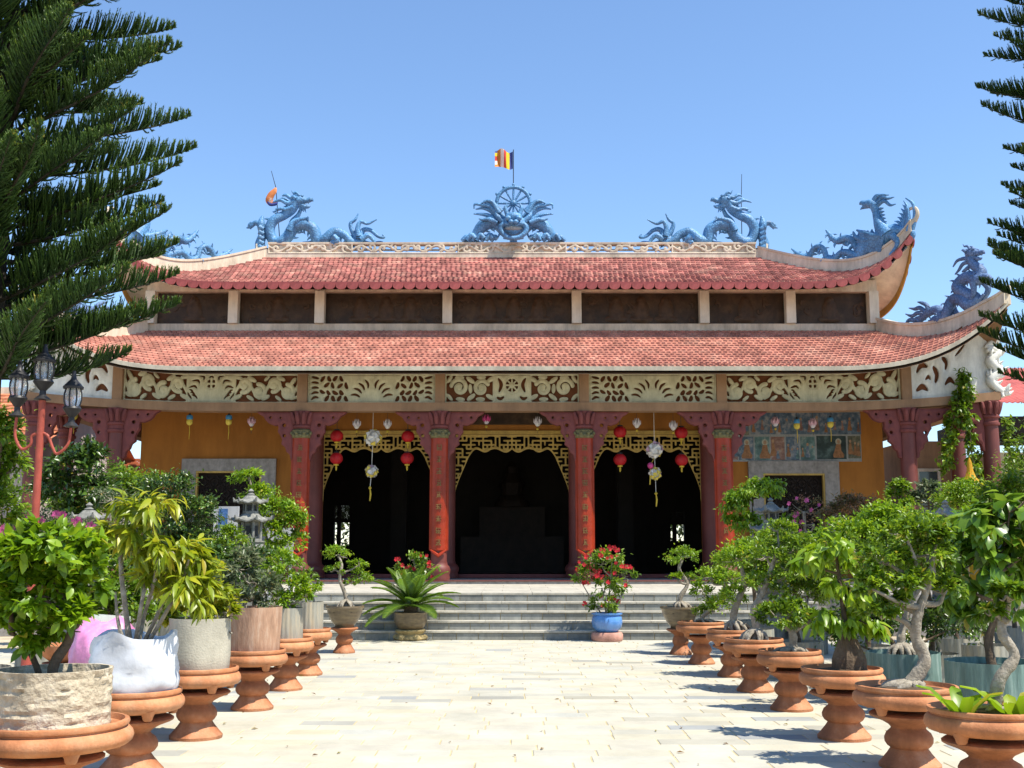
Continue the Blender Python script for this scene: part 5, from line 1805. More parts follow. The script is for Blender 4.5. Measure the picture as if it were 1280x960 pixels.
MB().add([(-14.6, 34.5, 4.85), (-14.6, 43, 4.85), (-14.6, 38.7, 6.8)], [(0, 1, 2)]).build('gable', M_PALEWALL, lb)
sh = building('dark_side_gallery', 'dark open gallery with broken tiled roof between the far right columns', 11.2, 14.2, 41.2, 44, 2.9, M_DARKWOOD)
sh['label'] = 'low dark wooden gallery with tiled roof glimpsed behind the vine-hung columns'
gable_tiles(sh, 11.0, 14.4, 40.6, 43, 2.9, 3.7, M_FARTILE)
sc_ = building('side_corridor', 'brown walled corridor glimpsed behind the vine between the far columns', 12.95, 14.5, 37.2, 40, 5.2, M_TAN, [(13.3, 13.9, 2.6, 4.2)])
sh2 = building('dark_side_gallery', 'low dark wooden gallery glimpsed between the maroon columns near the lamp post', -14.2, -10.6, 41.2, 44, 4.3, M_DARKWOOD)
gable_tiles(sh2, -14.4, -10.4, 40.6, 43, 4.3, 5.1, M_FARTILE)

# ================================================================== potted plants
def pedestal(x, y, s, label, h=.40):
    w = random.Random(int(x * 100) + int(y * 10))
    q = w.uniform(.92, 1.1)
    root = thing('clay_pedestal', (x, y, 0), label, 'pedestal', 'clay pedestals')
    k = h / .40
    MB().lathe([(.215 * s, 0), (.217 * s, .025), (.195 * s, .05 * k), (.155 * s, .10 * k), (.132 * s, .135 * k), (.130 * s, .145 * k)], (x, y, 0), 28).build('foot', M_TERRA2, root, 40)
    MB().lathe([(.130 * s, .14 * k), (.152 * s * q, .158 * k), (.168 * s * q, .185 * k), (.170 * s * q, (.215 + .02 * (q - 1)) * k), (.155 * s * q, .25 * k), (.125 * s, .278 * k), (.118 * s, .292 * k)], (x, y, 0), 28).build('waist', M_TERRA2, root, 40)
    MB().lathe([(.118 * s, .288 * k), (.138 * s, .312 * k), (.185 * s, .340 * k), (.25 * s, .366 * k), (.268 * s, .376 * k), (.27 * s, .388 * k), (.255 * s, h), (.1, h)], (x, y, 0), 28).build('top_plate', M_TERRA2, root, 40)
    return h
def dish_part(x, y, z, r, parent, h=.17):
    d = MB()
    d.lathe([(r * .6, z + .042), (r * .82, z + .045), (r * .93, z + .058), (r * .985, z + .08), (r * 1.0, z + .105), (r * .985, z + .13), (r * .945, z + .15), (r * .90, z + .158), (r * .90, z + .166), (r * .935, z + .172), (r * .945, z + .186), (r * .935, z + .20), (r * .88, z + .203), (r * .845, z + .17), (r * .6, z + .16)], (x, y, 0), 40)
    for k in range(4):
        a = R(38 + 90 * k)
        cx, cy = x + r * .82 * math.cos(a), y + r * .82 * math.sin(a)
        d.lathe([(.026, z), (.036, z + .012), (.04, z + .03), (.06, z + .07)], (cx, cy, 0), 10)
    o = d.build('dish', M_TERRA, parent, 40)
    return z + .195
def soil_part(x, y, z, r, parent):
    MB().lathe([(r, z - .03), (r * .97, z), (r * .5, z + .025), (.01, z + .035)], (x, y, 0), 18, wob=lambda a, zz: 1 + .02 * math.sin(a * 5)).build('soil', M_SOIL, parent, 60)
def can_part(kind, x, y, z, r, h, parent):
    m = MB()
    if kind == 'fabric':
        m.lathe([(r * .97, z), (r, z + .03), (r * 1.02, z + h * .3), (r * .99, z + h * .6), (r * 1.0, z + h), (r * .97, z + h), (r * .96, z + h - .06)], (x, y, 0), 30, wob=lambda a, zz: 1 + .018 * math.sin(a * 3 + zz * 9) + .012 * math.sin(a * 7 - zz * 14))
        o = m.build('fabric_pot', M_FABRIC, parent, 60)
    elif kind == 'barrel':
        m.lathe([(r * .95, z), (r * .98, z + h * .3), (r, z + h * .7), (r * 1.01, z + h), (r * .98, z + h), (r * .97, z + h - .06)], (x, y, 0), 48, wob=lambda a, zz: 1 + .018 * math.copysign(abs(math.sin(a * 8)) ** .5, math.sin(a * 8)) + .012 * math.sin(a * 3 + zz * 6))
        o = m.build('barrel_pot', M_WOODPOT, parent, 40)
    elif kind in ('sheet', 'green'):
        m.lathe([(r, z), (r, z + h * .5), (r, z + h), (r * .985, z + h), (r * .98, z + h - .06)], (x, y, 0), 96, wob=lambda a, zz: 1 + .02 * math.sin(a * 22))
        o = m.build('corrugated_pot', M_METALPOT if kind == 'sheet' else M_GREENPOT, parent, 40)
    elif kind == 'bowl':
        m.lathe([(r * .5, z), (r * .52, z + .03), (r * .72, z + h * .3), (r * .93, z + h * .7), (r * .97, z + h * .85), (r * 1.05, z + h * .92), (r * 1.04, z + h), (r * .93, z + h), (r * .9, z + h * .85)], (x, y, 0), 32)
        o = m.build('glazed_bowl', M_GLAZE, parent, 40)
    elif kind == 'stone':
        g = random.Random(3)
        m.lathe([(r * (.955 + .012 * math.sin(k * 2.1) + .02 * k / 16), z + h * k / 16) for k in range(17)] + [(r * .92, z + h), (r * .9, z + h - .08)], (x, y, 0), 44, wob=lambda a, zz: 1 + .035 * math.sin(a * 2 + .4) + .02 * math.sin(a * 9 + zz * 40) * math.sin(zz * 31 + a * 4) + g.uniform(-.022, .022))
        o = m.build('stone_pot', M_ROCK, parent, 25)
    elif kind == 'bag':
        g = random.Random(12)
        tri = lambda q: abs((q / math.pi) % 2 - 1)
        def wob(a, zz):
            t = (zz - z) / h
            return .96 + .04 * math.sin(a * 3 + t * 4 + .8) * t + .07 * tri(a * 4 + t * 7) + .06 * tri(a * 6 - t * 10 + 1) * (.5 + .5 * t) + g.uniform(-.028, .028)
        m.lathe([(r * (.92 + .12 * math.sin(min(1, k / 3) * 1.57) - .12 * (k / 12) ** 1.5), z + h * k / 12) for k in range(13)] + [(r * .82, z + h * .98), (r * .78, z + h * .86)], (x, y, 0), 38, wob=wob)
        m.v = [(p[0], p[1], p[2] + (p[2] - z > h * .7) * (.03 * math.sin(math.atan2(p[1] - y, p[0] - x) * 3 + 1) + .022 * tri(math.atan2(p[1] - y, p[0] - x) * 7))) for p in m.v]
        o = m.build('plastic_bag_pot', M_BAG, parent, 42)
    return z + h - .05
def trunk_part(pts, r0, r1, parent, matl=M_BARK, name='trunk', knob=.12, seed=0):
    g = random.Random(seed)
    P = smoothpath(pts, 5)
    n = len(P)
    rad = [(r0 + (r1 - r0) * (i / (n - 1)) ** .7) * (1 + g.uniform(-knob, knob)) for i in range(n)]
    return MB().tube(P, rad, 9), P
def plant(label, name, base, Y=None, ped=None, dish=None, can=None, trunk=(), pads=(), leaf=(LF_MID, .05, .5, 2200), tr=(.045, .02), bark=M_BARK, roots=0, dy=0.0, flowers=None, seed=0, stems=None, droop=.15, group=None, cat='bonsai', pedlabel=None, dishlabel=None, tight=.21, thick=.85):
    """base: photo pixel of the front foot of the stand (or Y given: depth of the stem)"""
    if Y is None:
        p = ground(*base)
        x, y = p.x * (p.y + .17) / p.y, p.y + .17
    else:
        p = at(base[0], base[1], Y)
        x, y = p.x, Y
    z = 0.0
    if ped:
        z = pedestal(x, y, ped, pedlabel, .40)
    if dish and can:
        dt = thing('clay_dish', (x, y, z), dishlabel, 'dish', 'footed clay dishes')
        dish_part(x, y, z, dish, dt)
        z += .165
        root = thing(name, (x, y, z), label, cat, group)
        zs = can_part(can[0], x, y, z, can[1], can[2], root)
        soil_part(x, y, zs - .02, can[1] * .93, root)
    elif dish:
        root = thing(name, (x, y, z), label, cat, group)
        zs = dish_part(x, y, z, dish, root) - .02
        soil_part(x, y, zs - .01, dish * .80, root)
    elif can:
        root = thing(name, (x, y, z), label, cat, group)
        zs = can_part(can[0], x, y, z, can[1], can[2], root)
        soil_part(x, y, zs - .02, can[1] * .93, root)
    else:
        root = thing(name, (x, y, z), label, cat, group)
        zs = z
    g = random.Random(seed + 77)
    k = mpp(y)
    PD = []
    for q in pads:
        px, py, rx, ry = q[:4]
        c = at(px, py, y + dy + (q[4] if len(q) > 4 else g.uniform(-.08, .08)))
        PD.append((tuple(c), (rx * k, rx * k * thick, ry * k)))
    T = [Vector((x, y, zs - .02))]
    if trunk:
        T = [at(a, b, y + g.uniform(-.03, .03)) for a, b in trunk]
        T[0].z = min(T[0].z, zs - .01)
        tb, path = trunk_part(T, tr[0], tr[1], root, bark, seed=seed)
    else:
        if PD:
            c = Vector(PD[0][0])
            T = [Vector((x, y, zs - .02)), Vector((x + g.uniform(-.06, .06), y, zs + (c.z - zs) * .35)), Vector((x * .5 + c.x * .5, y, zs + (c.z - zs) * .7)), c]
        else:
            T = [Vector((x, y, zs)), Vector((x, y, zs + .3))]
        tb, path = trunk_part(T, tr[0], tr[1], root, bark, seed=seed)
    for i in range(roots):                                       # spreading surface roots
        a = 2 * math.pi * i / roots + g.uniform(-.3, .3)
        b = path[min(4, len(path) - 1)]
        l = g.uniform(.10, .20)
        e = Vector((path[0].x + math.cos(a) * l, path[0].y + math.sin(a) * l * .8, zs + .0))
        m_ = (b + e) / 2 + Vector((math.cos(a) * .04, math.sin(a) * .04, .01))
        tb.tube(smoothpath([b, m_, e, e + Vector((math.cos(a) * .03, math.sin(a) * .03, -.03))], 3), lerps([tr[0] * .55, tr[0] * .42, tr[0] * .3, .008], 10), 6)
    allp = list(path)
    for st in (stems or []):
        sp = smoothpath([at(a, b, y + g.uniform(-.1, .1)) for a, b in st], 4)
        sp[0].z = min(sp[0].z, zs)
        allp += sp[2:]
        tb.tube(sp, lerps([tr[1], tr[1] * .85, tr[1] * .5], len(sp)), 7)
    for i, (c, r) in enumerate(PD):                              # limbs reaching into every leaf pad
        c = Vector(c)
        j = min(range(len(allp)), key=lambda q: (allp[q] - c).length + (0.25 if allp[q].z > c.z - .35 * abs(allp[q].x - c.x) else 0))
        s_ = allp[j]
        if (s_ - c).length > .06:
            md = (s_ + c) / 2 + Vector((g.uniform(-.05, .05), g.uniform(-.04, .04), g.uniform(-.06, .02)))
            lp = smoothpath([s_, md, c], 4)
            tb.tube(lp, lerps([tr[1] * .95, tr[1] * .7, tr[1] * .3], len(lp)), 6)
        for q in range(5):
            e = c + Vector((r[0] * g.uniform(-.7, .7), r[1] * g.uniform(-.7, .7), r[2] * g.uniform(-.5, .6)))
            tb.tube([c, (c + e) / 2 + Vector((0, 0, -.02)), e], [tr[1] * .35, tr[1] * .25, .003], 4)
    tb.build('trunk', bark, root, 60)
    if PD:
        crown('crown', PD, leaf[0], leaf[1], leaf[2], leaf[3], root, droop, seed, tight)
    if flowers:
        blossoms('flowers', PD, flowers[0], flowers[1], flowers[2], root, seed)['kind'] = 'stuff'
    return root
# --- the row on the right
PR = 'clay pedestal carrying '
plant('ball-topped bonsai with gnarled roots in a brown bowl beside the blue pot', 'potted_bonsai', (851, 819), ped=.82, can=('bowl', .30, .34), trunk=[(852, 768), (850, 748), (859, 730), (849, 712), (853, 700)], pads=[(853, 696, 19, 11), (846, 724, 9, 6), (862, 722, 7, 5)], leaf=(LF_BRIGHT, .05, .5, 1500), tr=(.05, .022), roots=9, seed=1, pedlabel=PR + 'the brown bowl of the ball-topped bonsai')
plant('low bright bonsai of several flat leaf pads next to the ball-topped one', 'potted_bonsai', (877, 831), ped=.9, dish=.36, trunk=[(884, 782), (878, 772), (888, 762), (902, 748), (906, 730)], pads=[(886, 722, 24, 11), (909, 724, 24, 13), (876, 738, 16, 12), (894, 760, 24, 16), (915, 740, 14, 9)], leaf=(LF_BRIGHT, .055, .5, 3000), tr=(.04, .02), roots=7, seed=2, pedlabel=PR + 'the low bonsai of flat leaf pads')
plant('bonsai with one tall domed crown over a leaning trunk and mossy dish', 'potted_bonsai', (916.5, 847), ped=.95, dish=.34, trunk=[(925, 790), (917, 772), (922, 752), (930, 730), (926, 705)], pads=[(924, 699, 31, 19), (940, 728, 24, 14), (912, 747, 20, 12), (952, 708, 22, 14)], leaf=(LF_BRIGHT, .055, .5, 3400), tr=(.07, .025), roots=8, seed=3, pedlabel=PR + 'the bonsai with the tall domed crown')
plant('broad dark-crowned bonsai standing on pale stilted roots', 'potted_bonsai', (944.5, 866), ped=1.0, dish=.36, trunk=[(941, 806), (945, 782), (942, 762), (955, 738), (966, 705)], pads=[(958, 696, 26, 15), (992, 716, 26, 16), (946, 728, 20, 11), (1002, 684, 22, 14), (972, 664, 22, 12), (972, 742, 14, 8)], leaf=(LF_MID, .055, .46, 3600), tr=(.06, .028), roots=12, seed=4, pedlabel=PR + 'the stilt-rooted bonsai')
plant('small sparse bonsai with a thick pale trunk and one round pad', 'potted_bonsai', (989.7, 890), ped=1.0, dish=.34, trunk=[(986, 826), (991, 808), (990, 790), (978, 780)], pads=[(974, 772, 27, 17), (1012, 776, 8, 14), (995, 758, 12, 8)], leaf=(LF_MID, .06, .5, 1700), tr=(.06, .03), roots=10, seed=5, pedlabel=PR + 'the sparse bonsai with one round pad')
plant('young tree with large drooping light green leaves rising from a dark stump', 'potted_bonsai', (1055.7, 927), ped=1.05, dish=.37, trunk=[(1060, 842), (1058, 815), (1060, 798), (1055, 770), (1050, 730), (1046, 700)], pads=[(1040, 688, 32, 18), (1016, 702, 18, 14), (1074, 702, 18, 16), (1062, 735, 34, 22), (1030, 772, 14, 16), (1085, 745, 24, 20), (1075, 775, 24, 14)], leaf=(LF_BRIGHT, .13, .42, 1150), tr=(.045, .014), bark=M_BARKD, roots=5, seed=6, droop=.45, pedlabel=PR + 'the young tree with drooping leaves')
st_ = at(1062, 842, ground(1055.7, 927).y + .17)
m = MB()
for k in range(9):
    a = k * .7
    m.tube(smoothpath([(st_.x + .1 * math.cos(a), st_.y + .09 * math.sin(a), st_.z - .05), (st_.x + .09 * math.cos(a + .3), st_.y + .08 * math.sin(a + .3), st_.z + .12), (st_.x + .04 * math.cos(a), st_.y + .04 * math.sin(a), st_.z + .33)], 4), lerps([.05, .06, .025], 9), 7)
tag(m.build('weathered_stump', M_BARKD), 'dark gnarled stump standing in the dish of the drooping-leaved young tree', 'stump')
plant('tall bonsai with a thick curved pale trunk under a wide leafy crown', 'potted_bonsai', (1138, 964), ped=1.05, dish=.40, trunk=[(1128, 872), (1142, 850), (1156, 825), (1144, 795), (1148, 765), (1158, 738)], pads=[(1104, 700, 30, 17), (1160, 694, 30, 18), (1138, 730, 26, 13), (1088, 735, 22, 13), (1182, 738, 22, 14), (1130, 664, 28, 15), (1100, 768, 18, 10), (1172, 668, 20, 12), (1118, 752, 16, 9)], leaf=(LF_MID, .06, .46, 4300), tr=(.075, .03), roots=11, seed=7, pedlabel=PR + 'the tall bonsai with the curved trunk')
plant('crooked bare-trunked bonsai with broad leaf rosettes at its foot', 'potted_bonsai', (1242, 1012), ped=1.1, dish=.40, trunk=[(1240, 915), (1243, 880), (1250, 848), (1268, 820), (1252, 790), (1258, 760)], pads=[(1258, 745, 22, 12), (1240, 765, 14, 9)], leaf=(LF_MID, .07, .5, 420), tr=(.055, .03), roots=6, seed=8, pedlabel=PR + 'the crooked bare-trunked bonsai')
def rosette(px, py, Y, n, L, label, mt=LF_BRIGHT):
    c = at(px, py, Y)
    root = thing('leaf_rosette', tuple(c), label, 'plant', 'rosettes at the foot of the crooked bonsai')
    g = random.Random(px)
    for k in range(n):
        a = 2 * math.pi * k / n + g.uniform(-.2, .2)
        d = Vector((math.cos(a), math.sin(a) * .8, 0))
        t = Vector((-math.sin(a), math.cos(a), 0))
        l = L * g.uniform(.8, 1.1)
        m = MB()
        P = []
        for i, (u, h, w_) in enumerate(((0, 0, .015), (.35, .36, .042), (.7, .58, .038), (1, .62, .003))):
            P += [c + d * l * u * .75 + Vector((0, 0, l * h)) - t * w_, c + d * l * u * .75 + Vector((0, 0, l * h - .012)), c + d * l * u * .75 + Vector((0, 0, l * h)) + t * w_]
        m.add(P, [(i * 3 + j, i * 3 + j + 1, i * 3 + j + 4, i * 3 + j + 3) for i in range(3) for j in range(2)], g.uniform(.4, 1))
        m.build('leaf', mt, root, 60)
YH = ground(1242, 1012).y + .17
rosette(1204, 908, YH - .16, 8, .36, 'broad leaf rosette at the dish edge facing the paved court')
rosette(1270, 914, YH - .14, 9, .40, 'broad leaf rosette behind the crooked trunk, away from the paved court')
# second row on the right
plant('spreading bonsai on a cage of pale roots in a green corrugated pot', 'potted_bonsai', (1132, 886), can=('green', .37, .56), trunk=[(1128, 818), (1126, 800), (1130, 780), (1140, 750)], pads=[(1150, 690, 34, 24), (1118, 722, 28, 16), (1176, 672, 30, 22), (1060, 680, 24, 16)], leaf=(LF_MID, .055, .5, 3200), tr=(.06, .03), roots=16, seed=9)
plant('large-leaved glossy plant in a wide green corrugated pot', 'potted_plant', (1244, 908), can=('green', .42, .58), trunk=[(1240, 835), (1236, 800), (1246, 760), (1240, 720)], pads=[(1238, 660, 40, 34), (1262, 640, 34, 30), (1220, 700, 34, 30), (1258, 720, 34, 34), (1205, 735, 22, 24), (1285, 690, 36, 40), (1235, 765, 34, 18)], leaf=(leaf_mat('leaf_glossy', (.04, .095, .008), (.09, .19, .012), (.19, .31, .03), .35, .3, .5), .20, .55, 900), tr=(.05, .025), bark=M_BARKD, seed=10, droop=.35, cat='plant', dy=.15)
plant('small plant in a low clay dish between the two green pots', 'potted_bonsai', (1182, 868), dish=.34, can=None, trunk=[(1180, 852), (1176, 820), (1170, 790), (1185, 772)], pads=[(1178, 765, 22, 12), (1160, 780, 14, 8)], leaf=(LF_DARK, .06, .5, 700), tr=(.03, .015), seed=11)
# --- the row on the left
plant('leafy bright green shrub in a rough stone pot on a very wide dish', 'potted_shrub', (58, 1040), ped=1.15, dish=.47, can=('stone', .33, .34), trunk=[(72, 880), (66, 835), (86, 800), (92, 765)], pads=[(60, 690, 58, 26), (15, 715, 40, 32), (104, 726, 34, 28), (50, 745, 46, 30), (0, 770, 34, 26), (85, 780, 30, 20), (30, 800, 26, 18)], leaf=(LF_BRIGHT, .085, .52, 3900), tr=(.045, .022), bark=M_BARKD, seed=12, cat='shrub', stems=[[(60, 880), (40, 820), (15, 790)]], pedlabel=PR + 'the very wide dish with the stone pot', dishlabel='very wide footed clay dish under the rough stone pot')
plant('slender multi-stemmed plant with long yellow-green leaves in a white plastic bag', 'potted_plant', (162, 972), ped=1.1, dish=.37, can=('bag', .31, .42), trunk=[(162, 812), (158, 770), (152, 720), (150, 660)], pads=[(180, 640, 34, 20), (150, 672, 24, 22), (214, 690, 30, 20), (172, 690, 26, 18), (236, 706, 20, 18), (228, 742, 26, 20), (196, 724, 22, 16), (250, 735, 14, 16)], leaf=(LF_YEL, .15, .26, 1150), tr=(.026, .017), seed=13, droop=.4, cat='plant', stems=[[(168, 812), (176, 760), (186, 700), (184, 640)], [(175, 812), (196, 770), (210, 730), (215, 690)], [(180, 812), (205, 770), (226, 730), (236, 700)], [(172, 812), (180, 770), (192, 730), (196, 700)], [(158, 812), (148, 780), (144, 740)]], pedlabel=PR + 'the dish with the white plastic bag', dishlabel='footed clay dish holding the white plastic bag pot')
plant('yellowish bushy shrub in a plain grey fabric pot', 'potted_shrub', (244.5, 926), ped=1.05, dish=.37, can=('fabric', .265, .46), trunk=[(244, 800), (238, 780), (246, 760)], pads=[(228, 742, 30, 22), (262, 745, 28, 22), (245, 772, 34, 16), (280, 765, 18, 18), (212, 770, 14, 14), (255, 715, 22, 16)], leaf=(LF_YEL, .07, .45, 2300), tr=(.035, .018), seed=14, cat='shrub', stems=[[(250, 800), (275, 785), (290, 792)]], pedlabel=PR + 'the dish with the grey fabric pot', dishlabel='footed clay dish under the plain grey fabric pot')
plant('grey-green twiggy shrub in a pinkish brown barrel pot', 'potted_shrub', (315, 889), ped=1.0, dish=.35, can=('barrel', .27, .47), trunk=[(312, 775), (306, 755), (314, 735)], pads=[(298, 712, 26, 22), (318, 728, 24, 18), (284, 740, 20, 18), (310, 752, 28, 12), (332, 742, 16, 14)], leaf=(LF_GREY, .065, .42, 2000), tr=(.035, .016), seed=15, cat='shrub', pedlabel=PR + 'the dish with the barrel pot', dishlabel='footed clay dish under the pinkish brown barrel pot')
plant('round bright green bush in a brown-streaked corrugated can', 'potted_shrub', (356, 864), ped=.95, dish=.33, can=('sheet', .19, .38), trunk=[(364, 778), (360, 755), (352, 735)], pads=[(350, 706, 26, 18), (372, 738, 20, 16), (338, 730, 22, 18), (356, 752, 26, 12), (384, 745, 10, 12)], leaf=(LF_BRIGHT, .06, .48, 2500), tr=(.04, .018), seed=16, cat='shrub', pedlabel=PR + 'the dish with the brown-streaked can', dishlabel='footed clay dish under the brown-streaked corrugated can')
plant('thin upright seedling in a pale grey corrugated can', 'potted_shrub', (384.5, 845), ped=.9, dish=.31, can=('sheet', .185, .38), trunk=[(396, 766), (391, 745), (386, 725)], pads=[(384, 722, 14, 9), (394, 738, 9, 8), (372, 734, 9, 9)], leaf=(LF_MID, .07, .42, 420), tr=(.016, .009), seed=17, cat='shrub', pedlabel=PR + 'the dish with the pale grey can', dishlabel='footed clay dish under the pale grey corrugated can')
plant('bonsai of four separate pads on an S-shaped trunk in a brown bowl', 'potted_bonsai', (430, 817), ped=.82, can=('bowl', .30, .34), trunk=[(433, 768), (432, 745), (425, 725), (427, 706), (424, 697)], pads=[(423, 693, 18, 9), (449, 706, 12, 7), (451, 722, 17, 10), (418, 712, 11, 7), (440, 728, 8, 5)], leaf=(LF_BRIGHT, .05, .5, 1700), tr=(.045, .018), roots=11, seed=18, pedlabel=PR + 'the brown bowl of the four-pad bonsai')
# --- pots by the steps
Y_S = ground(513, 801).y + .22
xs_ = at(513, 800, Y_S).x
sago = thing('sago_palm', (xs_, Y_S, 0), 'sago palm with stiff arching fronds in a dark pot before the steps', 'palm')
m = MB().lathe([(.27, 0), (.3, .03), (.27, .06), (.23, .11), (.29, .17), (.26, .19)], (xs_, Y_S, 0), 20)
for k in range(6):
    a = k * 1.047
    m.ball((xs_ + .26 * math.cos(a), Y_S + .26 * math.sin(a), .05), (.07, .07, .06), 8, 6)
m.build('stand', M_SAND, sago, 40)
MB().lathe([(.2, .19), (.26, .24), (.31, .36), (.30, .46), (.32, .50), (.27, .50), (.25, .45)], (xs_, Y_S, 0), 24).build('pot', M_GLAZE, sago, 40)
MB().lathe([(.10, .44), (.13, .52), (.12, .64), (.07, .74), (.02, .78)], (xs_, Y_S, 0), 12, wob=lambda a, z: 1 + .1 * math.sin(a * 9 + z * 60)).build('stem', M_BARKD, sago, 30)
g = random.Random(21)
for k in range(34):
    a = 2.399 * k
    t = k / 33
    el = R(82 - 72 * t + g.uniform(-6, 6))
    L = (.62 + .40 * math.sin(min(1, t * 1.3) * 1.5)) * g.uniform(.9, 1.08)
    h = Vector((math.cos(a), math.sin(a), 0))
    P = [Vector((xs_, Y_S, .66 - .1 * t))]
    th = el
    for i in range(10):
        P.append(P[-1] + (h * math.cos(th) + Vector((0, 0, math.sin(th)))) * L / 10)
        th -= R(2.2 + 3.2 * t)
    m = MB()
    m.tube(P, lerps([.012, .009, .004], len(P)), 5, rnd=.6)
    side = Vector((-h.y, h.x, 0))
    for i in range(30):
        u = .1 + .9 * i / 30
        q = u * 10
        j = min(9, int(q))
        p = P[j].lerp(P[j + 1], q - j)
        tn = (P[j + 1] - P[j]).normalized()
        up = side.cross(tn).normalized()
        if up.z < 0: up = -up
        ll = .20 * math.sin(math.pi * min(1, .18 + u * .82)) ** .7 + .02
        for s_ in (-1, 1):
            d = (side * s_ * .8 + tn * .62 + up * .22).normalized()
            w_ = tn * .008
            m.add([p - w_, p + w_, p + d * ll * .6 + w_ * .8 + up * .006, p + d * ll - up * .02, p + d * ll * .6 - w_ * .8 + up * .006], [(0, 1, 2, 3, 4)], min(1, max(0, .35 + .45 * u * g.uniform(.4, 1) + g.uniform(-.15, .15))))
    m.build('frond', LF_SAGO, sago)
def plant_on_step(px, py, Y, z): return at(px, py, Y)
cz = RISE * 2
plant('red-flowered thorny shrub rising behind the sago palm', 'flowering_shrub', (521, 760), Y=Y_ST + RUN * 1.5, can=None, pads=[(518, 700, 22, 10), (505, 712, 12, 9), (532, 712, 14, 10), (520, 722, 20, 12)], leaf=(LF_MID, .075, .42, 800), tr=(.03, .014), seed=22, cat='shrub', flowers=(M_FLOWR, .045, 20))
o = [q for q in bpy.data.objects if q.name.startswith('flowering_shrub')][0]
Y_B = ground(760, 802).y + .24
plant('red-flowered bush in a round blue glazed pot before the steps', 'flowering_shrub', (759, 802), can=None, trunk=[(759, 772), (757, 755), (752, 735)], pads=[(752, 706, 28, 18), (735, 722, 18, 14), (776, 718, 17, 12), (755, 735, 30, 14), (753, 756, 22, 11), (762, 694, 14, 10)], leaf=(LF_MID, .075, .42, 2600), tr=(.03, .016), seed=23, cat='shrub', flowers=(M_FLOWR, .05, 46), stems=[[(762, 772), (775, 750), (785, 725)], [(755, 772), (740, 750), (728, 730)], [(760, 772), (762, 740), (765, 700)]])
fb = [q for q in bpy.data.objects if q.name.startswith('flowering_shrub') and q.parent is None][-1]
bx, by = fb.location.x, fb.location.y
m = MB().lathe([(.17, .155), (.2, .17), (.265, .25), (.285, .34), (.27, .43), (.25, .46), (.285, .48), (.285, .505), (.24, .505), (.22, .46)], (bx, by, 0), 32)
m.build('pot', M_BLUEPOT, fb, 40)
soil_part(bx, by, .47, .23, fb)
m = MB().lathe([(.27, 0), (.29, .03), (.29, .12), (.26, .158)], (bx, by, 0), 24)
tag(m.build('round_stand', M_PINKSTONE, None, 40), 'low round pinkish stand under the blue glazed pot', 'stand')

# bags and bits behind the left row
def bag(px, py, Y, w_, h, mt, label, name='plastic_bag'):
    c = at(px, py, Y)
    z0 = c.z - h / 2
    m = MB()
    m.lathe([(w_ * .44, 0), (w_ * .5, h * .08), (w_ * .52, h * .3), (w_ * .50, h * .5), (w_ * .46, h * .66), (w_ * .38, h * .8), (w_ * .24, h * .92), (w_ * .06, h)], (c.x, Y, z0), 60, wob=lambda a, z: 1 + .16 * abs(math.sin(a * 1.5 + z * 3)) + .08 * abs(math.sin(a * 4 - z * 11)) + .04 * math.sin(a * 9 + z * 17))
    m.v = [(p[0], p[1], p[2] + (.09 * abs(math.cos(math.atan2(p[1] - Y, p[0] - c.x))) ** 3 if p[2] - z0 > h * .6 and p[2] - z0 < h * .97 else 0)) for p in m.v]
    return tag(m.build(name, mt, None, 50), label, 'bag')
yb = 10.6
tb_ = thing('clay_bowl', tuple(at(82, 838, yb)), 'plain clay bowl on a clay stand behind the stone pot', 'bowl')
c = at(82, 822, yb)
MB().lathe([(.10, 0), (.14, .06), (.10, .25), (.12, c.z - .1), (.2, c.z - .06), (.2, c.z - .04)], (c.x, yb, 0), 24).build('stand', M_TERRA2, tb_, 40)
MB().lathe([(.12, -.04), (.2, .02), (.245, .08), (.255, .12), (.225, .12), (.2, .06)], c, 28).build('bowl', M_TERRA, tb_, 40)
crate = at(128, 850, 10.3)
m = MB()
for k in range(5):
    m.box((crate.x, 10.3 + .0, .08 + .11 * k), (.62, .5, .085))
for sx in (-1, 1):
    m.box((crate.x + sx * .27, 10.3 - .235, .26), (.06, .02, .52))
    m.box((crate.x + sx * .27, 10.3 + .235, .26), (.06, .02, .52))
tag(m.build('wooden_crate', M_DARKWOOD), 'dark slatted wooden crate under the pink bag behind the white bag pot', 'crate')
pk = bag(128, 812, 10.3, .46, .42, M_PINKBAG, 'crumpled pink plastic bag behind the white bag pot')
zb_ = min((pk.matrix_world @ v.co).z for v in pk.data.vertices)
pk.location.z = .565 - zb_
cd_ = at(130, 792, 10.42)
m = MB().box((cd_.x, 10.5, .565 + .24), (.36, .02, .46), M=Matrix.Rotation(R(-6), 3, 'X') @ Matrix.Rotation(R(4), 3, 'Y'))
tag(m.build('pale_card', M_PALECARD), 'pale green card leaning behind the crumpled pink bag', 'card')

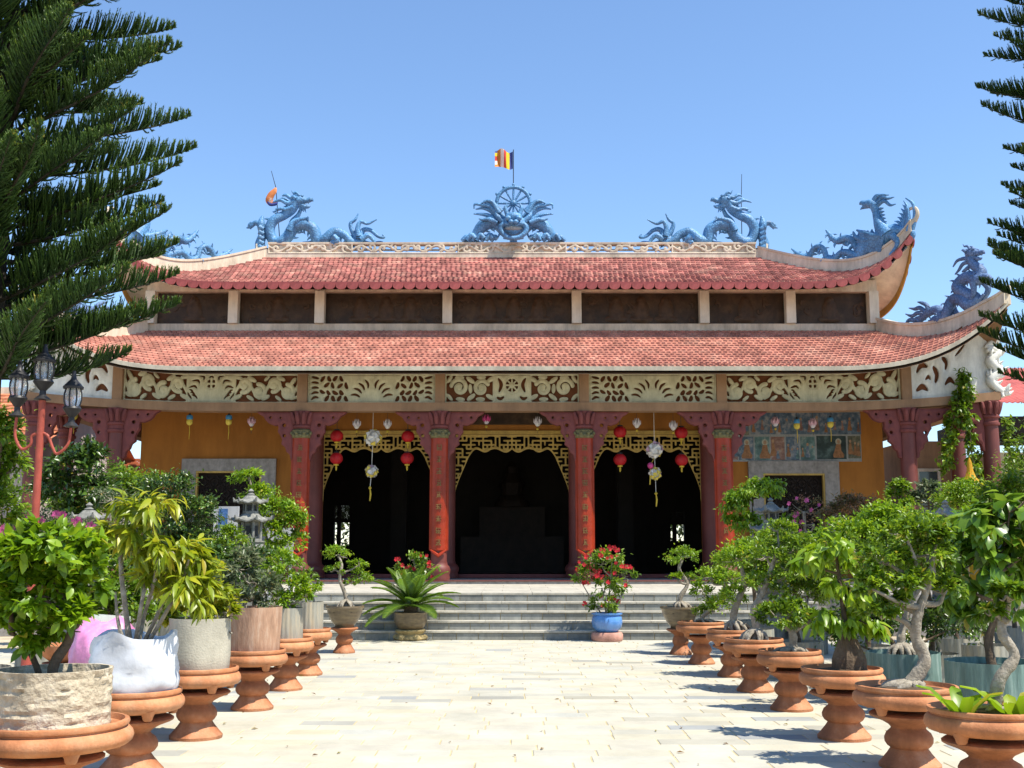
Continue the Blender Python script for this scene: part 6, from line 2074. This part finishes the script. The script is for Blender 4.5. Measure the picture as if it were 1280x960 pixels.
# ================================================================== shrubs filling the garden on both sides
def shrub(label, pads, Y, leaf, seed, name='garden_shrub', bark=M_BARKD, tr=(.04, .018), flowers=None, group=None, tight=.21, droop=.15, potted=True, cat='shrub', thick=.85):
    cx = sum(p[0] for p in pads) / len(pads)
    p = at(cx, pads[0][1], Y)
    zlow = min(at(q[0], q[1] + q[3], Y).z for q in pads)
    can = ('sheet', .30, .45) if potted else None
    leaf = (leaf[0], leaf[1], leaf[2], int(leaf[3] * (1.7 if leaf[3] > 600 else 1.2)))
    return plant(label, name, (cx, pads[0][1]), Y=Y, can=can, pads=pads, leaf=leaf, tr=tr, bark=bark, seed=seed, flowers=flowers, group=group, tight=.27, droop=droop, cat=cat, thick=thick)
shrub('tall loose green bush hiding the pine trunk next to the lamp post', [(2, 540, 22, 30), (-10, 590, 28, 32), (14, 585, 16, 26), (-4, 645, 30, 26), (-36, 590, 30, 60)], 11.8, (LF_MID, .075, .42, 3000), 31, tr=(.05, .02))
shrub('dark glossy-leaved bush between the lamp post and the first maroon column', [(95, 590, 34, 24), (72, 615, 30, 26), (118, 575, 20, 20), (110, 620, 30, 20), (90, 650, 30, 22)], 18.5, (LF_DARK, .11, .42, 2300), 32, tr=(.05, .02))
shrub('thin twiggy grey bush with few leaves beside the dark glossy bush', [(140, 625, 26, 22), (155, 650, 22, 20), (128, 660, 22, 18)], 17.0, (LF_GREY, .06, .4, 500), 33, bark=M_BARK, tr=(.03, .02))
shrub('clipped dark bush of three stacked tiers before the left window', [(212, 612, 32, 18), (246, 640, 30, 18), (228, 655, 34, 18), (246, 688, 34, 24), (216, 690, 26, 20)], 18.6, (LF_DARK, .07, .46, 4200), 34)
shrub('mid green bush just left of the tiered dark bush', [(188, 605, 20, 16), (180, 635, 24, 20), (172, 660, 20, 18)], 20.0, (LF_MID, .07, .46, 1600), 35)
shrub('bright bonsai with five spread pads around the stone lantern', [(311, 597, 20, 9), (322, 618, 22, 11), (350, 640, 24, 15), (338, 662, 16, 12), (366, 652, 15, 14), (352, 684, 20, 10), (370, 674, 12, 9)], 19.8, (LF_BRIGHT, .07, .46, 3200), 36, bark=M_BARK)
shrub('dense dark bush behind the grey-green twiggy shrub', [(290, 722, 30, 24), (318, 706, 24, 18), (270, 706, 24, 20)], 14.6, (LF_DARK, .07, .46, 2600), 37)
shrub('leafy mid green bush behind the yellow-green plant', [(130, 700, 34, 24), (150, 740, 32, 26), (100, 680, 28, 18), (190, 760, 30, 26), (120, 770, 28, 24)], 12.6, (LF_MID, .07, .46, 3200), 38)
shrub('pink-flowered low bush beside the lamp post foot', [(62, 655, 34, 14), (30, 668, 28, 16), (95, 665, 26, 14)], 14.2, (LF_GREY, .06, .42, 1300), 39, flowers=(M_FLOWP, .06, 26))
shrub('mid green bush behind the fabric pot', [(270, 690, 28, 18), (245, 705, 22, 16), (290, 672, 18, 12)], 16.5, (LF_MID, .065, .46, 1900), 40)
shrub('feathery grey-green bush at the base of the stone lantern', [(318, 700, 24, 14), (300, 690, 16, 14), (340, 712, 18, 12)], 17.6, (LF_GREY, .08, .3, 900), 58)
shrub('broad mid green bush below the first maroon column by the lamp post', [(150, 604, 34, 18), (120, 632, 30, 18), (165, 632, 26, 18), (85, 640, 26, 18)], 20.2, (LF_MID, .085, .44, 2600), 63)
shrub('low mid green bush at the foot of the picture notice board', [(284, 700, 20, 10), (270, 696, 16, 9), (298, 704, 14, 8)], 18.2, (LF_MID, .07, .44, 1300), 64)
# right side
shrub('light green bush in front of the yellow draped figure', [(1218, 655, 30, 18), (1250, 668, 26, 18), (1195, 690, 28, 18), (1235, 690, 26, 16)], 14.6, (LF_BRIGHT, .07, .46, 2600), 65)
shrub('glossy bonsai with drooping pads around the other stone lantern', [(940, 614, 24, 13), (922, 630, 16, 14), (962, 612, 18, 11), (935, 655, 22, 13), (912, 648, 9, 7), (984, 655, 11, 12)], 19.8, (LF_BRIGHT, .08, .42, 2600), 41, droop=.35)
shrub('bare twiggy bush with scattered pink flowers before the right window', [(1005, 640, 26, 18), (1018, 655, 30, 18), (990, 665, 22, 14)], 18.6, (LF_RED, .05, .4, 380), 42, bark=M_BARK, tr=(.03, .024), flowers=(M_FLOWP, .045, 14))
shrub('reddish-leaved bush below the corner of the orange wall', [(1070, 632, 26, 14), (1052, 645, 24, 12), (1085, 648, 22, 12)], 18.2, (LF_RED, .065, .44, 1700), 43)
shrub('wide bright green bush behind the young drooping tree', [(1070, 672, 40, 22), (1110, 655, 36, 22), (1040, 690, 28, 18), (1095, 700, 36, 22)], 14.5, (LF_BRIGHT, .065, .46, 4600), 44)
shrub('mid green bush with dense top behind the spreading bonsai', [(1150, 668, 34, 24), (1180, 690, 34, 26), (1130, 690, 28, 20), (1165, 720, 34, 22)], 13.4, (LF_MID, .065, .46, 3600), 45)
shrub('round clipped bush between the two far maroon columns', [(1205, 618, 30, 17), (1195, 632, 26, 14), (1222, 632, 22, 14)], 20.4, (LF_BRIGHT, .065, .46, 3000), 46)
shrub('sprawling green bush beside the corner column', [(1250, 632, 30, 22), (1275, 615, 26, 26), (1235, 655, 28, 16), (1275, 655, 30, 24)], 18.0, (LF_MID, .075, .46, 2800), 47)
shrub('small open bush at the end of the orange wall', [(1124, 612, 14, 11), (1132, 634, 14, 9), (1112, 622, 8, 9)], 22.0, (LF_MID, .09, .46, 700), 48, potted=False)
shrub('small pale bush between column and gallery', [(1160, 612, 12, 9), (1148, 626, 11, 9), (1170, 628, 11, 8)], 22.0, (LF_GREY, .09, .46, 700), 49, potted=False)
shrub('loose bush with pale curling leaves near the stone lantern cap', [(1186, 662, 18, 13), (1210, 668, 18, 12), (1170, 672, 16, 11)], 15.8, (LF_GREY, .13, .3, 420), 50, droop=.4)
shrub('dense mid green bush behind the stilt-rooted bonsai', [(990, 690, 32, 20), (1015, 720, 30, 24), (965, 712, 24, 18), (1010, 745, 26, 18)], 15.2, (LF_MID, .06, .46, 3600), 51)
shrub('dark bush low behind the spreading green pots', [(1080, 770, 32, 26), (1110, 790, 28, 22), (1052, 800, 24, 20), (1200, 780, 34, 28)], 13.0, (LF_DARK, .065, .46, 2600), 52)
shrub('bright bush along the terrace behind the domed bonsai', [(940, 690, 26, 14), (915, 700, 18, 12), (962, 676, 20, 12)], 17.6, (LF_BRIGHT, .06, .46, 2000), 53)
for i, (px, py, Y, lab) in enumerate(((-40, 560, 22, 'tall leafy tree beyond the lamp post edge of the garden'), (1330, 560, 24, 'tall leafy tree beyond the red-roofed annex edge of the garden'))):
    shrub(lab, [(px, py, 60, 50), (px + 30, py + 60, 40, 30), (px - 40, py + 40, 50, 40)], Y, (LF_MID, .10, .46, 3200), 60 + i, name='garden_tree', tr=(.1, .05), potted=False, cat='tree')
# trees far behind the hall (seen through its back windows)
for i, (x, y, h) in enumerate(((-7.2, 44.5, 3.6), (7.2, 44.5, 3.7), (-17, 56, 5.2), (17, 55, 5.0), (0, 60, 5.0))):
    root = thing('background_tree', (x, y, 0), ('leafy tree behind the hall seen through the lattice by the plain wall', 'leafy tree behind the hall seen through the lattice by the painting', 'leafy tree far behind the pale annex', 'leafy tree far behind the red-roofed annex', 'leafy tree hidden behind the hall')[i], 'tree')
    MB().tube([(x, y, 0), (x + .1, y, h * .4), (x, y, h * .75)], [.22, .15, .06], 8).build('trunk', M_BARKD, root, 60)
    crown('crown', [((x, y, h * .62), (2.6, 1.8, h * .42)), ((x + 1.6, y, h * .45), (1.8, 1.4, h * .36)), ((x - 1.7, y, h * .42), (1.9, 1.4, h * .34))], LF_DARK, .22, .5, 3800, root, seed=90 + i)

# ================================================================== carved stone lanterns
def stone_lantern(px, py_top, Y, sc, label, faces=4):
    top = at(px, py_top, Y)
    x = top.x
    root = thing('stone_lantern', (x, Y, 0), label, 'stone lantern')
    z = top.z
    def roof(zb, r, h):
        m = MB()
        n = 6
        V = []
        for rr, zz in ((.35, 1.0), (.6, .55), (.88, .22), (1.0, .12)):
            for k in range(n * 2):
                a = math.pi * k / n
                cor = 1.0 if k % 2 == 0 else .86
                V.append((x + r * rr * cor * math.cos(a), Y + r * rr * cor * math.sin(a), zb + h * zz + (h * .28 * rr ** 5 if k % 2 == 0 else 0)))
        for rr, zz in ((1.0, -.02), (.5, .0)):
            for k in range(n * 2):
                a = math.pi * k / n
                cor = 1.0 if k % 2 == 0 else .86
                V.append((x + r * rr * cor * math.cos(a), Y + r * rr * cor * math.sin(a), zb + h * zz + (h * .28 if k % 2 == 0 and rr == 1 else 0)))
        w_ = n * 2
        F = [(i * w_ + k, i * w_ + (k + 1) % w_, (i + 1) * w_ + (k + 1) % w_, (i + 1) * w_ + k) for i in range(5) for k in range(w_)]
        F.append(tuple(range(w_)))
        m.add(V, F)
        for k in range(n):
            a = 2 * math.pi * k / n
            e = Vector((x + r * math.cos(a), Y + r * math.sin(a), zb + h * .32))
            d = Vector((math.cos(a), math.sin(a), 0))
            m.tube([e - d * .05 * sc, e + d * .03 * sc, e + d * .05 * sc + Vector((0, 0, .06 * sc))], [.03 * sc, .028 * sc, .01 * sc], 6)
        return m.build('roof', M_STONE, root, 35)
    def cabin(z0, z1, r):
        m = MB()
        m.lathe([(r * .72, z0), (r * .72, z1)], (x, Y, 0), 6)
        for k in range(6):
            a = 2 * math.pi * (k + .5) / 6 + math.pi / 6
            m.tube([(x + r * math.cos(a), Y + r * math.sin(a), z0), (x + r * math.cos(a), Y + r * math.sin(a), z1)], r * .13, 6)
        m.lathe([(r * 1.1, z0 - .03 * sc), (r * 1.15, z0), (r * 1.1, z0 + .03 * sc)], (x, Y, 0), 12)
        c = m.build('light_chamber', M_STONE, root, 35)
        for k in range(6):
            a = 2 * math.pi * k / 6 + math.pi / 6
            p = Vector((x + r * .64 * math.cos(a), Y + r * .64 * math.sin(a), (z0 + z1) / 2))
            MB().box(p, (.03, r * .42, (z1 - z0) * .55), rz=a).build('opening', M_IRON, c)
    MB().lathe([(.05 * sc, z - .14 * sc), (.07 * sc, z - .10 * sc), (.03 * sc, z - .07 * sc), (.055 * sc, z - .04 * sc), (.01 * sc, z)], (x, Y, 0), 12).build('finial', M_STONE, root, 50)
    roof(z - .26 * sc, .26 * sc, .14 * sc)
    cabin(z - .42 * sc, z - .25 * sc, .12 * sc)
    roof(z - .58 * sc, .33 * sc, .17 * sc)
    cabin(z - .90 * sc, z - .57 * sc, .19 * sc)
    m = MB().lathe([(.16 * sc, z - 1.14 * sc), (.26 * sc, z - 1.10 * sc), (.30 * sc, z - 1.02 * sc), (.24 * sc, z - .96 * sc), (.27 * sc, z - .92 * sc), (.2 * sc, z - .9 * sc)], (x, Y, 0), 16, wob=lambda a, zz: 1 + .07 * math.sin(a * 6))
    m.build('lotus_collar', M_STONE, root, 45)
    m = MB()
    for k in range(3):
        a = k * 2.09
        m.tube(smoothpath([(x + .1 * sc * math.cos(a), Y + .1 * sc * math.sin(a), z - 1.14 * sc), (x + .22 * sc * math.cos(a + .7), Y + .22 * sc * math.sin(a + .7), z - 1.25 * sc), (x + .16 * sc * math.cos(a + 1.5), Y + .16 * sc * math.sin(a + 1.5), z - 1.42 * sc), (x + .24 * sc * math.cos(a + 2.2), Y + .24 * sc * math.sin(a + 2.2), z - 1.56 * sc)], 5), lerps([.08 * sc, .1 * sc, .11 * sc, .1 * sc], 16), 9)
    m.build('coiled_shaft', M_STONE, root, 60)
    MB().lathe([(.42 * sc, 0), (.42 * sc, .12), (.34 * sc, .16), (.28 * sc, z - 1.66 * sc), (.36 * sc, z - 1.6 * sc), (.36 * sc, z - 1.52 * sc), (.2 * sc, z - 1.5 * sc)], (x, Y, 0), 8).build('base', M_STONE, root, 30)
    return root
stone_lantern(314, 611, 19.0, .95, 'grey two-tiered stone lantern wrapped in the five-pad bonsai')
stone_lantern(963, 622, 19.0, .95, 'grey two-tiered stone lantern beside the drooping-pad bonsai')
stone_lantern(112, 628, 16.4, .95, 'grey stone lantern half hidden by the thin twiggy bush')
stone_lantern(1181, 625, 17.0, .95, 'grey stone lantern sunk in bushes below the clipped round bush')

# notice boards behind the left lantern
def board(px0, px1, py0, py1, Y, label, art=None):
    a, b = at(px0, py0, Y), at(px1, py1, Y)
    root = thing('notice_board', ((a.x + b.x) / 2, Y, 0), label, 'notice board')
    MB().box(((a.x + b.x) / 2, Y, (a.z + b.z) / 2), (b.x - a.x, .05, a.z - b.z)).build('panel', M_BOARD, root)
    for x in (a.x + .05, b.x - .05):
        MB().box((x, Y + .05, b.z / 2 + .02), (.05, .05, b.z + .1)).build('leg', M_BOARD, root)
    if art:
        c, d = at(art[0], art[1], Y - .03), at(art[2], art[3], Y - .03)
        MB().box(((c.x + d.x) / 2, Y - .03, (c.z + d.z) / 2), (d.x - c.x, .012, c.z - d.z)).build('picture', M_BOARDB, root)
board(268, 297, 633, 690, 20.6, 'white notice board with a blue picture beside the stone lantern', (274, 636, 284, 660))
board(334, 366, 660, 700, 20.6, 'plain white notice board behind the spread-pad bonsai')

# ================================================================== lamp post
YL = 11.3
b0 = at(36, 745, YL)
lx = at(53, 500, YL).x
lamp = thing('lamp_post', (lx, YL, 0), 'red lamp post with three black glass lanterns and curled arms', 'street lamp')
zt = at(55, 497, YL).z
MB().lathe([(.08, 0), (.08, .12), (.055, .2), (.042, 1.0), (.034, zt - .05), (.04, zt)], (lx, YL, 0), 14).build('post', M_REDPOST, lamp, 40)
def lamp_head(c, s_):
    s = s_ * .64
    h = MB().lathe([(.02, -.02 * .74), (.13 * s, 0 * .74), (.05 * s, .06 * .74), (.045 * s, .12 * .74), (.12 * s, .2 * .74), (.15 * s, .24 * .74), (.13 * s, .27 * .74)], c, 14).build('lamp_head', M_IRON, lamp, 40)
    MB().lathe([(.10 * s, .27 * .74), (.135 * s, .36 * .74), (.135 * s, .44 * .74), (.11 * s, .52 * .74)], c, 12).build('glass', M_GLASS, h, 40)
    for k in range(8):
        a = 2 * math.pi * k / 8
        d = Vector((math.cos(a), math.sin(a), 0))
        MB().tube([c + d * .115 * s + Vector((0, 0, .26 * .74)), c + d * .145 * s + Vector((0, 0, .36 * .74)), c + d * .145 * s + Vector((0, 0, .44 * .74)), c + d * .115 * s + Vector((0, 0, .53 * .74))], .008, 5).build('cage_bar', M_IRON, h)
    MB().lathe([(.16 * s, .51 * .74), (.165 * s, .54 * .74), (.10 * s, .60 * .74), (.05 * s, .64 * .74), (.04 * s, .68 * .74), (.015, .76 * .74)], c, 14).build('cap', M_IRON, h, 40)
lamp_head(Vector((lx, YL, zt - .02)), 1.05)
for sx, hx, hy in ((-1, 21, 520), (1, 89, 533)):
    c = at(hx, hy, YL)
    a0 = Vector((lx, YL, at(50, 540, YL).z))
    q = smoothpath([a0, at(50 + sx * 10, 545, YL), at(50 + sx * 16, 560, YL) if sx > 0 else at(38, 556, YL), at(72, 567, YL) if sx > 0 else at(27, 561, YL), at(85, 555, YL) if sx > 0 else at(19, 545, YL), c], 5)
    MB().tube(q, .015, 8).build('arm', M_REDPOST if sx > 0 else M_REDPOST, lamp, 60)
    lamp_head(c, .95)

# ================================================================== vine and yellow cloth at the right corner
vn = thing('climbing_vine', (12.4, Y_COL + .9, Z_FL), 'leafy green vine hanging from the eave down the corner columns', 'vine')
g = random.Random(8)
VP = []
for pts in ([(1206, 470), (1200, 490), (1196, 512), (1188, 540), (1184, 575)], [(1205, 480), (1212, 520), (1214, 560), (1222, 600)], [(1212, 540), (1222, 580), (1228, 610)], [(1258, 530), (1262, 560), (1268, 590), (1272, 620)], [(1206, 475), (1210, 500), (1200, 530)], [(1186, 530), (1185, 560), (1183, 590)]):
    Yv = Y_COL - .35 if pts[0][1] < 530 else Y_COL + .3
    p = smoothpath([at(a, b, Yv + g.uniform(-.1, .1)) for a, b in pts], 6)
    MB().tube(p, .014, 5).build('stem', M_BARKD, vn)
    for q in p[::2]:
        VP.append((tuple(q), (.13, .12, .14)))
crown('foliage', VP, LF_MID, .12, .6, 1700, vn, .3, 71, .5, 3)
yc = at(1215, 632, 25.5)
ys = thing('yellow_draped_figure', (yc.x, 25.5, 0), 'yellow cloth draped over a tall figure beside the vine-hung column', 'draped figure')
zt2 = at(1214, 572, 25.5).z
MB().lathe([(.40, Z_DECK), (.38, Z_DECK + .4), (.34, zt2 - .95), (.36, zt2 - .8), (.26, zt2 - .62), (.12, zt2 - .45), (.07, zt2 - .3), (.045, zt2 - .1), (.01, zt2)], (yc.x, 25.5, 0), 48, wob=lambda a, z: 1 + .12 * math.sin(a * 7 + z) * max(0, min(1, (zt2 - z))) + .05 * math.sin(a * 13 - z * 3)).build('cloth', M_YCLOTH, ys, 60)

# ================================================================== two tall pines with brush-like branches
def pine_branch(L, seed):
    g = np.random.default_rng(seed)
    Vs, Fs, Rs, o = [], [], [], 0
    n = 74
    def axis(t):
        t = np.asarray(t)
        return np.stack([L * t, 0.05 * np.sin(t * 5 + seed), L * (.04 * t - .16 * t * (1 - t) + .05 * t ** 3)], -1)
    # twigs: rows of upswept shoots on both sides and on top of the branch
    for side in (-1, 1, 0, 2):
        m = int(n * (1.0 if side in (-1, 1) else .55))
        ts = np.sort(g.uniform(.10, 1.0, m))
        for t in ts:
            b = axis(t)
            ln = .31 * min(1, (1.02 - t) / .42) ** .75 * g.uniform(.75, 1.1) + .025
            ax = axis(min(1, t + .02)) - axis(max(0, t - .02)); ax /= np.linalg.norm(ax)
            d = ax * g.uniform(.35, .65) + (np.array([0, side * g.uniform(.35, 1.0) + g.normal() * .12, g.uniform(.45, .95)]) if side != 2 else np.array([0, g.uniform(-.9, .9), g.uniform(-.35, .1)]))
            if side == 2: ln *= .62
            d /= np.linalg.norm(d)
            up = np.array([0, 0, 1.0])
            P = [b]
            dd = d.copy()
            K = 4
            for i in range(K):
                P.append(P[-1] + dd * ln / K)
                dd = dd + up * .22 + ax * .03
                dd /= np.linalg.norm(dd)
            # spindle of needles round each shoot: thin triangles
            P = np.array(P)
            k = 20
            u = g.uniform(0, 1, k)
            q = u * K
            j = np.minimum(K - 1, q.astype(int))
            base = P[j] + (P[j + 1] - P[j]) * (q - j)[:, None]
            tn = P[j + 1] - P[j]
            tn /= np.linalg.norm(tn, axis=1, keepdims=True)
            rnd = g.normal(size=(k, 3))
            rd = rnd - tn * np.sum(rnd * tn, 1, keepdims=True)
            rd /= np.linalg.norm(rd, axis=1, keepdims=True)
            nl = .034 * g.uniform(.7, 1.2, (k, 1))
            tip = base + (tn * .85 + rd * .5) * nl
            sd = np.cross(tn, rd) * .006
            V = np.stack([base - sd, base + sd, tip], 1).reshape(-1, 3)
            i3 = np.arange(k) * 3
            F = np.stack([i3, i3 + 1, i3 + 2], 1)
            Vs.append(V); Fs.append(F + o); o += len(V)
            Rs.append(np.clip(.12 + .75 * u ** 1.5 * g.uniform(.4, 1.1) + .2 * (t > .85) + g.normal(size=k) * .06, 0, 1))
            # the shoot itself, a slim 3-sided strand
            w3 = np.array([.008, .009, .0085, .0065, .002])
            s1 = np.cross(tn[0], up); s1 /= np.linalg.norm(s1) + 1e-9
            s2 = np.cross(tn[0], s1)
            ring = np.stack([P + s1 * w3[:, None], P + (-.5 * s1 + .87 * s2) * w3[:, None], P + (-.5 * s1 - .87 * s2) * w3[:, None]], 1).reshape(-1, 3)
            F = []
            for i in range(K):
                for c in range(3):
                    a0, a1, b0, b1 = i * 3 + c, i * 3 + (c + 1) % 3, (i + 1) * 3 + c, (i + 1) * 3 + (c + 1) % 3
                    F += [(a0, a1, b1), (a0, b1, b0)]
            Vs.append(ring); Fs.append(np.array(F) + o); o += len(ring)
            Rs.append(np.repeat(np.linspace(.1, .6, K), 6))
    me1 = tri_mesh('shoots', np.concatenate(Vs), np.concatenate(Fs), np.concatenate(Rs), LF_PINE)
    ap = axis(np.linspace(0, 1, 14))
    w = MB().tube([Vector(p) for p in ap], lerps([.026, .013, .004], 14), 6).mesh('limb', M_PINEBARK)
    return w, me1
BR = [pine_branch(1.85, s) for s in (1, 2, 3)]
def pine(x, y, z0, z1, spacing, per, lenf, label, seed, keep=None):
    root = thing('norfolk_pine', (x, y, 0), label, 'pine tree')
    root.name = 'tall_pine'
    g = random.Random(seed)
    MB().tube([(x, y, 0), (x + .02, y, 3), (x, y, z1)], [.17, .14, .03], 12).build('trunk', M_PINEBARK, root, 60)
    z = z0
    k = 0
    while z < z1 - .2:
        for i in range(per):
            a = 2 * math.pi * i / per + k * 1.1 + g.uniform(-.22, .22)
            w, sh_ = BR[g.randrange(3)]
            s_ = lenf(z) * g.uniform(.82, 1.1)
            o = bpy.data.objects.new('branch', w)
            COL.objects.link(o)
            o.parent = root
            o.location = Vector((x, y, z + g.uniform(-.1, .1))) - root.location
            o.rotation_euler = (g.uniform(-.15, .15), -R(g.uniform(4, 20)), a)
            o.scale = (s_, min(1.1, s_ * 1.05), min(1.1, s_ * 1.05))
            c = bpy.data.objects.new('needles', sh_)
            COL.objects.link(c)
            c.parent = o
            c['kind'] = 'stuff'
        z += spacing * g.uniform(.85, 1.1)
        k += 1
    return root
pine(-5.62, 12.0, 3.5, 10.8, .335, 7, lambda z: 1.12 - max(0, z - 6) * .06 if z < 8 else max(.3, 1.0 - (z - 8) * .25), 'dark tall pine with upswept brushy branches behind the lamp post', 3)
pine(9.2, 16.5, 4.0, 13.0, .33, 8, lambda z: 1.12 - max(0, z - 5) * .03 if z < 11 else max(.3, .9 - (z - 11) * .3), 'tall pine with drooping brushy branches beside the red-roofed annex', 5)

# ================================================================== fallen leaves on the paving
g = np.random.default_rng(4)
n = 150
sx = np.where(g.random(n) < .5, -1, 1)
X = sx * np.where(g.random(n) < .75, g.uniform(2.3, 3.6, n), g.uniform(0, 2.4, n))
P = np.stack([X, g.uniform(8.2, 21, n), np.full(n, .006)], 1)
D = np.stack([g.normal(size=n), g.normal(size=n), g.uniform(0, .15, n)], 1)
V, Fc = leaf_arrays(P, D, np.tile([0, 0, 1.0], (n, 1)), g.uniform(.03, .07, n), .45)
me = tri_mesh('fallen_leaves', V, Fc, np.tile(g.random(n), 2), leaf_mat('dry_leaf', (.10, .05, .02), (.22, .13, .04), (.24, .22, .05)))
o = bpy.data.objects.new('fallen_leaves', me)
COL.objects.link(o)
tag(o, 'dry fallen leaves scattered over the pale paving', 'leaves', None, 'stuff')
